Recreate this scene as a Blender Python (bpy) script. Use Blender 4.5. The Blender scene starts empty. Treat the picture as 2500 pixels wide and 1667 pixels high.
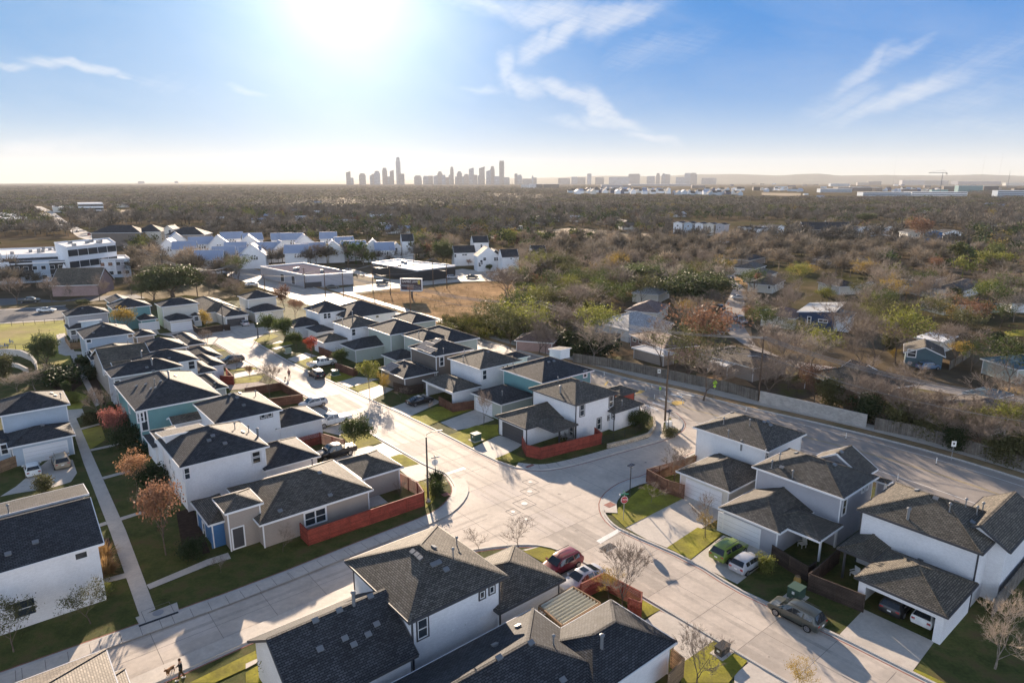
import bpy, math, random
import numpy as np
from mathutils import Vector, Matrix
from mathutils.geometry import intersect_ray_tri
R = math.radians
scene = bpy.context.scene
COL = scene.collection
rng = random.Random(7)

# ------------------------------------------------------------------ camera
CAM_H = 37.0
F_PX, HORIZON = 1620.0, 443.0            # focal length and horizon row, in pixels of the 2500 x 1667 photograph
PITCH = math.atan((833.5 - HORIZON) / F_PX)
cam = bpy.data.cameras.new('camera')
cam.sensor_width = 36.0
cam.lens = 36.0 * F_PX / 2500.0
cam.clip_start = 1.0
cam.clip_end = 60000.0
camo = bpy.data.objects.new('camera', cam)
COL.objects.link(camo)
camo.location = (0, 0, CAM_H)
camo.rotation_euler = (math.pi / 2 - PITCH, 0, 0)
scene.camera = camo

# ------------------------------------------------------------------ light
SUN_AZ, SUN_EL = -13.0, 14.5             # degrees left of straight ahead, degrees above the horizon
sun_dir = Vector((math.sin(R(SUN_AZ)) * math.cos(R(SUN_EL)), math.cos(R(SUN_AZ)) * math.cos(R(SUN_EL)), math.sin(R(SUN_EL))))
sd = bpy.data.lights.new('sun', 'SUN')
sd.energy = 5.0
sd.angle = R(0.5)
sd.color = (1.0, 0.80, 0.60)
so = bpy.data.objects.new('sun', sd)
COL.objects.link(so)
so.rotation_euler = (-sun_dir).to_track_quat('-Z', 'Y').to_euler()
so.location = (0, 0, 400)

vs = scene.view_settings
scene.display_settings.display_device = 'sRGB'
vs.view_transform = 'Standard'
vs.look = 'None'
vs.gamma = 1.0
vs.use_curve_mapping = False
vs.exposure = 1.36
cy = scene.cycles
cy.use_denoising = True
cy.use_adaptive_sampling = True
cy.adaptive_threshold = 0.02
cy.max_bounces = 6
cy.diffuse_bounces = 3
cy.glossy_bounces = 3
cy.transmission_bounces = 3
cy.transparent_max_bounces = 8
cy.volume_bounces = 0
cy.caustics_reflective = False
cy.caustics_refractive = False
cy.sample_clamp_indirect = 6.0

world = bpy.data.worlds.new('World')
scene.world = world
world.use_nodes = True
def build_world():
    nt = world.node_tree
    N, L = nt.nodes, nt.links
    N.clear()
    out = N.new('ShaderNodeOutputWorld')
    bg = N.new('ShaderNodeBackground')
    sky = N.new('ShaderNodeTexSky')
    sky.sky_type = 'NISHITA'
    sky.sun_disc = False
    sky.sun_elevation = R(SUN_EL)
    sky.sun_rotation = R(SUN_AZ)
    sky.altitude = 100
    sky.air_density = 1.0
    sky.dust_density = 0.6
    sky.ozone_density = 2.0
    tc = N.new('ShaderNodeTexCoord')
    def math_(op, a, b=None, c=None, clamp=False):
        n = N.new('ShaderNodeMath'); n.operation = op; n.use_clamp = clamp
        for i, v in enumerate((a, b, c)):
            if v is None: continue
            if isinstance(v, (int, float)): n.inputs[i].default_value = v
            else: L.new(v, n.inputs[i])
        return n.outputs[0]
    def mix(f, a, b, mode='MIX'):
        n = N.new('ShaderNodeMix'); n.data_type = 'RGBA'; n.blend_type = mode; n.clamp_factor = True
        if isinstance(f, (int, float)): n.inputs[0].default_value = f
        else: L.new(f, n.inputs[0])
        for i, v in ((6, a), (7, b)):
            if isinstance(v, tuple): n.inputs[i].default_value = v
            else: L.new(v, n.inputs[i])
        return n.outputs[2]
    nrm = N.new('ShaderNodeVectorMath'); nrm.operation = 'NORMALIZE'; L.new(tc.outputs['Generated'], nrm.inputs[0])
    sep = N.new('ShaderNodeSeparateXYZ'); L.new(nrm.outputs[0], sep.inputs[0])
    x, y, z = sep.outputs
    # azimuth / elevation of the direction, in degrees
    az = math_('MULTIPLY', math_('ARCTAN2', x, y), 57.29578)
    el = math_('MULTIPLY', math_('ARCSINE', z), 57.29578)
    dot = N.new('ShaderNodeVectorMath'); dot.operation = 'DOT_PRODUCT'
    L.new(nrm.outputs[0], dot.inputs[0]); dot.inputs[1].default_value = sun_dir
    ang = math_('MULTIPLY', math_('ARCCOSINE', math_('MINIMUM', dot.outputs['Value'], 0.99999)), 57.29578)
    # cirrus: gaussian patches (az, el, half length, half width, tilt, strength) broken up by stretched noise
    comb = N.new('ShaderNodeCombineXYZ'); L.new(az, comb.inputs[0]); L.new(el, comb.inputs[1])
    def noise(scale, detail, rough, dist, sx, sy, rot):
        mp = N.new('ShaderNodeMapping'); L.new(comb.outputs[0], mp.inputs[0])
        mp.inputs['Rotation'].default_value = (0, 0, R(rot)); 
        m2 = N.new('ShaderNodeMapping'); L.new(mp.outputs[0], m2.inputs[0]); m2.inputs['Scale'].default_value = (sx, sy, 1)
        n = N.new('ShaderNodeTexNoise'); n.inputs['Scale'].default_value = scale; n.inputs['Detail'].default_value = detail
        n.inputs['Roughness'].default_value = rough; n.inputs['Distortion'].default_value = dist
        L.new(m2.outputs[0], n.inputs['Vector']); return n.outputs[0]
    wob = noise(0.18, 3, 0.5, 0.2, 1, 1, 0); wob2 = noise(0.23, 3, 0.5, 0.2, 1, 1, 60)
    az2 = math_('ADD', az, math_('MULTIPLY', math_('SUBTRACT', wob, 0.5), 5.0))
    el2 = math_('ADD', el, math_('MULTIPLY', math_('SUBTRACT', wob2, 0.5), 2.6))
    tot = None
    for (a0, e0, la, lb, t, s) in CLOUDS:
        c, sn = math.cos(R(t)), math.sin(R(t))
        dx = math_('SUBTRACT', az2, a0); dy = math_('SUBTRACT', el2, e0)
        p = math_('DIVIDE', math_('ADD', math_('MULTIPLY', dx, c), math_('MULTIPLY', dy, sn)), la)
        q = math_('DIVIDE', math_('SUBTRACT', math_('MULTIPLY', dy, c), math_('MULTIPLY', dx, sn)), lb)
        r2 = math_('ADD', math_('MULTIPLY', p, p), math_('MULTIPLY', q, q))
        g = math_('MULTIPLY', math_('EXPONENT', math_('MULTIPLY', r2, -1.0)), s)
        tot = g if tot is None else math_('MAXIMUM', tot, g)
    n1 = noise(1.5, 10, 0.72, 0.8, 0.22, 2.3, 14); n2 = noise(0.9, 9, 0.7, 0.9, 0.3, 2.0, -28)
    nn = math_('ADD', math_('MULTIPLY', n1, 0.62), math_('MULTIPLY', n2, 0.5))
    dens = math_('MULTIPLY', math_('SUBTRACT', math_('ADD', tot, math_('MULTIPLY', nn, 1.25)), 0.80), 0.8, clamp=True)
    dens = math_('MULTIPLY', dens, math_('MULTIPLY', tot, 1.6, clamp=True), clamp=True)
    # thin general veil
    veil = math_('MULTIPLY', math_('SUBTRACT', noise(0.12, 6, 0.6, 0.5, 0.5, 1.6, 10), 0.42), 0.55, clamp=True)
    dens = math_('MAXIMUM', dens, math_('MULTIPLY', veil, math_('DIVIDE', math_('MINIMUM', el, 6.0), 6.0, clamp=True)))
    # the physical sky gives the tint near the horizon; clear blue overhead and away from the sun, pale towards it
    near = math_('EXPONENT', math_('MULTIPLY', ang, -1 / 12.0))
    left = math_('MULTIPLY', math_('DIVIDE', math_('SUBTRACT', 5.0, az), 55.0, clamp=True), 0.5)
    pale = math_('ADD', math_('MULTIPLY', near, 1.0), left, clamp=True)
    c = mix(pale, SK_BLUE, SK_PALE)
    hz = math_('EXPONENT', math_('MULTIPLY', math_('POWER', math_('DIVIDE', math_('MAXIMUM', el, 0.0), 6.0), 1.6), -1.0))
    c = mix(math_('MULTIPLY', hz, 0.93), c, SK_MID)
    hz2 = math_('EXPONENT', math_('MULTIPLY', math_('POWER', math_('DIVIDE', math_('MAXIMUM', el, 0.0), 2.6), 1.3), -1.0))
    c = mix(math_('MULTIPLY', hz2, 0.9), c, SK_HZ)
    # overhead sky held dark; glow added behind the camera fills the shaded walls
    c = mix(math_('MULTIPLY', math_('SUBTRACT', z, 0.30), 2.5, clamp=True), c, SK_TOP)
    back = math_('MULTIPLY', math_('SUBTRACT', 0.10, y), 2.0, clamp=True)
    c = mix(math_('MULTIPLY', back, math_('SUBTRACT', 1.0, math_('MULTIPLY', math_('MAXIMUM', z, 0.0), 1.5), clamp=True), clamp=True), c, SK_BACK_FILL)
    c = mix(0.006, c, sky.outputs[0])
    c = mix(math_('MULTIPLY', dens, CL_A), c, CL_C)
    g1 = math_('MULTIPLY', math_('EXPONENT', math_('MULTIPLY', math_('MULTIPLY', ang, ang), -1 / (G1_W * G1_W))), G1_A)
    g2 = math_('MULTIPLY', math_('EXPONENT', math_('MULTIPLY', ang, -1 / G2_W)), G2_A)
    gl = N.new('ShaderNodeCombineColor')
    gsum = math_('ADD', g1, g2)
    L.new(gsum, gl.inputs[0]); L.new(math_('MULTIPLY', gsum, 0.97), gl.inputs[1]); L.new(math_('MULTIPLY', gsum, 0.93), gl.inputs[2])
    tot_c = mix(1.0, c, gl.outputs[0], 'ADD')
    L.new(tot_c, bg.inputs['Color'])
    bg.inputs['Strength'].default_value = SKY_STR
    L.new(bg.outputs[0], out.inputs['Surface'])
SKY_STR = 0.10
def K(r, g, b): return (r * 4.06, g * 4.06, b * 4.06, 1)      # 1 / (strength * 2 ** exposure)
SK_BLUE, SK_PALE, SK_HZ, SK_BACK_FILL = K(.0, .225, .68), K(.22, .47, .74), K(.82, .76, .62), K(1.85, 2.05, 2.4)  # last colour: fill light added to the unseen sky behind the camera
SK_TOP, SK_MID = K(.03, .08, .19), K(.38, .62, .84)
CL_A, CL_C = 0.8, K(.93, .93, .93)
G1_W, G1_A = 11.0, .9
G2_W, G2_A = 5.6, 4.3
def skydir(px, py):
    """direction (azimuth, elevation in degrees) seen at a point of the photograph; used only to describe where clouds hang"""
    X = px - 1250; Y = 833.5 - py
    d = Vector((X, F_PX * math.cos(PITCH) + Y * math.sin(PITCH), -F_PX * math.sin(PITCH) + Y * math.cos(PITCH))).normalized()
    return math.degrees(math.atan2(d.x, d.y)), math.degrees(math.asin(d.z))
CLOUDS = []
for (px, py, la, lb, t, s) in (
        (1200, 25, 3.0, 1.1, -18, .7), (1330, 30, 4.5, 1.3, -6, 0.85), (1500, 40, 3.4, 1.2, 14, .9), (1380, 78, 3.6, .9, 28, .9), (1300, 110, 1.8, 1.1, 60, .8),
        (1245, 165, 1.7, 1.1, 85, .75), (1280, 205, 2.0, .9, -35, .8), (1370, 232, 2.8, .8, -18, .9), (1450, 262, 2.4, .9, -38, .9),
        (1490, 300, 2.6, .7, -14, .8), (1580, 340, 2.4, .5, -12, .7), (1400, 300, 3.0, .6, -10, .55), (1600, 120, 5, 1.6, 10, .45),
        (2230, 225, 4.0, .9, 18, .85), (2150, 250, 3.5, .8, 22, .7), (2090, 185, 3.2, .9, 38, .72), (2200, 140, 3.6, .8, 20, .6), (2400, 150, 5.0, 2.0, 30, .46), (2060, 250, 3.0, 1.2, 20, .55), (2380, 230, 4, 1.4, 10, .45),
        (190, 168, 3.0, .5, -8, .9), (20, 147, 1.8, .4, -5, .75), (290, 195, .9, .3, 0, .7), (90, 345, 5.0, .8, 2, .6), (600, 232, 2.4, .45, -6, .6), (400, 210, 5, 1.2, -5, .42),
        (1180, 215, 2.0, .5, 5, .6), (2380, 300, 5, 1.0, 0, .42)):
    a_, e_ = skydir(px, py)
    CLOUDS.append((a_, e_, la * 1.2, lb * 1.0, t, s))
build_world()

# ------------------------------------------------------------------ helpers
TILE = {'T1': (0, 1100, 2.765), 'T2': (600, 1100, 2.765), 'T3': (1200, 1100, 2.765), 'T4': (1800, 1100, 2.766),
        'U1': (0, 680, 3.485), 'U2': (560, 680, 3.485), 'U3': (1150, 680, 3.485), 'U4': (1700, 680, 2.851),
        'V1': (0, 420, 3.763), 'V2': (600, 420, 3.763), 'V3': (1200, 420, 3.763), 'V4': (1800, 420, 3.36),
        'W': (800, 350, 3.92), 'F': (0, 0, 1.0), 'D': (0, 0, 0.9408)}
def ray(t, x, y):
    a, b, s = TILE[t]
    X = a + x / s - 1250; Y = 833.5 - (b + y / s)
    return Vector((X, F_PX * math.cos(PITCH) + Y * math.sin(PITCH), -F_PX * math.sin(PITCH) + Y * math.cos(PITCH))).normalized()
def P(t, x, y, z=0.0):
    """place surveyed on the photograph -> point of the world at height z"""
    d = ray(t, x, y)
    k = (z - CAM_H) / d.z
    return Vector((d.x * k, d.y * k, z))
TH = R(39.5)
UA = Vector((math.cos(TH), math.sin(TH), 0)); VA = Vector((-math.sin(TH), math.cos(TH), 0))

def ordinal(n):
    ones = ['', 'first', 'second', 'third', 'fourth', 'fifth', 'sixth', 'seventh', 'eighth', 'ninth', 'tenth', 'eleventh', 'twelfth', 'thirteenth', 'fourteenth', 'fifteenth', 'sixteenth', 'seventeenth', 'eighteenth', 'nineteenth']
    if n < 20: return ones[n]
    t_, o_ = divmod(n, 10); return (['', '', 'twentieth', 'thirtieth', 'fortieth', 'fiftieth'][t_] if o_ == 0 else ['', '', 'twenty', 'thirty', 'forty', 'fifty'][t_] + '-' + ones[o_])

class MB:
    def __init__(s):
        s.v = []; s.f = []; s.m = []
    def poly(s, pts, m=0):
        n = len(s.v); s.v.extend([tuple(p) for p in pts]); s.f.append(tuple(range(n, n + len(pts)))); s.m.append(m)
    def box(s, a, b, m=0, bottom=True):
        x0, y0, z0 = a; x1, y1, z1 = b
        n = len(s.v)
        s.v += [(x0, y0, z0), (x1, y0, z0), (x1, y1, z0), (x0, y1, z0), (x0, y0, z1), (x1, y0, z1), (x1, y1, z1), (x0, y1, z1)]
        fs = [(4, 5, 6, 7), (0, 1, 5, 4), (1, 2, 6, 5), (2, 3, 7, 6), (3, 0, 4, 7)] + ([(3, 2, 1, 0)] if bottom else [])
        for f in fs: s.f.append(tuple(n + i for i in f)); s.m.append(m)
    def obox(s, c, ax, ay, az, hx, hy, hz, m=0):
        c = Vector(c); ax = Vector(ax) * hx; ay = Vector(ay) * hy; az = Vector(az) * hz
        n = len(s.v)
        for sz in (-1, 1):
            for sx, sy in ((-1, -1), (1, -1), (1, 1), (-1, 1)):
                s.v.append(tuple(c + ax * sx + ay * sy + az * sz))
        for f in ((4, 5, 6, 7), (0, 1, 5, 4), (1, 2, 6, 5), (2, 3, 7, 6), (3, 0, 4, 7), (3, 2, 1, 0)):
            s.f.append(tuple(n + i for i in f)); s.m.append(m)
    def bar(s, a, b, w, h, m=0):
        """bar with its top edge from a to b (any direction), w wide, h high"""
        a = Vector(a); b = Vector(b); d = (b - a); L = d.length
        if L < 1e-5: return
        d /= L; up = Vector((0, 0, 1)); side = d.cross(up)
        if side.length < 1e-4: side = Vector((1, 0, 0))
        side.normalize(); up = side.cross(d)
        s.obox((a + b) / 2, d, side, up, L / 2, w / 2, h / 2, m)
    def tube(s, pts, rad, k=6, m=0, cap=True):
        pts = [Vector(p) for p in pts]
        rings = []
        for i, p in enumerate(pts):
            d = (pts[min(i + 1, len(pts) - 1)] - pts[max(i - 1, 0)]).normalized()
            a = d.cross(Vector((0.3, 0.2, 1))) if abs(d.z) < 0.95 else d.cross(Vector((1, 0, 0)))
            a.normalize(); b = d.cross(a)
            r = rad[i] if isinstance(rad, (list, tuple)) else rad
            n = len(s.v); rings.append(n)
            for j in range(k):
                t = 2 * math.pi * j / k
                s.v.append(tuple(p + a * (r * math.cos(t)) + b * (r * math.sin(t))))
        for i in range(len(rings) - 1):
            for j in range(k):
                s.f.append((rings[i] + j, rings[i] + (j + 1) % k, rings[i + 1] + (j + 1) % k, rings[i + 1] + j)); s.m.append(m)
        if cap:
            s.f.append(tuple(rings[-1] + j for j in range(k))); s.m.append(m)
            s.f.append(tuple(rings[0] + j for j in reversed(range(k)))); s.m.append(m)
    def lathe(s, prof, k=10, c=(0, 0, 0), m=0):
        n0 = len(s.v)
        for r, z in prof:
            for j in range(k):
                t = 2 * math.pi * j / k
                s.v.append((c[0] + r * math.cos(t), c[1] + r * math.sin(t), c[2] + z))
        for i in range(len(prof) - 1):
            for j in range(k):
                s.f.append((n0 + i * k + j, n0 + i * k + (j + 1) % k, n0 + (i + 1) * k + (j + 1) % k, n0 + (i + 1) * k + j)); s.m.append(m)
        s.f.append(tuple(n0 + (len(prof) - 1) * k + j for j in range(k))); s.m.append(m)
    def mesh(s, name, mats, smooth=False, uv=True):
        me = bpy.data.meshes.new(name)
        me.from_pydata(s.v, [], s.f)
        for mm in (mats if isinstance(mats, (list, tuple)) else [mats]): me.materials.append(mm)
        if any(s.m): me.polygons.foreach_set('material_index', s.m)
        if uv and len(s.f) < 60000:
            me.update()
            ul = me.uv_layers.new(name='UVMap')
            data = np.zeros((len(me.loops), 2), dtype=np.float32)
            vs_ = me.vertices
            for p in me.polygons:
                n = p.normal
                if abs(n.z) > 0.999 or (n.x == 0 and n.y == 0): t = Vector((1, 0, 0)); b = Vector((0, 1, 0))
                else:
                    t = Vector((-n.y, n.x, 0)).normalized(); b = n.cross(t)
                for li in p.loop_indices:
                    co = vs_[me.loops[li].vertex_index].co
                    data[li, 0] = co.dot(t); data[li, 1] = co.dot(b)
            ul.data.foreach_set('uv', data.ravel())
        if smooth: me.polygons.foreach_set('use_smooth', [True] * len(me.polygons))
        me.update()
        return me
    def build(s, name, mats, parent=None, smooth=False, uv=True):
        o = bpy.data.objects.new(name, s.mesh(name, mats, smooth, uv))
        COL.objects.link(o)
        if parent is not None: o.parent = parent
        return o
def tag(o, label=None, cat=None, group=None, kind=None):
    if label: o['label'] = label
    if cat: o['category'] = cat
    if group: o['group'] = group
    if kind: o['kind'] = kind
    return o
def empty(name, loc=(0, 0, 0), rz=0.0, label=None, cat=None, group=None):
    o = bpy.data.objects.new(name, None)
    COL.objects.link(o)
    o.empty_display_size = 0.5
    o.location = loc; o.rotation_euler = (0, 0, rz)
    return tag(o, label, cat, group)
def meshobj(name, me, parent=None):
    o = bpy.data.objects.new(name, me); COL.objects.link(o)
    if parent is not None: o.parent = parent
    return o
def copy_tree(o, parent=None):
    c = o.copy(); COL.objects.link(c); c.parent = parent
    for ch in [x for x in KIDS.get(o.name, [])]:
        n = copy_tree(ch, c)
    return c
KIDS = {}
def index_kids(root):
    KIDS[root.name] = [o for o in root.children]
    for o in root.children: index_kids(o)
def clone(root, loc, rz=0.0, scale=1.0, label=None, group=None):
    if root.name not in KIDS: 
        bpy.context.view_layer.update(); index_kids(root)
    c = copy_tree(root)
    c.location = loc; c.rotation_euler = (0, 0, rz)
    c.scale = (scale,) * 3 if isinstance(scale, (int, float)) else scale
    if label: c['label'] = label
    if group: c['group'] = group
    return c

# ------------------------------------------------------------------ materials
MATS = {}
def new_mat(name):
    m = bpy.data.materials.new(name); m.use_nodes = True
    nt = m.node_tree; b = nt.nodes['Principled BSDF']
    return m, nt, b
def mat(name, base, rough=0.7, spec=0.5, var=0.0, vscale=1.0, metal=0.0, bump=0.0, bscale=20.0, lap=0.0, brick=None,
        coat=0.0, var2=None, seam=0.0, emis=None, trans=0.0, planks=0.0, rgb_grain=0.0):
    """procedural material: base colour, large soft colour variation, optional lap boards / brick courses / seams as bump"""
    if name in MATS: return MATS[name]
    m, nt, b = new_mat(name)
    N, L = nt.nodes, nt.links
    b.inputs['Roughness'].default_value = rough
    b.inputs['Specular IOR Level'].default_value = spec
    b.inputs['Metallic'].default_value = metal
    if coat: b.inputs['Coat Weight'].default_value = coat; b.inputs['Coat Roughness'].default_value = 0.08
    uvn = N.new('ShaderNodeUVMap'); 
    geo = N.new('ShaderNodeNewGeometry')
    col = N.new('ShaderNodeRGB'); col.outputs[0].default_value = (*base, 1)
    c = col.outputs[0]
    def noise(vec, sc, det=4, ro=0.55):
        n = N.new('ShaderNodeTexNoise'); n.inputs['Scale'].default_value = sc; n.inputs['Detail'].default_value = det
        n.inputs['Roughness'].default_value = ro; L.new(vec, n.inputs['Vector']); return n.outputs[0]
    def mulv(c, fac, lo, hi, a=0.3, z=0.7):
        mr = N.new('ShaderNodeMapRange'); L.new(fac, mr.inputs[0]); mr.inputs[1].default_value = a; mr.inputs[2].default_value = z
        mr.inputs[3].default_value = lo; mr.inputs[4].default_value = hi
        mx = N.new('ShaderNodeVectorMath'); mx.operation = 'SCALE'; L.new(c, mx.inputs[0]); L.new(mr.outputs[0], mx.inputs['Scale'])
        return mx.outputs[0]
    heights = []
    if brick:
        br = N.new('ShaderNodeTexBrick'); L.new(uvn.outputs[0], br.inputs['Vector'])
        br.inputs['Scale'].default_value = 1.0; br.inputs['Brick Width'].default_value = brick[0]; br.inputs['Row Height'].default_value = brick[1]
        br.inputs['Mortar Size'].default_value = brick[2]; br.inputs['Mortar Smooth'].default_value = 0.2
        br.inputs['Color1'].default_value = (1 - brick[3],) * 3 + (1,); br.inputs['Color2'].default_value = (1 + brick[3],) * 3 + (1,)
        br.inputs['Mortar'].default_value = (brick[4],) * 3 + (1,); br.inputs['Bias'].default_value = 0.0
        mx = N.new('ShaderNodeVectorMath'); mx.operation = 'MULTIPLY'; L.new(c, mx.inputs[0]); L.new(br.outputs['Color'], mx.inputs[1]); c = mx.outputs[0]
        inv = N.new('ShaderNodeMath'); inv.operation = 'SUBTRACT'; inv.inputs[0].default_value = 1.0; L.new(br.outputs['Fac'], inv.inputs[1])
        heights.append((inv.outputs[0], brick[5] if len(brick) > 5 else 0.01))
    if lap or seam or planks:
        sp = N.new('ShaderNodeSeparateXYZ'); L.new(uvn.outputs[0], sp.inputs[0])
        per = lap or seam or planks
        dv = N.new('ShaderNodeMath'); dv.operation = 'DIVIDE'; L.new(sp.outputs[1 if lap else 0], dv.inputs[0]); dv.inputs[1].default_value = per
        fr = N.new('ShaderNodeMath'); fr.operation = 'FRACT'; L.new(dv.outputs[0], fr.inputs[0])
        if lap:
            inv = N.new('ShaderNodeMath'); inv.operation = 'SUBTRACT'; inv.inputs[0].default_value = 1.0; L.new(fr.outputs[0], inv.inputs[1])
            heights.append((inv.outputs[0], 0.02))
            gt = N.new('ShaderNodeMath'); gt.operation = 'GREATER_THAN'; L.new(fr.outputs[0], gt.inputs[0]); gt.inputs[1].default_value = 0.1
            c = mulv(c, gt.outputs[0], 0.72, 1.0, 0, 1)
        elif seam:
            gt = N.new('ShaderNodeMath'); gt.operation = 'GREATER_THAN'; L.new(fr.outputs[0], gt.inputs[0]); gt.inputs[1].default_value = 0.9
            heights.append((gt.outputs[0], 0.03))
        else:
            gt = N.new('ShaderNodeMath'); gt.operation = 'GREATER_THAN'; L.new(fr.outputs[0], gt.inputs[0]); gt.inputs[1].default_value = 0.08
            c = mulv(c, gt.outputs[0], 0.45, 1.0, 0, 1)
            fl = N.new('ShaderNodeMath'); fl.operation = 'FLOOR'; L.new(dv.outputs[0], fl.inputs[0])
            wn = N.new('ShaderNodeTexWhiteNoise'); wn.noise_dimensions = '1D'; L.new(fl.outputs[0], wn.inputs['W'])
            c = mulv(c, wn.outputs[0], 0.75, 1.25, 0, 1)
    if var:
        c = mulv(c, noise(geo.outputs['Position'], vscale), 1 - var, 1 + var)
        c = mulv(c, noise(geo.outputs['Position'], vscale * 7.3, 3), 1 - var * .6, 1 + var * .6)
    if var2:
        mx = N.new('ShaderNodeMix'); mx.data_type = 'RGBA'
        mr = N.new('ShaderNodeMapRange'); L.new(noise(geo.outputs['Position'], var2[1], 5, 0.6), mr.inputs[0])
        mr.inputs[1].default_value = var2[2]; mr.inputs[2].default_value = var2[3]
        L.new(mr.outputs[0], mx.inputs[0]); L.new(c, mx.inputs[6]); mx.inputs[7].default_value = (*var2[0], 1); c = mx.outputs[2]
    L.new(c, b.inputs['Base Color'])
    if bump:
        heights.append((noise(geo.outputs['Position'], bscale, 3), bump))
    prev = None
    for h, d in heights:
        bp = N.new('ShaderNodeBump'); bp.inputs['Distance'].default_value = d; bp.inputs['Strength'].default_value = 0.8
        L.new(h, bp.inputs['Height'])
        if prev is not None: L.new(prev, bp.inputs['Normal'])
        prev = bp.outputs[0]
    if prev is not None: L.new(prev, b.inputs['Normal'])
    if emis: b.inputs['Emission Color'].default_value = (*emis[0], 1); b.inputs['Emission Strength'].default_value = emis[1]
    MATS[name] = m
    return m
def leafmat(name, base, var=0.35, trans=0.35, vs_=0.35):
    if name in MATS: return MATS[name]
    m, nt, b = new_mat(name); N, L = nt.nodes, nt.links
    b.inputs['Roughness'].default_value = 0.6; b.inputs['Specular IOR Level'].default_value = 0.25
    geo = N.new('ShaderNodeNewGeometry'); n = N.new('ShaderNodeTexNoise'); n.inputs['Scale'].default_value = 1.3; n.inputs['Detail'].default_value = 3
    L.new(geo.outputs['Position'], n.inputs['Vector'])
    oi = N.new('ShaderNodeObjectInfo')
    at = N.new('ShaderNodeMath'); at.operation = 'MULTIPLY_ADD'; L.new(oi.outputs['Random'], at.inputs[0]); at.inputs[1].default_value = 0.3; at.inputs[2].default_value = -0.15
    ad = N.new('ShaderNodeMath'); ad.operation = 'ADD'; L.new(n.outputs[0], ad.inputs[0]); L.new(at.outputs[0], ad.inputs[1])
    mr = N.new('ShaderNodeMapRange'); L.new(ad.outputs[0], mr.inputs[0]); mr.inputs[1].default_value = .25; mr.inputs[2].default_value = .75
    mr.inputs[3].default_value = 1 - var; mr.inputs[4].default_value = 1 + var
    sc = N.new('ShaderNodeVectorMath'); sc.operation = 'SCALE'; sc.inputs[0].default_value = base; L.new(mr.outputs[0], sc.inputs['Scale'])
    L.new(sc.outputs[0], b.inputs['Base Color'])
    tr = N.new('ShaderNodeBsdfTranslucent'); L.new(sc.outputs[0], tr.inputs['Color'])
    mix = N.new('ShaderNodeMixShader'); mix.inputs[0].default_value = trans
    L.new(b.outputs[0], mix.inputs[1]); L.new(tr.outputs[0], mix.inputs[2]); L.new(mix.outputs[0], nt.nodes['Material Output'].inputs[0])
    MATS[name] = m
    return m
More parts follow.
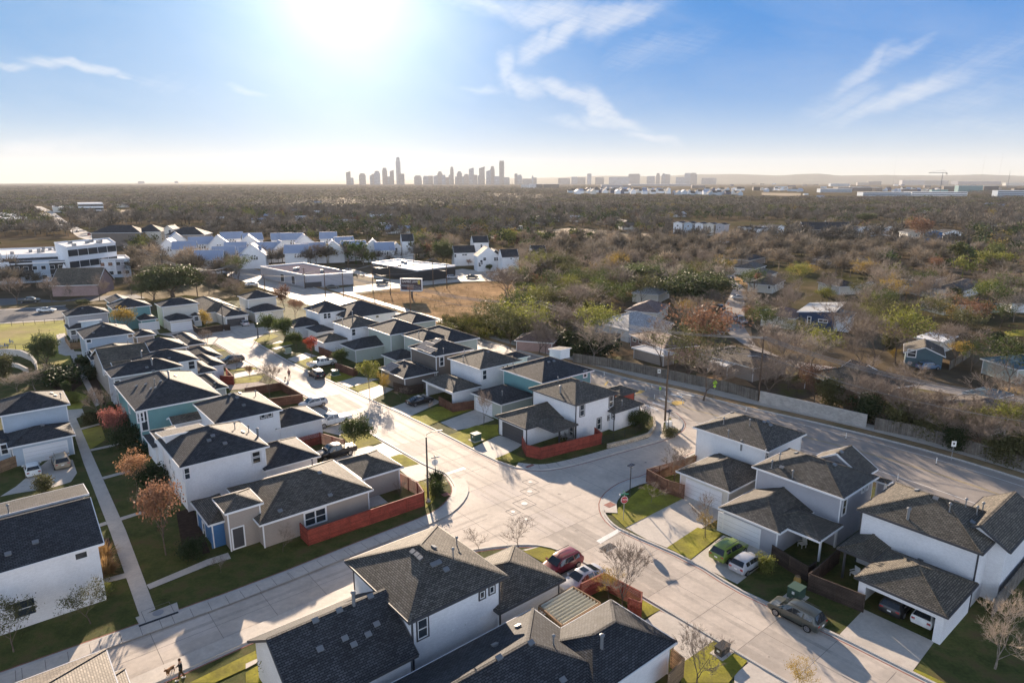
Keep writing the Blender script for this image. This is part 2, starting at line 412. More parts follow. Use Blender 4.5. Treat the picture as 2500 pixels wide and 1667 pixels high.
# shingles: (width, course, mortar, contrast, mortar value, depth)
SH = (0.36, 0.17, 0.03, 0.38, 0.25, 0.014)
M = dict(
    sh_dark=mat('shingle_charcoal', (.062, .065, .072), .75, .3, .22, .5, brick=SH, bump=.006, bscale=60),
    sh_brown=mat('shingle_brown', (.155, .135, .105), .75, .35, .22, .5, brick=SH, bump=.006, bscale=60),
    sh_grey=mat('shingle_grey', (.135, .122, .104), .75, .3, .22, .5, brick=SH, bump=.006, bscale=60),
    sh_tan=mat('shingle_tan_old', (.20, .17, .14), .7, .4, .2, .4, brick=SH, bump=.006, bscale=60),
    white_brick=mat('wall_painted_white_brick', (.80, .80, .81), .7, .3, .05, .6, brick=(.22, .075, .01, .05, .86, .004)),
    white_lap=mat('wall_white_siding', (.80, .81, .82), .6, .35, .04, .5, lap=.16),
    cream_lap=mat('wall_cream_siding', (.66, .63, .56), .6, .35, .04, .5, lap=.16),
    tan_lap=mat('wall_taupe_siding', (.36, .31, .27), .6, .35, .05, .5, lap=.16),
    grey_lap=mat('wall_grey_siding', (.40, .40, .43), .6, .35, .05, .5, lap=.16),
    greyblue_lap=mat('wall_greyblue_siding', (.42, .50, .58), .6, .35, .05, .5, lap=.16),
    teal_lap=mat('wall_teal_siding', (.16, .33, .34), .6, .35, .05, .5, lap=.16),
    sage_lap=mat('wall_sage_siding', (.42, .47, .42), .6, .35, .05, .5, lap=.16),
    brown_lap=mat('wall_brown_siding', (.17, .145, .125), .6, .35, .05, .5, lap=.16),
    blue_lap=mat('wall_blue_siding', (.06, .17, .36), .6, .35, .05, .5, lap=.16),
    navy_lap=mat('wall_navy_siding', (.03, .06, .13), .6, .35, .05, .5, lap=.16),
    red_lap=mat('wall_red_siding', (.38, .07, .045), .6, .35, .05, .5, lap=.16),
    black_lap=mat('wall_black_siding', (.03, .032, .035), .6, .35, .05, .5, lap=.16),
    trim=mat('trim_white', (.78, .78, .78), .5, .4),
    trim_dark=mat('trim_charcoal', (.06, .06, .065), .5, .4),
    door_white=mat('garage_door_white', (.74, .75, .77), .5, .4, .03, 1, lap=.53),
    door_dark=mat('garage_door_dark', (.07, .07, .075), .5, .4, .03, 1, lap=.53),
    glass=mat('window_glass', (.03, .04, .05), .08, .9),
    glass_lit=mat('window_blind', (.35, .36, .33), .35, .6),
    dark=mat('interior_dark', (.05, .05, .055), .9, .1),
    metal=mat('metal_grey', (.35, .35, .36), .45, .5, metal=.6),
    metal_dark=mat('metal_black', (.03, .03, .032), .45, .5),
    lead=mat('roof_vent_metal', (.22, .23, .24), .5, .5, metal=.3),
    fence_red=mat('fence_redwood', (.27, .055, .038), .7, .3, .25, 1.2, brick=(2.4, .15, .016, .22, .3, .01)),
    fence_brown=mat('fence_brown_board', (.16, .075, .05), .75, .3, .25, 1.2, brick=(2.4, .15, .016, .22, .3, .01)),
    fence_dark=mat('fence_dark_board', (.07, .05, .04), .8, .2, .25, 1.2, brick=(2.4, .15, .016, .22, .3, .01)),
    fence_grey=mat('fence_weathered_picket', (.17, .155, .135), .85, .2, .25, 1.2, planks=.15),
    fence_tan=mat('fence_cedar', (.34, .22, .13), .8, .2, .2, 1.2, brick=(2.4, .15, .016, .22, .3, .01)),
    block=mat('block_wall', (.42, .41, .39), .85, .2, .12, 1, brick=(.4, .2, .01, .12, .7, .006)),
    stone=mat('limestone_wall', (.55, .48, .38), .85, .2, .2, 1, brick=(.5, .28, .03, .2, .5, .03)),
    wood_pole=mat('pole_wood', (.12, .085, .06), .85, .2, .3, 3),
    concrete=mat('street_concrete', (.56, .49, .42), .72, .25, .13, .25, bump=.004, bscale=25, var2=((.38, .335, .295), .22, .56, .80)),
    walk=mat('sidewalk_concrete', (.56, .51, .45), .7, .35, .12, .5, bump=.004, bscale=25, var2=((.42, .37, .32), .5, .58, .8)),
    asphalt=mat('asphalt_worn', (.34, .30, .265), .62, .4, .12, .12, bump=.005, bscale=30),
    asphalt_dark=mat('asphalt_dark', (.10, .095, .095), .6, .5, .15, .15, bump=.005, bscale=30),
    joint=mat('pavement_joint', (.22, .19, .17), .9, .1),
    slab_dark=mat('concrete_slab_darker', (.46, .405, .35), .78, .18, .13, .25, bump=.004, bscale=25),
    slab_pale=mat('concrete_slab_paler', (.60, .53, .465), .78, .18, .10, .25, bump=.004, bscale=25),
    stain=mat('oil_stain', (.26, .23, .20), .6, .4, .4, 1.5),
    kerbred=mat('gutter_stain', (.34, .15, .12), .8, .2, .25, 2),
    kerb=mat('kerb_concrete', (.50, .47, .43), .65, .4, .1, 1),
    paint=mat('paint_white', (.78, .78, .75), .6, .4, .1, 2),
    paint_y=mat('paint_yellow', (.62, .42, .10), .6, .4, .1, 2),
    lawn=mat('lawn_winter', (.085, .098, .026), .9, .15, .35, .5, bump=.05, bscale=14, var2=((.12, .09, .04), .5, .48, .68)),
    lawn_sunlit=mat('lawn_sun_painted', (.29, .27, .035), .9, .15, .3, .6, bump=.05, bscale=14, var2=((.2, .17, .06), .25, .5, .8)),  # lawn as it looks in sun, the sunlight painted into its colour
    drygrass=mat('dry_grass', (.42, .285, .165), 1.0, .0, .3, .07, bump=.15, bscale=3, var2=((.14, .12, .06), .05, .52, .7)),
    ground=mat('ground_far', (.14, .11, .075), 1.0, .0, .4, .02, bump=.1, bscale=1, var2=((.08, .08, .04), .012, .45, .65)),
    mulch=mat('mulch', (.06, .04, .03), .95, .1, .3, 2, bump=.05, bscale=10),
    gravel=mat('gravel', (.42, .36, .31), .9, .2, .2, 4, bump=.03, bscale=30),
    bark=mat('bark', (.13, .10, .08), .9, .15, .3, 3),
    bark_pale=mat('bark_pale', (.24, .20, .16), .9, .15, .3, 3),
    tyre=mat('tyre', (.02, .02, .02), .8, .2),
    rim=mat('rim', (.45, .45, .47), .3, .5, metal=.8),
    carglass=mat('car_glass', (.02, .025, .03), .05, 1.0),
    lamp_red=mat('tail_lamp', (.45, .02, .02), .25, .6),
    lamp_clear=mat('head_lamp', (.7, .7, .7), .15, .8),
    solar=mat('solar_panel', (.03, .035, .05), .18, .8, brick=(1.0, 1.6, .02, .1, 3.0, .0)),
    metalroof=mat('metal_roof_pale', (.30, .36, .48), .6, .4, .05, .2, seam=.45),
    whiteroof=mat('membrane_roof_white', (.72, .73, .74), .7, .3, .12, .15),
    track=mat('tyre_track', (.49, .43, .37), .75, .2, .15, .5),
    skin=mat('skin', (.45, .28, .2), .6, .3),
)
# ------------------------------------------------------------------ ground, streets, pavements
def struct(name, mb, m, kind='structure', uv=True):
    o = mb.build(name, m, uv=uv); o['kind'] = kind; return o
def pts_of(lst, z):
    """('T1', x,y, x,y, 'T2', x,y ...) -> list of world points"""
    out = []; t = None; i = 0
    while i < len(lst):
        if isinstance(lst[i], str): t = lst[i]; i += 1
        else: out.append(P(t, lst[i], lst[i + 1], z)); i += 2
    return out
def flat(name, m, z, *polys):
    mb = MB()
    for k_, pl in enumerate(polys):
        z += .0006 if k_ else 0
        pts = pts_of(pl, 0)
        a = sum(pts[i].x * pts[(i + 1) % len(pts)].y - pts[(i + 1) % len(pts)].x * pts[i].y for i in range(len(pts)))
        if a < 0: pts.reverse()
        mb.poly([(p.x, p.y, z) for p in pts])
    return struct(name, mb, m)
def offset_line(pts, d):
    """shift a world polyline sideways, to its left by d"""
    out = []
    for i, p in enumerate(pts):
        a = pts[max(i - 1, 0)]; b = pts[min(i + 1, len(pts) - 1)]
        t = (b - a); t.z = 0; t.normalize()
        out.append(Vector((p.x - t.y * d, p.y + t.x * d, p.z)))
    return out
def smooth_line(pts, n=2):
    for _ in range(n):
        q = [pts[0]]
        for a, b in zip(pts, pts[1:]): q += [a.lerp(b, .25), a.lerp(b, .75)]
        q.append(pts[-1]); pts = q
    return pts
def band(mb, pts, d0, d1, z, h=0.0):
    """sheet between two offsets of a polyline, or a raised solid of height h"""
    a = offset_line(pts, d0); b = offset_line(pts, d1)
    for i in range(len(pts) - 1):
        q = [a[i], a[i + 1], b[i + 1], b[i]]
        if (d1 > d0): pass
        else: q.reverse()
        mb.poly([(p.x, p.y, z + h) for p in q])
        if h:
            mb.poly([(a[i].x, a[i].y, z), (a[i + 1].x, a[i + 1].y, z), (a[i + 1].x, a[i + 1].y, z + h), (a[i].x, a[i].y, z + h)])
            mb.poly([(b[i + 1].x, b[i + 1].y, z), (b[i].x, b[i].y, z), (b[i].x, b[i].y, z + h), (b[i + 1].x, b[i + 1].y, z + h)])

g = MB(); g.poly([(-10500, -50, -.03), (10500, -50, -.03), (10500, 12300, -.03), (-10500, 12300, -.03)])
struct('ground', g, M['ground'])
flat('lawn', M['lawn'], 0.0, ('F', -900, 1900, 3400, 1900, 3100, 1480, 2500, 1330, 1667, 1006, 1437, 917, 1196, 836, 1000, 775, 900, 740, 700, 725, 560, 735, 130, 790, -400, 800))
# ---- streets
mainR = pts_of(('F', 617, 832, 720, 892, 821, 938, 996, 1018, 1091, 1064, 1200, 1122, 1258, 1142), 0)
cornR1 = pts_of(('F', 1258, 1142, 1308, 1148, 1355, 1145, 1424, 1129, 1525, 1100, 1623, 1073, 1661, 1053, 1669, 1038, 1663, 1024, 1640, 1003, 1560, 975), 0)
mainL = pts_of(('F', 525, 838, 560, 858, 741, 964, 1019, 1127, 1060, 1146, 1085, 1154, 1101, 1172, 1112, 1194, 1103, 1216, 1081, 1239, 1048, 1259, 900, 1316, 622, 1427, 300, 1541, -60, 1668, -300, 1752), 0)
botR = pts_of(('F', 1700, 1105, 1576, 1163, 1525, 1176, 1489, 1198, 1469, 1223, 1471, 1252, 1489, 1277, 1515, 1295, 1692, 1371, 1793, 1436, 1878, 1476, 2035, 1548, 2223, 1642, 2400, 1730), 0)
botL = pts_of(('F', 300, 1705, 445, 1639, 624, 1559, 1000, 1395, 1100, 1354, 1180, 1339, 1270, 1330, 1326, 1333, 1402, 1357, 1824, 1610, 2000, 1712), 0)
def world_poly(name, m, z, pts):
    mb = MB()
    a = sum(pts[i].x * pts[(i + 1) % len(pts)].y - pts[(i + 1) % len(pts)].x * pts[i].y for i in range(len(pts)))
    if a < 0: pts = pts[::-1]
    mb.poly([(p.x, p.y, z) for p in pts]); return struct(name, mb, m)
topline = pts_of(('F', 617, 832, 600, 818, 640, 806, 600, 790, 430, 812, 415, 835, 480, 822, 525, 838), 0)
street = list(mainL) + list(botL) + list(botR[::-1]) + pts_of(('F', 1760, 1075, 1669, 1010), 0) + list(cornR1[::-1]) + list(mainR[::-1]) + topline[1:-1]
world_poly('road_main', M['concrete'], 0.012, street)
flat('road_alley', M['concrete'], 0.009, ('U1', 1330, 470, 1800, 440, 2178, 420, 'U2', 420, 395, 620, 360, 640, 400, 300, 470, 200, 530, 0, 560, 'U1', 1750, 560, 1600, 520))
# arterial: far kerb is surveyed, the near one runs beside it
farK = pts_of(('F', 560, 640, 900, 742, 1050, 788, 1196, 835, 1302, 866, 1437, 898, 1537, 926, 1681, 959, 1775, 984, 1950, 1022, 2121, 1063, 2300, 1110, 2500, 1171, 2800, 1270), 0)
farK = smooth_line(farK, 1)
ROADW = 14.5
mb = MB(); band(mb, farK, -ROADW, 0, 0.006); struct('arterial_road', mb, M['asphalt'])
mb = MB(); band(mb, farK, -ROADW - .45, -ROADW, 0.018); band(mb, farK, -.45, 0.0, 0.014); struct('gutter', mb, M['kerb'])
mb = MB(); band(mb, farK, 0.0, .2, 0, .13); struct('kerb_arterial', mb, M['kerb'])
mb = MB(); band(mb, farK, .2, 2.3, 0.02); struct('verge', mb, M['drygrass'])
mb = MB(); band(mb, farK, 2.3, 5.2, 0.05); struct('sidewalk_arterial', mb, M['walk'])
mb = MB(); band(mb, farK, 5.2, 34, 0.0); struct('yard_ground', mb, mat('yard_soil', (.15, .115, .08), .95, .1, .35, .3, bump=.1, bscale=4, var2=((.12, .12, .035), .15, .5, .65)))
# lane lines and hatch on the arterial
mb = MB()
band(mb, farK, -ROADW / 2 - .12, -ROADW / 2 + .0, .012); band(mb, farK, -ROADW / 2 + .12, -ROADW / 2 + .24, .012)
struct('centre_line', mb, mat('paint_yellow_worn', (.42, .33, .16), .7, .3, .25, 2))
mb = MB(); band(mb, farK, -2.3, -2.18, .012); band(mb, farK, -ROADW + 2.2, -ROADW + 2.32, .012); struct('lane_line', mb, M['paint'])
# kerbs of the concrete streets
mb = MB(); mr = MB(); sw = MB()
for line, side, walk_ in ((mainR, 1, 0), (cornR1, 1, 1.5), (mainL, 1, 0), (botR, 1, 0), (botL, 1, 0)):
    ln = smooth_line(line, 1)
    s = side
    band(mb, ln, 0.0, .22 * s, 0, .11)
    band(mr, ln, -.42 * s, -.30 * s, .018)
    band(mb, ln, -.28 * s, 0, .017)
for line, i0, i1, d0, d1 in ((mainL, 6, 16, .22, 1.75), (cornR1, 0, 9, .22, 1.6), (botR, 1, 6, .22, 1.7), (botL, 0, 5, .22, 1.7)):
    ln = smooth_line(line[i0:i1], 1); band(sw, ln, d0, d1, .11)
struct('kerb', mb, M['kerb']); struct('gutter_line', mr, M['kerbred']); struct('sidewalk', sw, M['walk'])
# joints sawn in the concrete
mb = MB()
def line_seg(a, b, w=.035, z=.0165):
    a = Vector(a); b = Vector(b); d = (b - a); d.z = 0
    if d.length < .01: return
    d.normalize(); n = Vector((-d.y, d.x, 0)) * (w / 2)
    mb.poly([(a - n).to_tuple()[:2] + (z,), (b - n).to_tuple()[:2] + (z,), (b + n).to_tuple()[:2] + (z,), (a + n).to_tuple()[:2] + (z,)])
def inside(p, poly):
    c = False; j = len(poly) - 1
    for i in range(len(poly)):
        a, b = poly[i], poly[j]
        if (a.y > p.y) != (b.y > p.y) and p.x < (b.x - a.x) * (p.y - a.y) / (b.y - a.y) + a.x: c = not c
        j = i
    return c
O = P('F', 1250, 1250)
def clip_joint(o, d, lo, hi, poly, w=.035, z=.0165):
    """draw the stretches of a straight joint that lie inside the street"""
    st = None; t = lo
    while t <= hi:
        ins = inside(o + d * t, poly)
        if ins and st is None: st = t
        if (not ins or t + .5 > hi) and st is not None:
            line_seg(o + d * (st + .25), o + d * (t - .75), w, z); st = None
        t += .5
bl = P('F', 1402, 1357); br_ = P('F', 1515, 1295)
for k in (0.5,):
    o = bl.lerp(P('F', 1620, 1340), .5) 
    clip_joint(o, VA, -60, 130, street)
for i in range(-12, 26): clip_joint(P('F', 1402, 1357) + VA * (i * 4.6), UA, -1, 11, street)
oa = P('F', 622, 1427).lerp(P('F', 540, 1597), .5)
clip_joint(oa, UA, -40, 28, street)
for i in range(-8, 7): clip_joint(P('F', 622, 1427) + UA * (i * 4.6), VA, -11, 2, street)
for i in range(1, 7): clip_joint(P('F', 1471, 1252) + UA * (i * 4.6), VA, -2, 13, street)
struct('pavement_joints', mb, M['joint'])
tk = MB()
for off in (1.6, 3.2, 6.0, 7.6): clip_to = P('F', 1402, 1357) + UA * off; mb, mb0 = tk, mb; clip_joint(clip_to, VA, -60, 130, street, .42, .0152); mb = mb0
for off in (-1.6, -3.1, -6.0, -7.5): clip_to = P('F', 622, 1427) + VA * off; mb, mb0 = tk, mb; clip_joint(clip_to, UA, -40, 26, street, .42, .0149); mb = mb0
struct('tyre_tracks', tk, M['track'])
# single slabs of slightly different concrete, and oil drips along the lanes
rs = random.Random(4); sd_, sp_, st_ = MB(), MB(), MB()
def slab(o, a, b_):
    q = [o, o + a, o + a + b_, o + b_]
    if all(inside(p, street) for p in q):
        t_ = rs.random()
        if t_ < .42: (sd_ if t_ < .24 else sp_).poly([(p.x, p.y, .0142) for p in q])
        if rs.random() < .5:
            c_ = o + a * rs.uniform(.2, .8) + b_ * rs.uniform(.2, .8); rr_ = rs.uniform(.06, .22); st_.poly([(c_.x + math.cos(k * .785) * rr_ * rs.uniform(.7, 1.3), c_.y + math.sin(k * .785) * rr_ * rs.uniform(.7, 1.3), .0178) for k in range(8)])
for i in range(-12, 26):
    for off in (0.3, 4.9): slab(P('F', 1402, 1357) + VA * (i * 4.6) + UA * off, VA * -4.6, UA * 4.6)
for i in range(-8, 3):
    for off in (-4.6, -9.2): slab(P('F', 622, 1427) + UA * (i * 4.6) + VA * off, UA * 4.6, VA * 4.6)
for i in range(3, 7):
    for off in (0, 4.6): slab(P('F', 1471, 1252) + UA * (i * 4.6) + VA * off, UA * 4.6, VA * 4.6)
struct('road_slabs_dark', sd_, M['slab_dark']); struct('road_slabs_pale', sp_, M['slab_pale']); struct('road_stains', st_, M['stain'])
mb = MB()   # joints of the pavements
for line, i0, i1 in ((mainL, 10, 15), (cornR1, 0, 6)):
    ln = smooth_line(line[i0:i1], 1); acc = 0
    for a, b in zip(ln, ln[1:]):
        L_ = (b - a).length; d = (b - a).normalized(); n = Vector((-d.y, d.x, 0)); t = -acc
        while t < L_:
            if t >= 0: line_seg(a + d * t + n * .25, a + d * t + n * 1.7, .04, .114)
            t += 1.5
        acc = (L_ - t) + 1.5 if False else 0
struct('sidewalk_joints', mb, M['joint'])
# ---- walks, driveways, lawns on top
flat('path', M['walk'], 0.062,
     ('U1', 500, 470, 600, 655, 700, 870, 815, 1090, 855, 1070, 745, 850, 645, 640, 550, 470),
     ('U1', 555, 1120, 640, 1350, 710, 1568, 'T1', 740, 540, 945, 1125, 1050, 1072, 850, 540, 'T1', 610, 0, 'U1', 650, 1190, 720, 1160, 700, 1110),
     ('T1', 915, 1128, 945, 1185, 1210, 1085, 1195, 1025, 1040, 1085),
     ('T1', 688, 180, 700, 195, 885, 145, 870, 132), ('T1', 803, 455, 812, 475, 990, 418, 980, 402),
     ('T1', 990, 908, 1010, 938, 1420, 772, 1560, 730, 1540, 690, 1400, 735), ('T1', 690, 885, 695, 900, 858, 860, 845, 828, 680, 872),
     ('T1', 655, 500, 665, 520, 725, 500, 715, 480), ('U1', 680, 1275, 690, 1290, 850, 1245, 845, 1232), ('U1', 765, 1455, 775, 1470, 1050, 1412, 1045, 1395),
     ('U1', 385, 905, 390, 918, 482, 890, 480, 878), ('U1', 480, 480, 500, 640, 560, 660, 640, 650, 720, 650, 720, 625, 620, 620, 550, 465),
     ('T2', 0, 1440, 0, 1475, 100, 1420, 210, 1568, 260, 1568, 160, 1370),
     ('U3', 1480, 1120, 1560, 1180, 1550, 1310, 1500, 1370, 1620, 1370, 1640, 1230, 1700, 1180, 1490, 1085))
flat('driveway', M['walk'], 0.022,
     ('T1', 0, 310, 110, 240, 180, 180, 330, 60, 490, 60, 520, 150, 480, 210, 350, 250, 100, 290),
     ('T3', 905, 520, 1290, 300, 1570, 400, 1555, 450, 1185, 655, 1050, 600),
     ('T3', 1345, 735, 1470, 645, 1565, 570, 'T4', 265, 690, 130, 800, 0, 900, 'T3', 1490, 815),
     ('T4', 690, 1240, 855, 1070, 1330, 1290, 1178, 1495, 930, 1370),
     ('U3', -20, 1455, 210, 1345, 250, 1335, 450, 1400, 400, 1440, 325, 1480, 190, 1540),
     ('U2', 1795, 1225, 2090, 1115, 'U3', 200, 1200, 0, 1270, 'U2', 1930, 1290),
     ('U2', 1370, 1100, 1560, 1030, 1650, 980, 1800, 1050, 1530, 1175),
     ('U2', 1095, 965, 1260, 900, 1400, 940, 1220, 1030), ('U2', 910, 885, 1080, 835, 1270, 855, 1020, 928),
     ('U2', 490, 685, 650, 630, 750, 660, 565, 715), ('U2', 300, 575, 430, 530, 540, 560, 400, 605),
     ('U2', 1060, 1490, 1310, 1395, 1480, 1500, 1560, 1568, 1200, 1568), ('U2', 770, 1295, 1000, 1190, 1140, 1280, 940, 1335),
     ('U2', 560, 1110, 700, 1060, 900, 1160, 760, 1185), ('T2', 500, 60, 720, -40, 960, -20, 1350, 150, 1140, 215, 1040, 130),
     ('T3', 1130, 1080, 1340, 1165, 1510, 1290, 1270, 1440, 1215, 1400, 1240, 1290, 1030, 1150),
     ('T3', 340, 760, 480, 680, 580, 720, 780, 890, 620, 960, 430, 960), ('T4', -20, 1510, 85, 1425, 300, 1568, -20, 1600),
     ('T3', 205, 670, 345, 640, 360, 655, 325, 690), ('T2', 780, 330, 900, 300, 960, 350, 830, 390),
     ('U1', 1870, 750, 2100, 690, 2178, 740, 'U2', 60, 760, 'U1', 2000, 780), ('U1', 1640, 600, 1760, 570, 1890, 650, 1860, 670),
     ('U1', 1990, 810, 2178, 770, 'U2', 290, 800, 'U2', 40, 850),
     ('U1', 1450, 440, 1650, 420, 1700, 470, 1480, 480), ('U1', 1930, 400, 2160, 380, 2178, 430, 1990, 450), ('U1', 1200, 440, 1330, 430, 1360, 470, 1250, 480))
flat('lawn_patch', M['lawn_sunlit'], 0.045,
     ('T2', 975, 50, 1060, 25, 1170, 90, 1060, 115), ('T2', 1150, 215, 1340, 185, 1362, 230, 1300, 245, 1270, 340, 1215, 390, 1205, 270),
     ('T3', 215, 680, 340, 645, 450, 668, 360, 760), ('U2', 1020, 925, 1260, 870, 1270, 910, 1100, 965), ('U2', 945, 1325, 1140, 1285, 1300, 1395, 1060, 1455),
     ('U2', 1370, 1520, 1450, 1495, 1600, 1568, 1450, 1568), ('U2', 570, 710, 680, 675, 760, 660, 840, 700, 700, 770, 660, 755), ('U2', 820, 840, 960, 790, 1080, 835, 910, 880),
     ('U2', 300, 570, 520, 530, 540, 560, 330, 595), ('U2', 205, 520, 370, 470, 420, 490, 340, 530, 230, 545), ('U2', 40, 850, 300, 820, 250, 880, 45, 895),
     ('U2', -20, 780, 220, 755, 250, 775, 20, 790), ('U1', 1830, 605, 1900, 600, 1930, 615, 1850, 620), ('U2', 1540, 1180, 1760, 1090, 2080, 1110, 1820, 1200, 1690, 1255),
     ('U2', 1860, 1335, 2100, 1250, 'U3', 250, 1240, 240, 1330, 100, 1380, 'U2', 2060, 1435), ('U3', 200, 1535, 330, 1480, 470, 1540, 360, 1568),
     ('T3', 810, 430, 1040, 225, 1300, 320, 905, 520), ('T3', 1185, 655, 1390, 520, 1560, 560, 1345, 735), ('T3', 1015, 1140, 900, 940, 1000, 1000, 1140, 1075),
     ('T3', 1280, 1440, 1500, 1285, 1727, 1420, 1600, 1568, 1280, 1568), ('T4', 1180, 1495, 1200, 1475, 1400, 1568, 1330, 1568),
     ('T2', -20, 1420, 285, 1262, 310, 1300, 100, 1410), ('T2', 0, 1500, 100, 1440, 200, 1568, 0, 1568), ('T1', 1280, 1568, 1727, 1350, 1727, 1440, 1450, 1568),
     ('U3', 1480, 1120, 1490, 1130, 1700, 1200, 1750, 1225, 1650, 1160))
flat('park_lawn', mat('lawn_park', (.30, .29, .05), .9, .15, .3, .15, bump=.05, bscale=8, var2=((.34, .25, .12), .05, .45, .7)), 0.012,
     ('U1', -300, 400, 0, 385, 545, 355, 560, 470, 480, 490, 590, 650, 640, 780, 500, 760, 330, 700, 330, 620, -300, 560),
     ('U1', 640, 660, 720, 650, 740, 700, 690, 720), ('U1', 560, 1130, 690, 1110, 760, 1000, 640, 960, 540, 990),
     ('U1', 690, 1290, 860, 1250, 900, 1370, 765, 1455))
flat('mulch_bed', M['mulch'], 0.058, ('U1', 660, 700, 740, 690, 850, 900, 900, 1080, 850, 1060), ('U1', 360, 720, 640, 760, 700, 900, 560, 1000, 400, 900),
     ('T1', 1190, 420, 1300, 380, 1420, 690, 1240, 720), ('T1', 645, 600, 740, 590, 780, 800, 680, 850), ('U3', 1620, 1290, 1720, 1240, 1790, 1300, 1640, 1350))
flat('gravel_bed', M['gravel'], 0.042, ('U2', -20, 905, 250, 880, 330, 900, 140, 940, 0, 950))
# stop lines, crosswalk, hatch patches
flat('stop_line', M['paint'], 0.021, ('T3', 705, 608, 850, 528, 878, 540, 735, 628), ('T2', 1335, 157, 1470, 110, 1488, 122, 1345, 167), ('T2', 1085, 532, 1125, 524, 1127, 530, 1087, 538), ('T2', 1090, 560, 1165, 545, 1167, 551, 1092, 566))
cw = MB()
for (x0, y0, x1, y1) in ((1700, 982, 1800, 1010), (1752, 972, 1900, 1000), (1600, 1015, 1700, 1050), (1540, 1052, 1650, 1090), (1480, 1075, 1590, 1118), (1420, 1098, 1530, 1140)):
    a = P('U3', x0, y0, .016); b = P('U3', x1, y1, .016); d = (b - a).normalized(); n = Vector((-d.y, d.x, 0)) * .35
    cw.poly([a - n, b - n, b + n, a + n])
struct('crosswalk', cw, M['paint'])
flat('road_paint_tan', M['paint_y'], 0.017, ('U3', 1395, 955, 1440, 948, 1482, 955, 1450, 975, 1400, 978), ('U3', 1690, 1060, 1740, 1038, 1815, 1045, 1810, 1065, 1740, 1080), ('U3', 1130, 905, 1160, 872, 1172, 876, 1145, 912))
# ---- wider surroundings
flat('field_dry', M['drygrass'], 0.004, ('U2', 640, 190, 860, 172, 1330, 100, 1640, 66, 2178, 30, 'U3', 330, 10, 400, 150, 330, 300, 200, 420, 160, 520, 'U2', 2010, 500, 1400, 330, 900, 240))
flat('road_billboard', M['concrete'], 0.010, ('V2', -60, 940, 60, 930, 200, 1000, 520, 1075, 760, 1075, 1100, 1040, 1330, 1000, 1120, 960, 870, 905, 940, 880, 1150, 940, 1330, 985, 1700, 1000, 1930, 960, 1900, 900, 1990, 890, 2352, 930,
      'V3', 0, 930, 160, 945, 300, 970, 130, 1000, 0, 1000, 'V2', 2352, 1000, 2000, 1005, 1650, 1040, 1300, 1075, 900, 1120, 620, 1160, 560, 1220, 520, 1180, 540, 1130, 300, 1110, 60, 1040))
flat('road_frontage', M['asphalt_dark'], 0.006, ('U1', -400, 300, 0, 268, 545, 235, 640, 300, 540, 350, 0, 378, -400, 400), ('U1', -300, 200, 0, 170, 200, 165, 520, 190, 760, 150, 1200, 130, 1300, 165, 900, 180, 600, 215, 330, 240, 0, 250, -300, 260))
flat('frontage_walk', M['walk'], 0.011, ('U1', -300, 260, 0, 262, 300, 246, 560, 225, 560, 231, 300, 252, 0, 268, -300, 270), ('U1', -300, 395, 0, 376, 540, 344, 545, 352, 0, 385, -300, 404))
flat('median_grass', mat('grass_median', (.20, .15, .075), .95, .1, .3, .1, bump=.1, bscale=4), 0.009, ('U1', 0, 230, 350, 205, 620, 190, 900, 200, 930, 215, 560, 225, 300, 240, 0, 255), ('V1', 1230, 1120, 1500, 1080, 1850, 1040, 2180, 1140, 2050, 1165, 1700, 1130, 1400, 1180),
      ('V1', 640, 1130, 1350, 1070, 1380, 1120, 640, 1150))
flat('road_highway', M['walk'], 0.008, ('V1', 860, 640, 1010, 640, 960, 612, 880, 580, 760, 530, 650, 480, 560, 420, 500, 370, 380, 318, 280, 312, 340, 370, 420, 430, 540, 500, 640, 540, 720, 600), ('V1', 1190, 800, 1300, 840, 1290, 880, 1190, 850))
flat('road_old_street', M['asphalt'], 0.016, ('U4', 200, -40, 250, -45, 300, 20, 335, 75, 335, 340, 420, 470, 600, 555, 850, 600, 1300, 665, 1700, 745, 2281, 830, 2281, 880, 1700, 790, 1250, 715, 800, 640, 500, 560, 300, 440, 170, 340, 165, 260, 205, 170, 255, 75),
      ('V3', 2010, 900, 2352, 925, 2352, 905, 2010, 885))
flat('yard_lawn', M['lawn_sunlit'], 0.013, ('U3', 960, 365, 1300, 400, 1310, 450, 1100, 462, 960, 455), ('V4', 0, 870, 80, 900, 70, 920, 0, 905), ('U4', 2140, 370, 2281, 355, 2281, 400, 2160, 405))
flat('yard_dry', M['drygrass'], 0.014, ('U3', 1130, 540, 1300, 520, 1460, 640, 1200, 665), ('U4', 330, 345, 350, 420, 395, 440, 380, 340), ('U4', 2100, 760, 2281, 750, 2281, 810, 2180, 790), ('U4', 0, 660, 300, 680, 420, 760, 0, 690),
      ('V3', 2250, 960, 2352, 1000, 2352, 1060, 2240, 1010), ('U4', 240, -10, 330, 10, 390, 70, 340, 60))
flat('field_dirt', mat('dirt_pale', (.33, .26, .18), .95, .1, .25, .05, var2=((.2, .17, .09), .03, .5, .7)), 0.006, ('V3', -60, 590, 300, 560, 700, 515, 900, 525, 1150, 555, 1560, 565, 1530, 600, 1100, 650, 700, 625, 300, 610, -60, 612),
      ('V2', 1560, 750, 1720, 755, 1720, 790, 1560, 790), ('V1', 780, 345, 1230, 350, 1220, 405, 900, 380), ('V1', 1850, 352, 1980, 358, 1960, 385, 1870, 385), ('V2', 640, 255, 900, 235, 1100, 260, 1050, 290, 700, 290),
      ('V2', 400, 285, 800, 222, 800, 232, 430, 295), ('V3', -40, 190, 300, 205, 420, 195, 560, 210, 540, 240, 200, 235, -40, 225), ('V4', 200, 170, 520, 175, 520, 200, 200, 190), ('V2', 1330, 255, 1620, 260, 1620, 275, 1330, 272))
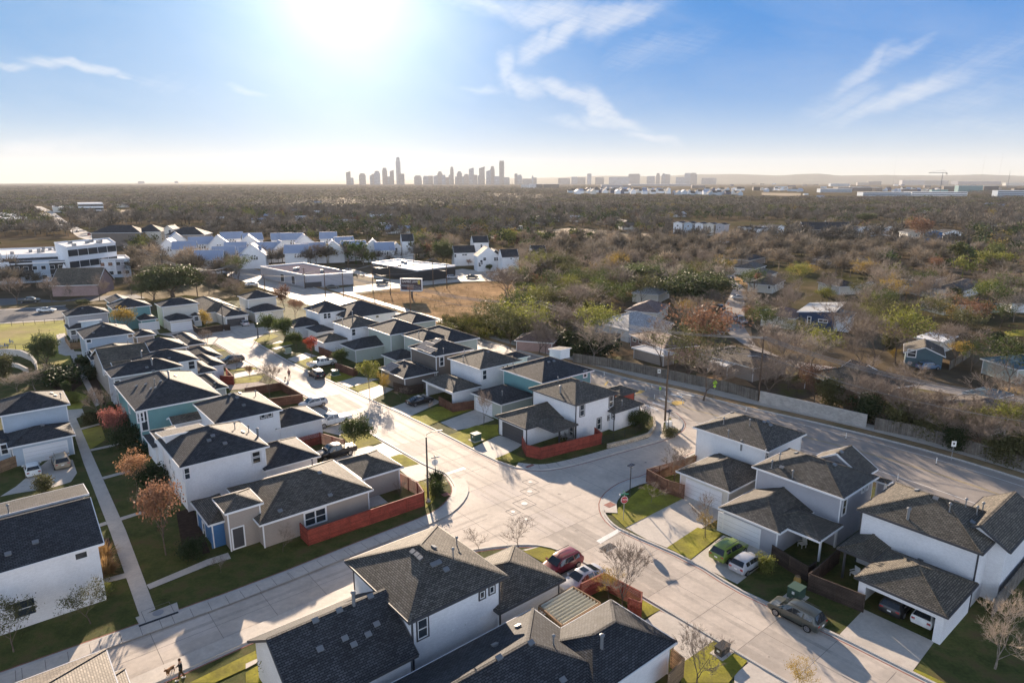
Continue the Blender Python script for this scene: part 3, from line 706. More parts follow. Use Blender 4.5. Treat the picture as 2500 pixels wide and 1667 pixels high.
# old neighbourhood lots and pavements show between the trees
# ------------------------------------------------------------------ houses
class House:
    def __init__(s, name, label, anchor, group='houses of the new estate', cat='house', rz=None):
        s.rz = TH if rz is None else rz
        s.root = empty(name, (anchor.x, anchor.y, 0), s.rz, label, cat, group)
        s.mi = Matrix.Rotation(-s.rz, 4, 'Z') @ Matrix.Translation((-anchor.x, -anchor.y, 0))
        s.tris = []
    def loc(s, p): return s.mi @ p
    def keep(s, mb):
        for f in mb.f:
            for i in range(1, len(f) - 1): s.tris.append((Vector(mb.v[f[0]]), Vector(mb.v[f[i]]), Vector(mb.v[f[i + 1]])))
    def hit(s, t, x, y):
        o = s.mi @ Vector((0, 0, CAM_H)); d = (s.mi.to_3x3() @ ray(t, x, y)).normalized()
        best = None
        for a, b, c in s.tris:
            q = intersect_ray_tri(a, b, c, d, o, True)
            if q is not None:
                L = (q - o).length
                if best is None or L < best[0]:
                    n = (b - a).cross(c - a).normalized()
                    if n.dot(d) > 0: n = -n
                    best = (L, q, n)
        return best
    def build(s, mb, name, m, parent=None, keep=False):
        if keep: s.keep(mb)
        return mb.build(name, m, parent or s.root)
def rect(h, b):
    us, vs2 = [], []
    for q in b['pts']:
        p = h.loc(P(q[0], q[1], q[2], q[3] if len(q) > 3 else b['z'])); us.append(p.x); vs2.append(p.y)
    u0, u1, v0, v1 = min(us), max(us), min(vs2), max(vs2)
    g = b.get('grow', (0, 0, 0, 0))
    u0, u1, v0, v1 = u0 - g[0], u1 + g[1], v0 - g[2], v1 + g[3]
    if 'dmax' in b: v1 = v0 + b['dmax']
    return u0, u1, v0, v1
def roof_mesh(u0, u1, v0, v1, z, s, typ, t=.16):
    """roof solid with its eave rectangle at z"""
    mb = MB(); W, D = u1 - u0, v1 - v0; zz = z + t
    a, b, c, d = (u0, v0), (u1, v0), (u1, v1), (u0, v1)
    E = [(x, y, zz) for x, y in (a, b, c, d)]
    if typ == 'hip':
        if W >= D:
            hgt = D / 2 * s; r = [(u0 + D / 2, (v0 + v1) / 2, zz + hgt), (u1 - D / 2, (v0 + v1) / 2, zz + hgt)]
            if W - D < .05: r = [((u0 + u1) / 2, (v0 + v1) / 2, zz + hgt)] * 2
            mb.poly([E[0], E[1], r[1], r[0]]) ; mb.poly([E[1], E[2], r[1]]); mb.poly([E[2], E[3], r[0], r[1]]); mb.poly([E[3], E[0], r[0]])
        else:
            hgt = W / 2 * s; r = [((u0 + u1) / 2, v0 + W / 2, zz + hgt), ((u0 + u1) / 2, v1 - W / 2, zz + hgt)]
            mb.poly([E[0], E[1], r[0]]); mb.poly([E[1], E[2], r[1], r[0]]); mb.poly([E[2], E[3], r[1]]); mb.poly([E[3], E[0], r[0], r[1]])
        caps = [(r[0], r[1])] + [(e, min(r, key=lambda q: (Vector(q) - Vector(e)).length)) for e in E]
    elif typ == 'gu':
        hgt = D / 2 * s; vm = (v0 + v1) / 2; r = [(u0, vm, zz + hgt), (u1, vm, zz + hgt)]
        mb.poly([E[0], E[1], r[1], r[0]]); mb.poly([E[2], E[3], r[0], r[1]]); caps = [(r[0], r[1])]
    elif typ == 'gv':
        hgt = W / 2 * s; um = (u0 + u1) / 2; r = [(um, v0, zz + hgt), (um, v1, zz + hgt)]
        mb.poly([E[1], E[2], r[1], r[0]]); mb.poly([E[3], E[0], r[0], r[1]]); caps = [(r[0], r[1])]
    elif typ == 'shed':      # high edge towards -v
        hgt = D * s; mb.poly([(u0, v0, zz + hgt), (u1, v0, zz + hgt), E[2], E[3]]); caps = []
    elif typ == 'shedv':     # high edge towards +v
        hgt = D * s; mb.poly([E[0], E[1], (u1, v1, zz + hgt), (u0, v1, zz + hgt)]); caps = []
    elif typ == 'flat':
        hgt = 0; mb.poly(E); caps = []
    mb.poly([(u0, v0, z), (u0, v1, z), (u1, v1, z), (u1, v0, z)]) if typ in ('hip', 'flat') else None
    return mb, caps, hgt
def add_block(h, b, walls, cellar=0.0):
    u0, u1, v0, v1 = rect(h, b); z = b['z']; s = b.get('s', .42); typ = b.get('t', 'hip'); oh = b.get('oh', .42)
    rm = b.get('roof', h.roofm); tm = b.get('trim', h.trimm)
    b['rect'] = (u0, u1, v0, v1)
    mb, caps, hgt = roof_mesh(u0, u1, v0, v1, z, s, typ)
    if typ in ('gu', 'gv', 'shed', 'shedv'):   # thickness for open edges
        n = len(mb.v); fs = list(mb.f)
        for f in fs: mb.poly([(mb.v[i][0], mb.v[i][1], mb.v[i][2] - .17) for i in reversed(f)])
    ro = h.build(mb, 'roof', rm, keep=True)
    # ridge and hip caps
    if caps:
        c = MB()
        for p, q in caps: c.bar(Vector(p) + Vector((0, 0, .02)), Vector(q) + Vector((0, 0, .02)), .24, .05)
        c.build('ridge_cap', rm, ro)
    # fascia / gutter
    fm = MB(); q = .035
    def fas(a, c_):
        fm.bar(Vector(a), Vector(c_), .07, .2)
    zf = z + .07
    if typ in ('hip', 'flat'):
        for a, c_ in (((u0 - q, v0 - q), (u1 + q, v0 - q)), ((u1 + q, v0), (u1 + q, v1)), ((u1 + q, v1 + q), (u0 - q, v1 + q)), ((u0 - q, v1), (u0 - q, v0))):
            fas((*a, zf), (*c_, zf))
    elif typ == 'gu':
        vm = (v0 + v1) / 2
        for vv in (v0 - q, v1 + q): fas((u0, vv, zf), (u1, vv, zf))
        for uu in (u0 - q, u1 + q):
            for vv in (v0, v1): fas((uu, vv, zf), (uu, vm, zf + hgt))
    elif typ == 'gv':
        um = (u0 + u1) / 2
        for uu in (u0 - q, u1 + q): fas((uu, v0, zf), (uu, v1, zf))
        for vv in (v0 - q, v1 + q):
            for uu in (u0, u1): fas((uu, vv, zf), (um, vv, zf + hgt))
    else:
        hi, lo = (v0 - q, v1 + q) if typ == 'shed' else (v1 + q, v0 - q)
        fas((u0, hi, zf + hgt), (u1, hi, zf + hgt)); fas((u0, lo, zf), (u1, lo, zf))
        for uu in (u0 - q, u1 + q): fas((uu, lo, zf), (uu, hi, zf + hgt))
    fm.build('fascia', tm, ro)
    # walls
    wm = b.get('wall', 0)
    if wm is None: 
        return
    wm = wm or h.wallm
    w = walls.setdefault(wm.name, (wm, MB()))[1]
    i0, i1, j0, j1 = u0 + oh, u1 - oh, v0 + oh, v1 - oh
    base = b.get('base', 0)
    if b.get('open_u'):        # open garage front in the -u wall: three walls and a frame round the opening
        th = .2; zz = z + .02
        w.box((i0, j0, base), (i1, j0 + th, zz)); w.box((i0, j1 - th, base), (i1, j1, zz)); w.box((i1 - th, j0 + th, base), (i1, j1 - th, zz))
        w.box((i0, j0 + th, base), (i0 + th, j0 + .6, zz)); w.box((i0, j1 - .6, base), (i0 + th, j1 - th, zz)); w.box((i0, j0 + .6, 2.2), (i0 + th, j1 - .6, zz))
    elif typ in ('hip', 'flat'): w.box((i0, j0, base), (i1, j1, z + .02))
    elif typ == 'gu':
        k = (j1 - j0) / (v1 - v0); w.box((i0, j0, base), (i1, j1, z + .05)); vm = (v0 + v1) / 2; top = z + (v1 - v0) / 2 * s - .02
        for uu in (i0, i1): w.poly([(uu, j0, z + .05), (uu, j1, z + .05), (uu, vm, top)])
    elif typ == 'gv':
        w.box((i0, j0, base), (i1, j1, z + .05)); um = (u0 + u1) / 2; top = z + (u1 - u0) / 2 * s - .02
        for vv in (j0, j1): w.poly([(i0, vv, z + .05), (i1, vv, z + .05), (um, vv, top)])
    else:
        hh = (v1 - v0) * s
        lo, hi = (z + oh * s, z + hh - oh * s) if typ == 'shed' else (z + hh - oh * s, z + oh * s)   # heights at j1, j0
        w.poly([(i0, j0, base), (i1, j0, base), (i1, j0, hi), (i0, j0, hi)]); w.poly([(i1, j1, base), (i0, j1, base), (i0, j1, lo), (i1, j1, lo)])
        w.poly([(i1, j0, base), (i1, j1, base), (i1, j1, lo), (i1, j0, hi)]); w.poly([(i0, j1, base), (i0, j0, base), (i0, j0, hi), (i0, j1, lo)])
    b['inner'] = (i0, i1, j0, j1)
    if b.get('corner', True) and typ == 'hip' and not b.get('open_u'):
        for (x, y) in ((i0, j0), (i1, j0), (i0, j1)):
            c = MB(); c.box((x - .06, y - .06, base), (x + .06, y + .06, z - .01)); c.build('corner_trim', tm, h.root)
def add_window(h, t, x, y, w, hh, kind='win', trim=None):
    r = h.hit(t, x, y)
    if r is None: return
    _, q, n = r
    if abs(n.z) > .3: return
    n = Vector((n.x, n.y, 0)).normalized(); sdir = Vector((0, 0, 1)).cross(n); up = Vector((0, 0, 1))
    tm = trim or h.trimm
    if kind == 'garage': q = Vector((q.x, q.y, hh / 2 + .02))
    if kind == 'door': q = Vector((q.x, q.y, hh / 2 + .15))
    fr = MB(); f = .11 if kind == 'win' else .13
    for sx in (-1, 1): fr.obox(q + sdir * sx * (w / 2) + n * .03, sdir, n, up, f / 2, .05, hh / 2 + f / 2)
    for sz in (-1, 1): fr.obox(q + up * sz * (hh / 2) + n * .03, sdir, n, up, w / 2, .045, f / 2)
    if kind == 'garage':
        p = MB(); p.obox(q + n * .01, sdir, n, up, w / 2, .03, hh / 2)
        d = h.build(p, 'garage_door', h.doorm); fr.build('door_frame', tm, d); return
    if kind == 'door':
        p = MB(); p.obox(q + n * .01, sdir, n, up, w / 2, .03, hh / 2)
        d = h.build(p, 'door', M['trim_dark']); fr.build('door_frame', tm, d); return
    if kind == 'panel':
        p = MB(); p.obox(q + n * .02, sdir, n, up, w / 2, .03, hh / 2); h.build(p, 'wall_panel', trim); return
    if hh > 1.15: fr.obox(q + n * .035, sdir, n, up, w / 2, .035, .035)
    if w > 1.7: fr.obox(q + n * .04, sdir, n, up, .07, .04, hh / 2)
    wo = h.build(fr, 'window', tm)
    p = MB(); p.obox(q + n * .005, sdir, n, up, w / 2, .012, hh / 2)
    p.build('pane', M['glass'], wo)
    sa = MB(); t_ = .035                      # white sash inside the frame
    for sx in (-1, 1): sa.obox(q + sdir * sx * (w / 2 - f / 2 - t_) + n * .03, sdir, n, up, t_, .03, hh / 2 - f / 2)
    for sz in (-1, 1): sa.obox(q + up * sz * (hh / 2 - f / 2 - t_) + n * .032, sdir, n, up, w / 2 - f / 2, .03, t_)
    if hh > 1.15: sa.obox(q + n * .045, sdir, n, up, w / 2 - f / 2, .03, t_)
    sa.build('sash', M['trim'], wo)
def add_vent(h, t, x, y, kind):
    r = h.hit(t, x, y)
    if r is None: return
    _, q, n = r
    mb = MB()
    if kind == 'p':
        mb.lathe([(.10, -.2), (.10, .0), (.055, .03), (.055, .75)], 8, q); mb.lathe([(.13, .72), (.14, .84), (.05, .93)], 8, q); h.build(mb, 'vent_pipe', M['lead'])
    elif kind == 'c':
        mb.lathe([(.13, -.2), (.13, 1.0), (.2, 1.02), (.2, 1.12), (.05, 1.2)], 10, q); h.build(mb, 'flue', M['lead'])
    else:
        t1 = Vector((0, 0, 1)).cross(n).normalized(); t2 = n.cross(t1)
        mb.obox(q + n * .06, t1, t2, n, .2, .17, .08); mb.obox(q + n * .15, t1, t2, n, .24, .2, .02); h.build(mb, 'roof_vent', M['lead'])
def solar(h, t, x, y, w, d):
    r = h.hit(t, x, y)
    if r is None: return
    _, q, n = r
    t1 = Vector((0, 0, 1)).cross(n).normalized(); t2 = n.cross(t1)
    mb = MB(); mb.obox(q + n * .12, t1, t2, n, w / 2, d / 2, .02); so_ = h.build(mb, 'solar_panel', M['solar'])
    e = MB()
    for s_ in (-1, 1): e.obox(q + n * .12 + t2 * s_ * d / 2, t1, t2, n, w / 2, .03, .035)
    e.build('panel_rail', M['metal'], so_)
HOUSES = {}
def house(key, name, label, wall, roof, blocks, wins=(), vents=(), trim='trim', door='door_white', posts=(), group='houses of the new estate', cat='house', rz=None, winkind=None):
    b0 = blocks[0]; a = P(b0['pts'][0][0], b0['pts'][0][1], b0['pts'][0][2], b0['z'])
    h = House(name, label, a, group, cat, rz)
    h.wallm = M[wall]; h.roofm = M[roof]; h.trimm = M[trim]; h.doorm = M[door]
    walls = {}
    for b in blocks:
        for k in ('wall', 'roof', 'trim'):
            if isinstance(b.get(k), str): b[k] = M[b[k]]
        add_block(h, b, walls)
    for nm, (m_, w) in walls.items(): h.build(w, 'wall', m_, keep=True)
    for q in posts:
        r = P(q[0], q[1], q[2], 0); p = h.loc(r); mb = MB(); mb.box((p.x - .09, p.y - .09, 0), (p.x + .09, p.y + .09, q[3])); mb.build('post', h.trimm, h.root)
    for q in wins: add_window(h, *q)
    for q in vents: add_vent(h, *q)
    HOUSES[key] = h; h.blocks = blocks
    return h
def B(z, *pts, **k):
    out = []; t = None; i = 0
    while i < len(pts):
        if isinstance(pts[i], str): t = pts[i]; i += 1
        else: out.append((t, pts[i], pts[i + 1])); i += 2
    d = dict(z=z, pts=out); d.update(k); return d
Z1, Z2 = 2.75, 5.6
# --- bottom centre
house('H28', 'two_storey_house', 'white brick two-storey house with pyramid roof and low wing at the bottom centre', 'white_brick', 'sh_grey', [
    B(Z2, 'T2', 690, 745, 1105, 1170, 1300, 522, s=.41, oh=.5),
    B(3.1, 'T2', 235, 1200, 1165, 1385, t='gu', s=.62, grow=(2.5, 0, 0, 0), roof='sh_dark'),
    B(Z1, 'T3', 45, 1100, 490, 880, 150, 650, s=.41)],
    wins=[('T2', 1193, 1195, 1.0, 1.75, 'win', M['trim_dark']), ('T2', 1595, 970, .6, .75, 'win', M['trim_dark']), ('T2', 1660, 935, .6, .75, 'win', M['trim_dark']), ('T2', 1400, 1215, .25, .28, 'panel', M['trim']), ('T2', 1487, 1168, .2, .2, 'panel', M['trim']), ('T2', 1590, 1125, .28, .28, 'panel', M['trim']), ('T2', 455, 1520, .9, 1.2)],
    vents=[('T2', 1130, 685, 'b'), ('T2', 1158, 705, 'b'), ('T2', 1180, 727, 'b'), ('T2', 1265, 772, 'b'), ('T2', 1300, 757, 'b'), ('T2', 1352, 805, 'b'), ('T2', 668, 1268, 'b'), ('T2', 882, 1172, 'b'), ('T2', 500, 1340, 'b'), ('T2', 825, 1242, 'b'),
           ('T2', 728, 1310, 'b'), ('T2', 730, 1040, 'c'), ('T2', 1425, 640, 'p'), ('T2', 468, 1148, 'b'), ('T2', 630, 1080, 'b'), ('T2', 1268, 655, 'b'), ('T2', 1400, 720, 'p'), ('T2', 840, 985, 'b')], trim='trim_dark')
house('H29', 'one_storey_house', 'low house with sunlit back slope in the bottom centre beside the pergola', 'white_brick', 'sh_dark', [
    B(Z1, 'T3', 1250, 1300, 805, 1015, s=.41, grow=(9, 0, 0, 0)),
    B(Z1, 'T3', 280, 1075, 300, 1568, s=.41, grow=(12, 0, 3, 0))],
    vents=[('T3', 418, 1310, 'p'), ('T3', 743, 1330, 'c'), ('T3', 265, 1300, 'b'), ('T3', 50, 1400, 'b'), ('T3', 25, 1315, 'b'), ('T3', 180, 1188, 'b'), ('T3', 480, 1550, 'b')])
house('H1', 'two_storey_house', 'white brick house at the lower left edge with raised white-edged dormer roof', 'white_brick', 'sh_dark', [
    B(Z2, 'T1', 640, 650, 620, 440, t='gu', s=.40, grow=(12, 0, 0, 4.5)),
    B(6.6, 'T1', 560, 232, 600, 330, t='shed', s=.12, grow=(8, 0, 0, 0)),
    ],
    wins=[('T1', 165, 1060, 1.7, 1.7), ('T1', 548, 705, 1.1, .8)],
    vents=[('T1', 50, 290, 'c'), ('T1', 60, 420, 'p'), ('T1', 240, 620, 'b'), ('T1', 55, 700, 'b')])
house('H1b', 'corner_house', 'tan sunlit roof corner of a house at the bottom left edge beside the street', 'cream_lap', 'sh_tan', [
    B(Z2, 'T1', 715, 1350, 760, 1512, s=.42, grow=(10, 0, 7, 0)),
    B(4.6, 'T1', 840, 1482, 870, 1568, s=.42, grow=(7, 0, 6, 0))])
house('H2', 'two_storey_house', 'grey-blue two-storey house with white garage door beside the paved garden walk', 'greyblue_lap', 'sh_dark', [
    B(Z2, 'U1', 570, 1078, 533, 958, s=.41, grow=(8.0, 0, 0, 0)),
    B(Z1, 'U1', 630, 1338, 590, 1230, 115, 1440, s=.41, grow=(.6, 0, 0, 0)),
    B(Z1, 'U1', 108, 1395, 0, 1400, s=.4, grow=(4, 0, 0, 5))],
    wins=[('U1', 395, 1470, 4.9, 2.2, 'garage'), ('U1', 38, 1450, .9, 1.5)],
    vents=[('U1', 362, 1250, 'b'), ('U1', 438, 978, 'b'), ('U1', 470, 998, 'b'), ('U1', 520, 1022, 'p'), ('U1', 45, 985, 'c')])
house('H3', 'one_storey_house', 'taupe single-storey corner house with blue entry tower beside the side street', 'tan_lap', 'sh_grey', [
    B(Z1, 'T2', 90, 505, 860, 268, 475, 97, s=.42),
    B(Z1, 'T2', 790, 200, 1060, 115, 885, 2, s=.42),
    B(4.3, 'T1', 1437, 330, 1518, 432, 'T2', 118, 358, s=.4, oh=.3),
    B(Z1, 'T1', 1290, 352, 1405, 508, 1515, 480, s=.4, grow=(0, 1.5, 0, 0), wall='blue_lap')],
    wins=[('T2', 470, 445, 2.5, 1.7), ('T1', 1380, 530, .9, 1.7), ('T1', 1495, 600, 2.0, 2.2, 'panel', M['blue_lap']), ('T1', 1615, 630, 1.2, 2.3, 'door')],
    vents=[('T2', 498, 152, 'b'), ('T2', 450, 100, 'p'), ('T2', 232, 408, 'b'), ('T2', 570, 303, 'b')])
house('H4', 'two_storey_house', 'white brick two-storey house with white-edged dormer, left of the parked black pickup', 'white_brick', 'sh_dark', [
    B(Z2, 'T1', 1215, 122, 'U2', 310, 1440, 85, 1222, s=.42),
    B(Z1, 'T2', 120, 138, 492, 45, 'U2', 560, 1355, s=.42),
    B(6.3, 'U1', 1385, 1395, 1700, 1250, t='shed', s=.15, grow=(0, 0, 0, .5)),
    B(4.6, 'U1', 1320, 1300, 1430, 1500, 1480, 1260, s=.3),
    B(Z1, 'U1', 1255, 1335, 1300, 1450, 1360, 1330, s=.3)],
    wins=[('U2', 228, 1510, 1.1, 1.9), ('T1', 1258, 155, .9, 1.5), ('T2', 72, 45, 1.1, 1.7), ('T1', 1178, 165, .8, 1.4), ('T1', 1195, 260, .8, 1.5), ('T1', 1222, 320, .8, 1.6), ('T1', 1150, 90, .8, 1.4), ('T1', 1505, 248, .22, .22, 'panel', M['trim'])],
    vents=[('U1', 2000, 1280, 'p'), ('U1', 2117, 1305, 'p'), ('U1', 2065, 1308, 'b'), ('U1', 1810, 1340, 'b'), ('U1', 1915, 1405, 'b'), ('U2', 243, 1345, 'c'), ('U1', 1775, 1165, 'p'), ('U1', 1778, 1380, 'b'), ('T2', 450, 80, 'p')])
house('H5', 'two_storey_house', 'pale house with two small square windows beside the white pickup', 'white_lap', 'sh_dark', [
    B(Z2, 'U1', 1665, 1068, 'U2', 435, 1108, -120, 1245, s=.41),
    B(Z1, 'U2', 395, 1292, 795, 1192, 650, 1090, s=.42),
    B(3.8, 'U1', 1480, 1190, 1775, 1128, 1470, 1255, t='gu', s=.4, roof='sh_brown')],
    wins=[('U2', 285, 1168, .75, .75, 'win', M['trim_dark']), ('U2', 343, 1155, .75, .75, 'win', M['trim_dark'])],
    vents=[('U1', 2018, 1015, 'b'), ('U1', 2075, 1080, 'b'), ('U1', 1958, 988, 'b'), ('U1', 2040, 978, 'b'), ('U2', 122, 1080, 'b'), ('U2', 225, 1000, 'p'), ('U1', 1635, 1125, 'p')])
house('H6', 'two_storey_house', 'teal two-storey house with long dark roof behind the pink-leaved tree', 'teal_lap', 'sh_dark', [
    B(Z2, 'U1', 1012, 895, 1155, 1138, 1870, 988, s=.41),
    B(Z1, 'U1', 1250, 1370, 1310, 1450, 1420, 1420, s=.3)],
    wins=[('U1', 1228, 1210, .95, 3.0), ('U1', 1060, 960, 1.0, 1.6), ('U1', 1100, 1100, 1.0, 1.6), ('U1', 1195, 1180, .9, 1.5)],
    vents=[('U1', 1370, 875, 'b'), ('U1', 1245, 900, 'b'), ('U1', 1165, 915, 'b'), ('U1', 1325, 930, 'b'), ('U1', 1288, 940, 'b'), ('U1', 1437, 850, 'c'), ('U1', 1490, 830, 'b'), ('U1', 1318, 900, 'p')])
house('H7', 'two_storey_house', 'grey two-storey house squeezed behind the teal house, striped sunlit hip end', 'grey_lap', 'sh_dark', [
    B(Z2, 'U1', 958, 865, 1310, 712, s=.41, grow=(0, 3.2, -1.0, 0)),
    B(Z1, 'U1', 1830, 948, 1930, 915, 1700, 828, s=.4)],
    wins=[('U1', 1010, 940, .9, 1.5), ('U1', 1030, 1000, .9, 1.5), ('U1', 1000, 900, .9, 1.5)], vents=[('U1', 1250, 758, 'b'), ('U1', 1305, 788, 'b'), ('U1', 1295, 735, 'c'), ('U1', 1527, 790, 'p'), ('U1', 1830, 890, 'b')])
house('H8', 'two_storey_house', 'white two-storey house with one green-trimmed upper window, dark brown front roofs', 'white_lap', 'sh_brown', [
    B(Z2, 'U1', 1105, 690, 1260, 760, 1680, 682, s=.42, roof='sh_dark'),
    B(4.4, 'U1', 860, 690, 1170, 605, 900, 820, t='gu', s=.35, wall='tan_lap'),
    B(4.0, 'U1', 945, 770, 1255, 700, 1000, 850, t='gu', s=.35, wall='tan_lap'),
    B(Z1, 'U1', 1740, 757, 1920, 735, 1720, 655, s=.42, roof='sh_dark'), B(Z1 + .1, 'U1', 1670, 815, 1850, 788, 1680, 712, s=.42, roof='sh_dark', wall='greyblue_lap')],
    wins=[('U1', 1630, 735, 1.2, 1.6), ('U1', 880, 790, .9, 1.5), ('U1', 960, 860, .9, 1.5), ('U1', 1235, 800, .9, 1.5)],
    vents=[('U1', 1207, 665, 'c'), ('U1', 1440, 680, 'b'), ('U1', 1530, 765, 'p'), ('U1', 1568, 585, 'p')])
house('H9', 'one_storey_house', 'long brown-roofed house behind the white house on the left row, striped hip', 'tan_lap', 'sh_brown', [
    B(Z2, 'U1', 1130, 570, 1205, 640, 1600, 578, s=.42, roof='sh_dark'),
    B(4.4, 'U1', 760, 605, 1130, 560, 870, 680, s=.35),
    B(Z1, 'U1', 1590, 577, 1755, 553, 1590, 470, s=.42, roof='sh_dark'), B(Z1, 'U1', 1670, 668, 1892, 660, 1740, 588, s=.42, roof='sh_dark'),
    B(5.0, 'U1', 1140, 495, 1330, 480, 1250, 445, s=.4, roof='sh_dark')],
    vents=[('U1', 1090, 570, 'p'), ('U1', 1513, 510, 'p'), ('U1', 1565, 590, 'p')])
house('H10', 'two_storey_house', 'pale blue-grey two-storey house with white clerestory edge, beside the cedar patio fence', 'greyblue_lap', 'sh_dark', [
    B(Z2, 'U1', 697, 440, 712, 520, 1148, 468, s=.41),
    B(6.3, 'U1', 688, 395, 862, 368, t='shed', s=.15, grow=(0, 0, 0, 3), trim='trim'),
    B(Z1, 'U1', 760, 650, 775, 700, 1000, 655, s=.4)],
    wins=[('U1', 752, 532, 1.1, .8), ('U1', 1108, 487, 1.0, .8), ('U1', 760, 640, 1.0, 1.5), ('U1', 735, 575, .8, 1.3), ('U1', 748, 640, .8, 1.3)], vents=[('U1', 880, 410, 'b'), ('U1', 795, 465, 'b'), ('U1', 990, 395, 'b')])
house('H11', 'two_storey_house', 'grey two-storey house with open porch at the top of the garden walk', 'grey_lap', 'sh_dark', [
    B(Z2, 'U1', 535, 290, 556, 325, 932, 290, s=.41), B(Z1, 'U1', 580, 440, 870, 370, s=.4, grow=(0, 0, 0, 1.2), wall=None)],
    wins=[('U1', 625, 460, 1.2, 1.2)], posts=[('U1', 605, 520, Z1), ('U1', 690, 505, Z1)], vents=[('U1', 700, 255, 'b'), ('U1', 860, 275, 'b')])
house('H12', 'two_storey_house', 'teal two-storey house behind the bushy yellow tree at the alley', 'teal_lap', 'sh_dark', [
    B(Z2, 'U1', 905, 225, 957, 263, 1292, 232, s=.41), B(5.7, 'U1', 935, 215, 1090, 160, s=.4, t='gv', grow=(0, 0, 0, 0)), B(Z1, 'U1', 1190, 362, 1342, 345, 1165, 265, s=.42)],
    wins=[('U1', 1270, 400, 4.6, 2.1, 'garage')])
house('H13', 'two_storey_house', 'cream two-storey house with wide white garage door facing the alley', 'cream_lap', 'sh_dark', [
    B(Z2, 'U1', 1315, 215, 1378, 247, 1692, 212, s=.41), B(Z1, 'U1', 1385, 335, 1440, 367, 1640, 345, s=.42), B(Z1, 'U1', 1640, 325, 1715, 310, 1600, 275, s=.35)],
    wins=[('U1', 1545, 400, 4.9, 2.2, 'garage'), ('U1', 1668, 342, 1.4, 1.2)])
house('H14', 'one_storey_house', 'single-storey cream house with dark garage door behind the parked silver hatchback', 'cream_lap', 'sh_dark', [
    B(Z1, 'U1', 1915, 332, 2097, 300, 1880, 200, s=.41), B(Z1, 'U1', 1650, 200, 1735, 300, 1850, 175, s=.41, roof='sh_brown'), B(Z1, 'U1', 1735, 290, 1950, 240, 1830, 175, s=.41)],
    wins=[('U1', 2005, 355, 4.9, 2.2, 'garage')], door='door_dark')
house('H15', 'two_storey_house', 'cream house at the far end of the alley beside rusty-leaved trees', 'cream_lap', 'sh_dark', [
    B(Z2, 'U2', 80, 150, 140, 180, 410, 155, s=.41), B(Z1, 'U2', 148, 262, 210, 295, 440, 252, s=.42)], wins=[('U2', 300, 340, 4.6, 2.2, 'garage')])
house('H16', 'two_storey_house', 'white house with steep dark roof, farthest right of the street', 'white_lap', 'sh_dark', [
    B(Z2, 'U2', 632, 258, 770, 303, 1000, 262, s=.5), B(Z1, 'U2', 520, 378, 550, 425, 755, 372, s=.5)],
    wins=[('U2', 815, 318, 1.0, 1.5), ('U2', 848, 315, 1.0, 1.5)], vents=[('U2', 700, 280, 'p')])
house('H17', 'two_storey_house', 'white house with long low hip roof behind the garage with red-brown fence', 'white_lap', 'sh_dark', [
    B(4.6, 'U2', 850, 298, 1280, 308, 1220, 225, s=.42), B(Z1, 'U2', 650, 425, 745, 467, 900, 440, s=.41)], wins=[('U2', 1258, 322, 1.0, .9)], vents=[('U2', 770, 380, 'b')])
house('H18', 'two_storey_house', 'white brick house with grey sunlit roof and tall pipes, right row', 'white_brick', 'sh_grey', [
    B(Z2, 'U2', 866, 372, 1035, 432, 1250, 372, s=.41), B(Z1, 'U2', 720, 508, 788, 548, 1025, 520, s=.41)],
    wins=[('U2', 1057, 457, 1.0, 1.6)], vents=[('U2', 912, 365, 'p'), ('U2', 940, 350, 'p'), ('U2', 965, 380, 'p'), ('U2', 800, 475, 'p'), ('U2', 1048, 320, 'c')])
house('H19', 'two_storey_house', 'pale sage house with big hip roof behind the sunny evergreen tree', 'sage_lap', 'sh_dark', [
    B(Z2, 'U2', 1180, 412, 1367, 487, 1625, 412, s=.41), B(Z1, 'U2', 940, 562, 1078, 612, 1375, 530, s=.42), B(5.0, 'U2', 1500, 370, 1640, 375, 1580, 300, s=.42)],
    vents=[('U2', 1380, 345, 'b'), ('U2', 1075, 515, 'b'), ('U2', 1430, 290, 'p')])
house('H20', 'two_storey_house', 'pale blue-green house with faceted dark roof, behind the house with solar panels', 'sage_lap', 'sh_dark', [
    B(Z2, 'U2', 1475, 480, 1612, 532, 1880, 505, s=.41), B(5.2, 'U2', 1850, 560, 2008, 487, 1830, 420, s=.42), B(Z1, 'U2', 1293, 652, 1430, 702, 1610, 650, s=.42)],
    wins=[('U2', 1985, 510, .9, 1.2)], vents=[('U2', 1612, 492, 'p'), ('U2', 1698, 375, 'b'), ('U2', 1735, 365, 'p'), ('U2', 1458, 582, 'b')])
h21 = house('H21', 'two_storey_house', 'brown two-storey house with solar panels on its sunny hip, garage in shade', 'brown_lap', 'sh_dark', [
    B(Z2, 'U2', 1520, 585, 1760, 668, 2065, 602, s=.41), B(Z1, 'U2', 1270, 765, 1428, 825, 1775, 797, s=.42)],
    wins=[('U2', 1806, 705, 1.0, 1.8)], vents=[('U2', 1822, 632, 'p'), ('U2', 1760, 515, 'b'), ('U2', 1775, 520, 'b'), ('U2', 1790, 508, 'c'), ('U2', 1485, 700, 'b')])
solar(h21, 'U2', 1665, 575, 3.4, 2.6); solar(h21, 'U2', 1712, 612, 2.6, 1.6); solar(h21, 'U2', 1740, 550, 1.7, 2.6); solar(h21, 'U2', 1375, 755, 3.2, 2.4)
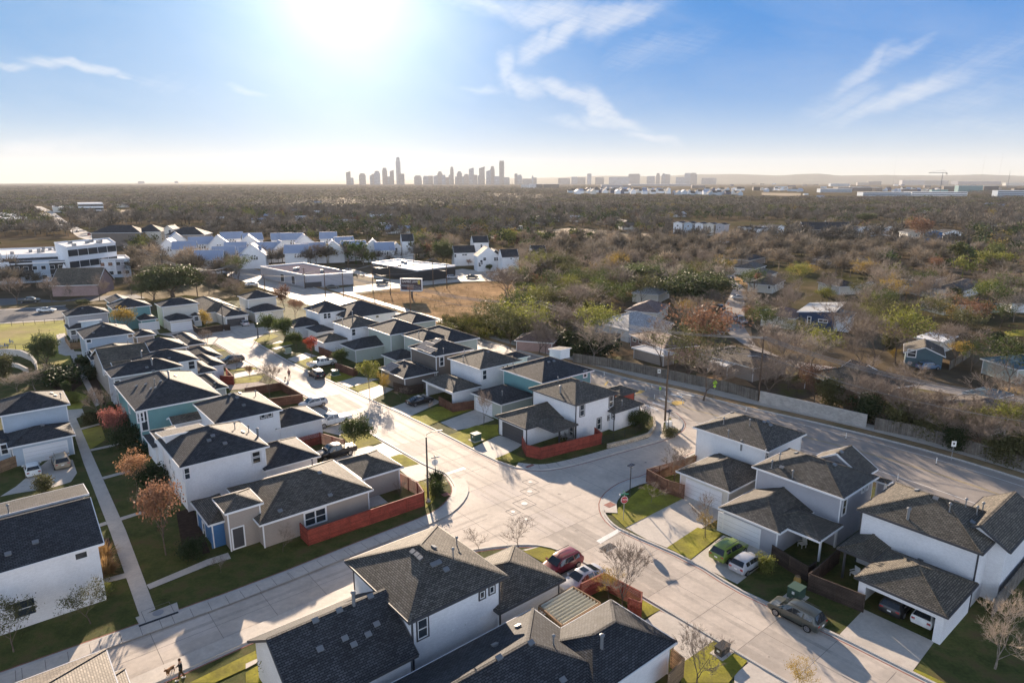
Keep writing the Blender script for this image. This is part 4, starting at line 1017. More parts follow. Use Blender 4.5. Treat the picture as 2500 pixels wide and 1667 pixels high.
house('H22', 'two_storey_house', 'white brick house with shingle hip and open garage, behind the parked black sedan', 'white_brick', 'sh_grey', [
    B(Z2, 'U2', 1860, 682, 'U3', 80, 782, 415, 697, s=.41), B(Z1, 'U2', 1642, 868, 1818, 935, 'U2', 2150, 920, s=.42, open_u=True), B(5.2, 'U3', 250, 660, 482, 668, 430, 642, s=.42, roof='sh_dark')],
    wins=[('U3', 115, 818, 1.0, 1.8), ('U3', 274, 757, .6, .7), ('U3', 308, 741, .6, .7)], posts=[('U2', 2012, 1035, Z1)],
    vents=[('U2', 1925, 645, 'p'), ('U2', 1990, 700, 'p'), ('U2', 2000, 645, 'p'), ('U3', 145, 625, 'b'), ('U3', 165, 605, 'b')])
house('H23', 'two_storey_house', 'teal two-storey house with white clerestory on its dark roof, garage with white door', 'teal_lap', 'sh_dark', [
    B(Z2, 'U3', 285, 766, 610, 897, 1015, 777, s=.41), B(Z1, 'U3', 0, 978, 222, 1067, 560, 1000, s=.42, wall='sage_lap'), B(6.9, 'U3', 690, 612, 850, 612, t='shed', s=.12, dmax=3.2, base=5.6, trim='trim', wall='white_lap', oh=.15)],
    wins=[('U3', 110, 1075, 4.4, 2.2, 'garage'), ('U3', 970, 812, .9, 1.2)],
    vents=[('U3', 630, 595, 'c'), ('U3', 568, 655, 'b'), ('U3', 592, 662, 'b'), ('U3', 660, 712, 'b'), ('U3', 705, 705, 'b'), ('U3', 265, 998, 'p'), ('U3', 358, 760, 'p')])
house('H24', 'two_storey_house', 'white brick corner house with charcoal trim and red-fenced patio', 'white_brick', 'sh_grey', [
    B(Z2, 'U3', 500, 937, 892, 1084, 1260, 977, s=.41, oh=.5),
    B(Z1, 'U3', 212, 1170, 470, 1287, 640, 1052, s=.42, grow=(0, 1.0, 0, 0)), B(Z1, 'U3', 600, 1250, 745, 1292, 910, 1247, s=.38, wall=None, grow=(.6, 0, 0, 2.2)),
    B(3.0, 'U3', 1215, 1147, 1430, 1082, 1250, 1000, s=.42), B(4.3, 'U3', 1165, 938, 1275, 1005, 1405, 957, s=.42, wall='red_lap')],
    wins=[('U3', 945, 1118, 1.0, 1.9), ('U3', 1192, 1043, 1.0, 1.9), ('U3', 1088, 1235, .95, 1.9), ('U3', 1172, 1183, .6, .75), ('U3', 1210, 1172, .6, .75), ('U3', 855, 1300, .9, 1.6), ('U3', 355, 1322, 4.6, 2.2, 'garage')],
    posts=[('U3', 750, 1418, Z1), ('U3', 888, 1385, Z1)], trim='trim_dark', door='door_dark',
    vents=[('U3', 760, 970, 'c'), ('U3', 740, 880, 'p'), ('U3', 850, 838, 'b'), ('U3', 878, 848, 'b'), ('U3', 905, 850, 'b'), ('U3', 935, 875, 'b'), ('U3', 1100, 905, 'p'), ('U3', 1285, 1080, 'p')])
# --- right cluster
house('H25', 'two_storey_house', 'pale grey two-storey house with white garage door nearest the corner stop sign', 'grey_lap', 'sh_grey', [
    B(Z2, 'U4', 0, 1030, 470, 1202, 765, 1087, s=.41, wall='white_lap'), B(Z1, 'T3', 1252, 140, 1610, 288, 'U4', 415, 1312, s=.41, wall='cream_lap')],
    wins=[('T3', 1430, 290, 4.9, 2.2, 'garage'), ('U4', 490, 1228, .9, 1.6), ('U4', 728, 1130, .5, 1.8)],
    vents=[('U4', 190, 1010, 'p'), ('U4', 372, 1022, 'p'), ('U4', 222, 1098, 'p'), ('U4', 345, 905, 'p'), ('U4', 470, 1000, 'b'), ('U4', 498, 1000, 'b'), ('U4', 515, 1022, 'b'), ('U4', 312, 1185, 'c'), ('U4', 250, 935, 'b'), ('U4', 280, 928, 'b')])
house('H26', 'two_storey_house', 'grey-lavender two-storey house with covered patio, behind the parked green and silver cars', 'grey_lap', 'sh_grey', [
    B(Z2, 'T4', 100, 113, 720, 333, 952, 183, s=.41), B(5.45, 'U4', 880, 1215, 1245, 1345, t='gu', s=.6, grow=(3, 0, 0, 0)),
    B(Z1, 'T3', 1545, 385, 'T4', 285, 567, 600, 300, s=.44, grow=(0, 1.0, 0, 0)), B(Z1, 'T4', 375, 530, 590, 598, 712, 512, s=.4, wall=None, grow=(.5, 0, 0, 3)),
    B(4.6, 'U4', 1230, 1400, 1330, 1440, 1265, 1385, s=.4)],
    wins=[('T3', 1670, 500, 4.9, 2.2, 'garage'), ('T4', 722, 378, .9, 1.8), ('T4', 848, 258, .55, .8), ('T4', 875, 240, .55, .8)],
    posts=[('T4', 548, 745, Z1), ('T4', 655, 650, Z1)],
    vents=[('T4', 232, 115, 'p'), ('T4', 285, 65, 'p'), ('T4', 300, 115, 'b'), ('T4', 520, 38, 'b'), ('T4', 560, 50, 'b'), ('T4', 372, 182, 'p'), ('T4', 700, 10, 'b'), ('T4', 675, 85, 'b'), ('T4', 655, 98, 'b'), ('T4', 400, 18, 'b'), ('T4', 425, 5, 'b')])
house('H27', 'two_storey_house', 'white brick two-storey house with open garage holding two cars at the right', 'white_brick', 'sh_brown', [
    B(Z2, 'T4', 815, 397, 1642, 702, 1872, 480, s=.41, oh=.35), B(Z1, 'T4', 800, 852, 1415, 1132, 1625, 907, s=.41, open_u=True, oh=.3),
    B(Z1 + .05, 'T4', 675, 662, 920, 752, 1080, 560, s=.4, wall=None, grow=(0, 1.5, 0, 0)),
    B(5.3, 'T4', 1350, 290, 1800, 680, 1936, 590, t='gu', s=.62, grow=(0, 2.5, 0, -3.4))],
    wins=[('T4', 1790, 590, 1.0, 1.7)], posts=[('T4', 708, 855, Z1)], trim='trim_dark',
    vents=[('T4', 1150, 460, 'c'), ('T4', 1432, 410, 'p'), ('T4', 1340, 325, 'b'), ('T4', 1480, 348, 'b'), ('T4', 1540, 300, 'c'), ('T4', 1655, 405, 'p'), ('T4', 1615, 430, 'p'), ('T4', 1585, 485, 'b'), ('T4', 1215, 270, 'b'), ('T4', 1240, 740, 'b'), ('T4', 1540, 378, 'p')])
# ------------------------------------------------------------------ text helper
def text_mesh(name, body, size, m, parent, loc, xdir, ydir, align='CENTER', extrude=.004):
    cu = bpy.data.curves.new(name, 'FONT'); cu.body = body; cu.size = size; cu.align_x = align; cu.align_y = 'CENTER'; cu.extrude = extrude
    tmp = bpy.data.objects.new('tmp', cu); COL.objects.link(tmp)
    me = bpy.data.meshes.new_from_object(tmp.evaluated_get(bpy.context.evaluated_depsgraph_get()))
    bpy.data.objects.remove(tmp); bpy.data.curves.remove(cu)
    me.materials.clear(); me.materials.append(m); me.name = name
    o = meshobj(name, me, parent); x = Vector(xdir).normalized(); y = Vector(ydir).normalized(); z = x.cross(y)
    o.matrix_local = Matrix(((x.x, y.x, z.x, loc[0]), (x.y, y.y, z.y, loc[1]), (x.z, y.z, z.z, loc[2]), (0, 0, 0, 1)))
    return o

# ------------------------------------------------------------------ cars
def paint(name, c, rough=.3):
    return mat('paint_' + name, c, rough, .6, coat=.6)
PAINT = dict(green=paint('lime_green', (.15, .22, .018)), silver=paint('silver', (.45, .46, .49), .28), greyd=paint('dark_grey', (.05, .058, .05)), maroon=paint('maroon', (.20, .012, .02)),
             white=paint('white', (.75, .75, .76)), black=paint('black', (.012, .012, .014)), tan=paint('tan', (.36, .29, .2)), bluegrey=paint('blue_grey', (.12, .2, .32)), red=paint('red', (.3, .03, .02)), pearl=paint('pearl', (.55, .55, .57), .28))
SHAPES = {   # stations from the rear: x, bottom, belt, top, half width at belt, half width at top ; cabin glass between marked stations
 'suv': dict(W=.95, st=[(-2.32, .50, .80, .86, .80, .74), (-2.25, .34, .98, 1.06, .90, .84), (-2.05, .30, 1.04, 1.28, .93, .76), (-1.8, .28, 1.06, 1.62, .94, .68), (-1.0, .26, 1.04, 1.69, .95, .69), (0, .25, 1.02, 1.70, .95, .69), (.55, .25, 1.0, 1.62, .95, .67), (1.0, .25, 1.0, 1.32, .94, .72), (1.32, .26, .98, 1.08, .93, .80), (1.9, .28, .92, .99, .91, .76), (2.2, .34, .80, .86, .86, .70), (2.32, .44, .64, .68, .76, .62)], cab=(2, 8), pill=(4, 5), wheels=(-1.42, 1.42), wr=.36),
 'hatch': dict(W=.87, st=[(-1.98, .46, .74, .80, .74, .70), (-1.92, .30, .90, .98, .83, .78), (-1.75, .27, .96, 1.18, .85, .68), (-1.45, .26, .96, 1.40, .86, .62), (-.8, .25, .94, 1.47, .87, .63), (-.1, .24, .92, 1.47, .87, .63), (.4, .24, .90, 1.40, .87, .62), (.85, .24, .88, 1.12, .86, .68), (1.15, .25, .86, .95, .85, .74), (1.6, .27, .80, .86, .83, .70), (1.88, .32, .70, .74, .78, .62), (1.98, .42, .58, .60, .68, .54)], cab=(2, 8), pill=(4, 5), wheels=(-1.25, 1.25), wr=.31),
 'sedan': dict(W=.92, st=[(-2.42, .46, .78, .82, .78, .70), (-2.35, .32, .92, .98, .88, .78), (-1.9, .27, .95, 1.02, .90, .76), (-1.45, .26, .94, 1.18, .91, .68), (-.85, .25, .92, 1.40, .92, .62), (-.1, .24, .90, 1.44, .92, .62), (.35, .24, .89, 1.40, .92, .62), (.85, .24, .88, 1.14, .91, .68), (1.2, .25, .86, .95, .90, .76), (1.8, .27, .80, .86, .88, .74), (2.25, .32, .70, .74, .82, .66), (2.42, .42, .56, .58, .70, .54)], cab=(2, 8), pill=(4, 5), wheels=(-1.45, 1.45), wr=.34),
 'pickup': dict(W=1.0, st=[(-2.95, .56, 1.02, 1.06, .92, .90), (-2.9, .46, 1.10, 1.14, .98, .95), (-1.0, .42, 1.10, 1.14, .99, .95), (-.82, .40, 1.12, 1.18, .99, .80), (-.72, .40, 1.14, 1.82, .99, .72), (.1, .38, 1.12, 1.90, 1.0, .73), (.75, .38, 1.12, 1.86, 1.0, .72), (1.25, .38, 1.12, 1.48, 1.0, .78), (1.55, .38, 1.12, 1.22, .99, .86), (2.3, .40, 1.08, 1.16, .98, .86), (2.82, .44, .98, 1.02, .95, .82), (2.92, .54, .80, .84, .88, .76)], cab=(3, 8), pill=(5, 6), wheels=(-1.85, 1.85), wr=.42),
}
SUV0 = list(SHAPES['suv']['st'])
def car_proto(kind, pname):
    S = dict(SHAPES[kind]); st = S['st']; body = MB(); n = []
    root = empty({'suv': 'suv_car', 'hatch': 'hatchback_car', 'sedan': 'sedan_car', 'pickup': 'pickup_truck'}[kind])
    pm = PAINT[pname]
    if kind == 'suv': st = S['st'] = [(q[0], q[1], q[2], q[3] * .955, q[4], q[5]) for q in SUV0]
    def ring(x, z0, zb, zt, wb, wt):
        zm = z0 + (zb - z0) * .5
        r = [(-wb * .90, z0), (-wb * .99, zm * .85 + z0 * .15), (-wb, zm + .1), (-wb * .97, zb), (-wt, zt - .035), (-wt * .82, zt), (0, zt + .02)]
        r = r + [(-a, b) for a, b in reversed(r[:-1])]
        return [(x, a, b) for a, b in r]
    rings = [ring(*q) for q in st]; m = len(rings[0])
    for r in rings: body.v += r
    for i in range(len(rings) - 1):
        for j in range(m - 1):
            a = i * m + j; body.f.append((a, a + 1, a + m + 1, a + m)); body.m.append(0)
        a = i * m; body.f.append((a + m - 1, a, a + m, a + 2 * m - 1)); body.m.append(0)
    body.f.append(tuple(range(m - 1, -1, -1))); body.m.append(0); k = (len(rings) - 1) * m; body.f.append(tuple(range(k, k + m))); body.m.append(0)
    bo = body.build('body', pm, root, smooth=True)
    bo.data.set_sharp_from_angle(angle=R(35))
    # glass: side windows, windscreen, rear window, laid just outside the cabin
    g = MB(); c0, c1 = S['cab']
    def side_pt(i, s_, f):
        x, z0, zb, zt, wb, wt = st[i]; w = wb * .97 + (wt - wb * .97) * f; return Vector((x, s_ * (w + .012), zb + (zt - .035 - zb) * f))
    def lerp_pt(i, t, s_, f): return side_pt(i, s_, f).lerp(side_pt(i + 1, s_, f), t)
    for s_ in (-1, 1):
        for i in range(c0 + (1 if kind != 'pickup' else 1), c1 - 1):
            t0 = .12 if i == S['pill'][0] or i == c0 + 1 else 0.02; t1 = .98
            q = [lerp_pt(i, t0, s_, .12), lerp_pt(i, t1, s_, .12), lerp_pt(i, t1, s_, .86), lerp_pt(i, t0, s_, .86)]
            if s_ < 0: g.poly(q)
            else: g.poly(q[::-1])
    def scr(i, j, inset=.9):      # sloping screen between stations i and j
        def tp(k, s_): x, z0, zb, zt, wb, wt = st[k]; return Vector((x, s_ * wt * inset, zt))
        a, b, c, d = tp(i, -1), tp(i, 1), tp(j, 1), tp(j, -1)
        up = (b - a).cross(c - b).normalized(); up = up if up.z > 0 else -up
        off = up * (.07 if kind == 'hatch' and i < 3 else .035); lo = .08
        q = [a.lerp(d, lo) + off, b.lerp(c, lo) + off, c.lerp(b, lo) + off, d.lerp(a, lo) + off]
        if (q[1] - q[0]).cross(q[2] - q[1]).z < 0: q.reverse()
        g.poly(q)
    scr(c1 - 2, c1); scr(*{'suv': (1, 3), 'hatch': (1, 3), 'sedan': (2, 4), 'pickup': (3, 4)}[kind])
    # screens follow the curve: add the middle strip points by splitting
    g.build('window_glass', M['carglass'], root)
    for sx in S['wheels']:
        for sy in (-1, 1):
            w = MB(); y = sy * (S['W'] - .10); r = S['wr']
            for (r0, y0), (r1, y1) in zip([(r * .6, .12), (r * .95, .12), (r, .07), (r, -.07), (r * .95, -.12), (r * .6, -.12)], [(r * .95, .12), (r, .07), (r, -.07), (r * .95, -.12), (r * .6, -.12), (r * .6, .12)]):
                for q in range(18):
                    t0 = 2 * math.pi * q / 18; t1 = 2 * math.pi * (q + 1) / 18
                    w.poly([(sx + r0 * math.cos(t0), y + y0 * sy, r + r0 * math.sin(t0)), (sx + r0 * math.cos(t1), y + y0 * sy, r + r0 * math.sin(t1)), (sx + r1 * math.cos(t1), y + y1 * sy, r + r1 * math.sin(t1)), (sx + r1 * math.cos(t0), y + y1 * sy, r + r1 * math.sin(t0))])
            wo = w.build('wheel', M['tyre'], root)
            ri = MB(); yo = y + sy * .11
            for q in range(5):
                t = 2 * math.pi * q / 5; ri.bar((sx, yo, r), (sx + r * .56 * math.cos(t), yo, r + r * .56 * math.sin(t)), .035, .07)
            ri.lathe([(.001, 0)], 3, (sx, yo, r)) if False else None
            for q in range(14):
                t0 = 2 * math.pi * q / 14; t1 = 2 * math.pi * (q + 1) / 14
                ri.bar((sx + r * .58 * math.cos(t0), yo, r + r * .58 * math.sin(t0)), (sx + r * .58 * math.cos(t1), yo, r + r * .58 * math.sin(t1)), .05, .05)
            ri.build('rim', M['rim'], wo)
    se = MB(); ws = S['W'] + .006       # door seams and dark sills
    xa_ = S['wheels'][0] + S['wr'] * 1.25; xb_ = S['wheels'][1] - S['wr'] * 1.2
    for sy in (-1, 1):
        for f_ in (.02, .5, .98):
            if kind == 'pickup' and f_ < .4: continue
            x_ = xa_ + (xb_ - xa_) * f_; zb_ = st[6][2]; se.bar((x_, sy * (ws - .02), .45), (x_, sy * (ws - .035), zb_ - .02), .014, .03)
        se.bar((xa_, sy * (ws - .05), .31), (xb_, sy * (ws - .05), .31), .08, .10)
    se.build('door_seam', M['tyre'], root)
    xr, xf = st[1][0], st[-2][0]; zr = st[1][2]; zf = st[-2][2]
    for sy in (-1, 1):
        t = MB(); t.box((xr - .06, sy * st[1][4] * .72 - .14, zr - .22), (xr + .16, sy * st[1][4] * .72 + .14 + 0, zr - .04)); t.build('tail_light', M['lamp_red'], root)
        h_ = MB(); h_.box((xf - .14, sy * st[-2][4] * .72 - .15, zf - .16), (xf + .05, sy * st[-2][4] * .72 + .13, zf - .04)); h_.build('headlight', M['lamp_clear'], root)
        mi = MB(); xm = st[c1 - 1][0]; mi.obox((xm - .02, sy * (S['W'] + .09), st[c1 - 1][2] + .06), (1, 0, 0), (0, 1, 0), (0, 0, 1), .08, .10, .07); mi.build('wing_mirror', pm, root)
    pl = MB(); pl.box((st[0][0] - .03, -.16, st[0][2] - .12), (st[0][0] + .02, .16, st[0][2] + .02)); pl.build('number_plate', M['paint'], root)
    if kind == 'suv':
        rr = MB(); 
        for sy in (-1, 1): rr.bar((-1.6, sy * .62, 1.76), (.4, sy * .62, 1.76), .04, .04)
        rr.build('roof_rack', M['metal_dark'], root)
    if kind == 'pickup':
        bd = MB(); bd.box((-2.82, -.82, 1.145), (-1.02, .82, 1.165)); bd.build('truck_bed', M['metal_dark'], root)
    if kind in ('sedan',):
        sr = MB(); sr.box((-.55, -.38, 1.455), (.05, .38, 1.47)); sr.build('sunroof', M['carglass'], root)
    bpy.context.view_layer.update()
    return root
CARS = {}
NC = [0]
def put_car(kind, pname, t, x, y, head, label, z=0.02, group='cars in the scene'):
    p = P(t, x, y, .0)
    key = (kind, pname)
    if key in CARS: o = clone(CARS[key], (p.x, p.y, z), R(head))
    else:
        o = car_proto(kind, pname); CARS[key] = o; index_kids(o); o.location = (p.x, p.y, z); o.rotation_euler = (0, 0, R(head))
    tag(o, label, 'pickup truck' if kind == 'pickup' else 'car', group)
    return o
HU, HV = 39.5, 129.5
put_car('suv', 'green', 'T3', 1600, 706, HU, 'lime green car parked nose-in on the driveway beside the silver hatchback')
put_car('hatch', 'silver', 'T4', 62, 790, HU, 'silver hatchback parked beside the lime green car in front of the white garage')
put_car('suv', 'greyd', 'T4', 395, 1140, HV, 'dark grey estate parked at the kerb next to the green utility box')
put_car('suv', 'maroon', 'T3', 470, 800, HU + 180, 'maroon car with black roof on the pad beside the white coupe')
put_car('sedan', 'pearl', 'T3', 610, 900, HU + 180, 'pale silver sedan with sunroof parked beside the maroon car')
put_car('hatch', 'white', 'T4', 1290, 1140, HU, 'white car inside the open garage, red tail lamps showing')
put_car('suv', 'black', 'T4', 1090, 1060, HU, 'black car in the dark left half of the open garage')
put_car('pickup', 'black', 'U2', 900, 1515, HU + 180, 'black pickup with glinting roof on the pad behind the red slatted fence')
put_car('pickup', 'white', 'U2', 880, 1240, HU + 180, 'white pickup on the pad beside the small evergreen tree')
put_car('suv', 'silver', 'U2', 715, 1090, HU + 180, 'silver car on the pad beyond the white pickup')
put_car('suv', 'black', 'U2', 742, 838, HV, 'black car parked out on the street, its shadow falling towards us')
put_car('sedan', 'black', 'U2', 1622, 1065, HU, 'black sedan with sun glint on its roof, parked on the shaded driveway')
put_car('pickup', 'white', 'U2', 790, 745, HU, 'white pickup on the driveway behind the black street-parked car')
put_car('hatch', 'silver', 'U2', 125, 398, HV, 'silver hatchback in front of the dark garage door at the alley')
put_car('suv', 'black', 'U1', 1980, 715, HU + 180, 'black car on the pad at the far left end of the street')
put_car('hatch', 'white', 'T1', 225, 150, HV, 'white electric car with dark glass roof on the curved driveway')
put_car('suv', 'tan', 'T1', 415, 95, HV, 'tan car parked beside the white electric car')
for i, a in enumerate([('sedan', 'white', 'U4', 295, 145, -10, 'white and black sedan driving along the old street'), ('pickup', 'silver', 'U4', 302, 305, 95, 'silver pickup parked at the verge of the old street'),
          ('suv', 'greyd', 'U4', 160, 215, 100, 'dark car under the big live oak by the old street'), ('hatch', 'greyd', 'V3', 2190, 990, 100, 'dark car parked at the bend of the old street'),
          ('suv', 'bluegrey', 'V3', 2030, 875, 20, 'blue-grey car parked left of the white van'), ('suv', 'white', 'V3', 2090, 862, 20, 'white van parked right of the blue-grey car'),
          ('suv', 'white', 'V3', 80, 955, 15, 'white car on the wide road right of the billboard'), ('suv', 'silver', 'V2', 1895, 980, 12, 'silver car on the road beside the dark commercial building'),
          ('sedan', 'greyd', 'V2', 2080, 975, 5, 'dark sedan crossing the bright parking entrance'), ('suv', 'white', 'V2', 2325, 955, 15, 'white car queueing right of the dark sedan'),
          ('suv', 'black', 'V2', 1255, 1035, 8, 'dark car between the poles left of the billboard'), ('sedan', 'greyd', 'V2', 795, 1072, 12, 'dark sedan in front of the grey commercial building'),
          ('sedan', 'white', 'V1', 430, 1285, 8, 'white car on the frontage road beyond the park lawn'), ('pickup', 'greyd', 'V1', 275, 1200, 20, 'dark pickup with a loaded bed in the verge parking'),
          ('suv', 'red', 'V1', 820, 580, 125, 'red-brown car on the distant highway'), ('sedan', 'greyd', 'V1', 712, 552, 125, 'dark car ahead of the red one on the highway'),
          ('sedan', 'white', 'V1', 480, 392, 125, 'white car at the far highway junction'), ('suv', 'black', 'V1', 515, 412, 125, 'black car at the far highway junction'), ('sedan', 'silver', 'V1', 400, 372, 125, 'silver car farthest along the highway'),
          ('suv', 'greyd', 'U4', 490, 252, 30, 'dark car in the driveway left of the blue house'), ('sedan', 'silver', 'U4', 1530, 600, 10, 'silver sedan in front of the blue-green bungalow'), ('suv', 'bluegrey', 'U4', 1612, 632, 10, 'blue-grey car in front of the blue-green bungalow'),
          ('pickup', 'silver', 'U4', 118, 405, 30, 'silver pickup beside the old street under the rusty tree'), ('sedan', 'white', 'V2', 60, 1045, 40, 'white car on the bright lot left of the commercial building')]):
    put_car(*a)

# ------------------------------------------------------------------ fences and walls
def fence(name, label, m, h, pts, style='board', cat='fence', z0=0.0):
    ps = pts_of(pts, 0); o = ps[0]
    root = empty(name, (o.x, o.y, z0), 0, label, cat, None)
    pan = MB(); posts = []
    for a, b in zip(ps, ps[1:]):
        a = a - o; b = b - o; L_ = (b - a).length
        if L_ < .05: continue
        d = (b - a) / L_
        n = max(1, round(L_ / 2.3))
        for i in range(n + 1):
            p = a + (b - a) * (i / n); posts.append(p)
        if style == 'board':
            pan.bar(a + Vector((0, 0, h / 2)), b + Vector((0, 0, h / 2)), .05, h)
        elif style == 'slat':
            for k in range(int(h / .15)): 
                z = .08 + k * .15; pan.bar(a + Vector((0, 0, z)), b + Vector((0, 0, z)), .03, .115)
        elif style == 'mesh':
            for k in range(int(h / .12)): pan.bar(a + Vector((0, 0, .1 + k * .12)), b + Vector((0, 0, .1 + k * .12)), .012, .03)
        elif style == 'wall':
            pan.bar(a + Vector((0, 0, h / 2)), b + Vector((0, 0, h / 2)), .28, h)
        elif style == 'rail':
            pan.bar(a + Vector((0, 0, h)), b + Vector((0, 0, h)), .05, .05); pan.bar(a + Vector((0, 0, h * .5)), b + Vector((0, 0, h * .5)), .03, .03)
    pan.build('panel' if style != 'wall' else 'wall_body', m, root)
    if style in ('board', 'slat'):
        cp = MB()
        for a, b in zip(ps, ps[1:]): cp.bar(a - o + Vector((0, 0, h + .02)), b - o + Vector((0, 0, h + .02)), .13, .04)
        cp.build('top_rail', m, root)
    if style == 'wall':
        cp = MB()
        for a, b in zip(ps, ps[1:]): cp.bar(a - o + Vector((0, 0, h + .04)), b - o + Vector((0, 0, h + .04)), .36, .08)
        cp.build('coping', M['kerb'] if name == 'block_wall' else m, root); return root
    done = []
    for p in posts[:90]:
        if any((p - q).length < .3 for q in done): continue
        done.append(p); mb = MB(); w = .06 if style in ('board', 'slat') else .03
        mb.box((p.x - w, p.y - w, 0), (p.x + w, p.y + w, h + .06)); mb.build('fence_post', m if style != 'rail' else M['metal_dark'], root)
    return root
fence('wooden_fence', 'long brick-red wooden fence along the side street by the taupe corner house', M['fence_red'], 1.75, ('T2', 375, 590, 425, 640, 1205, 372))
fence('slatted_fence', 'open red slatted fence closing the corner yard beside the tall street lamp', M['fence_red'], 1.75, ('T2', 1205, 372, 1160, 300, 1040, 235), 'slat')
fence('wooden_fence', 'brick-red fence curving round the patio of the white corner house', M['fence_red'], 1.7, ('U3', 435, 1440, 470, 1512, 590, 1538, 1110, 1405, 1050, 1360))
fence('mesh_fence', 'low black mesh fence beside the white corner house above the stone wall', M['metal_dark'], 1.2, ('U3', 1112, 1410, 1400, 1320, 1500, 1250, 1525, 1190), 'mesh')
fence('stone_wall', 'low limestone retaining wall curving round the corner lot', M['stone'], .55, ('U3', 1160, 1442, 1340, 1400, 1510, 1345, 1562, 1280, 1555, 1200), 'wall', 'wall')
fence('wooden_fence', 'dark brown fence round the yard beside the corner stop sign', M['fence_brown'], 1.8, ('T3', 1375, 120, 1045, 215, 1180, 290, 1295, 325), 'slat')
fence('wooden_fence', 'dark fence in front of the shaded patio beside the silver hatchback', M['fence_dark'], 1.6, ('T4', 230, 735, 470, 885, 520, 850))
fence('wooden_fence', 'dark fence with two gate latches behind the dark grey estate', M['fence_dark'], 1.7, ('T4', 680, 760, 475, 940, 845, 1090))
fence('slatted_fence', 'red-brown slatted fence between pergola and sidewalk tree', M['fence_red'], 1.7, ('T3', 600, 1010, 755, 935, 1010, 1070, 1005, 1140, 920, 1110), 'slat')
fence('wooden_fence', 'orange cedar fence at the bottom centre beside the low house', M['fence_tan'], 1.7, ('T3', 1210, 1460, 1290, 1530, 1190, 1640))
fence('wooden_fence', 'red fence with open top round the yard under the bare street tree', M['fence_brown'], 1.5, ('U2', 340, 1095, 625, 1055, 440, 950, 140, 1000), 'board')
fence('slatted_fence', 'red slatted fence behind the black pickup', M['fence_red'], 1.7, ('U2', 600, 1450, 775, 1405, 985, 1470), 'slat')
fence('wooden_fence', 'small red fence box at the far end of the left row', M['fence_red'], 1.7, ('U1', 1880, 900, 1990, 905, 1930, 835))
fence('wooden_fence', 'brown fence beside the red-leaved tree on the right row', M['fence_brown'], 1.6, ('U2', 765, 640, 890, 690, 935, 670))
fence('wooden_fence', 'grey-brown fence round the yard behind the round evergreen on the right row', M['fence_brown'], 1.6, ('U2', 905, 780, 1055, 835, 1090, 815))
fence('wooden_fence', 'dark fence at the garage of the solar-panel house', M['fence_dark'], 1.6, ('U2', 1400, 955, 1530, 990, 1650, 965))
fence('wooden_fence', 'dark red-brown fence round the patio beside the black sedan', M['fence_brown'], 1.5, ('U2', 1785, 1075, 1900, 1138, 2085, 1110))
fence('wooden_fence', 'cedar patio fence with furniture behind it beside the garden walk', M['fence_tan'], 1.5, ('U1', 560, 540, 605, 605, 720, 592))
fence('wooden_fence', 'dark fence of the yard under the yellow tree at the alley', M['fence_dark'], 1.6, ('U1', 1650, 450, 1690, 480, 1830, 455, 1960, 440))
fence('wooden_fence', 'tan fence at the left edge beside the white electric car', M['fence_tan'], 1.5, ('T1', -60, 170, 0, 150, 150, 92))
fence('railing', 'thin black railing above the curved pool wall', M['metal_dark'], 1.3, ('U1', -60, 605, 0, 600, 270, 612), 'rail')
fence('railing', 'thin park railing along the frontage road', M['metal_dark'], 1.2, ('U1', -100, 420, 0, 410, 300, 392, 545, 372), 'rail')
fence('retaining_wall', 'curved pale concrete retaining wall at the left edge of the park', M['kerb'], 1.3, ('U1', -60, 660, 60, 650, 180, 660, 270, 700, 315, 760, 310, 790), 'wall', 'wall')
fence('retaining_wall', 'lower curved pool wall at the left edge', M['walk'], .8, ('U1', -60, 740, 60, 740, 160, 760, 240, 800), 'wall', 'wall')
fence('picket_fence', 'long weathered wooden picket fence behind the arterial sidewalk, left of the grey block wall', M['fence_grey'], 1.9, ('U3', 870, 712, 1190, 758, 1530, 828, 2178, 965, 'U4', 425, 855))
fence('block_wall', 'grey block wall with pierced top course behind the arterial sidewalk', M['block'], 2.0, ('U4', 440, 862, 1180, 1035), 'wall', 'wall')
fence('picket_fence', 'weathered picket fence running off to the right edge', M['fence_grey'], 1.9, ('U4', 1240, 1050, 1560, 1115, 2281, 1338, 2500, 1410))
fence('picket_fence', 'dark backyard fence below the bright green lawn', M['fence_grey'], 1.7, ('U3', 950, 520, 1320, 528))
fence('picket_fence', 'pale fence beside the blue-green bungalow', M['fence_grey'], 1.8, ('U4', 1760, 635, 1900, 545))
fence('picket_fence', 'plank fence right of the white brick house at the lower right', M['fence_grey'], 1.8, ('T4', 1720, 1120, 1970, 810, 2080, 700))

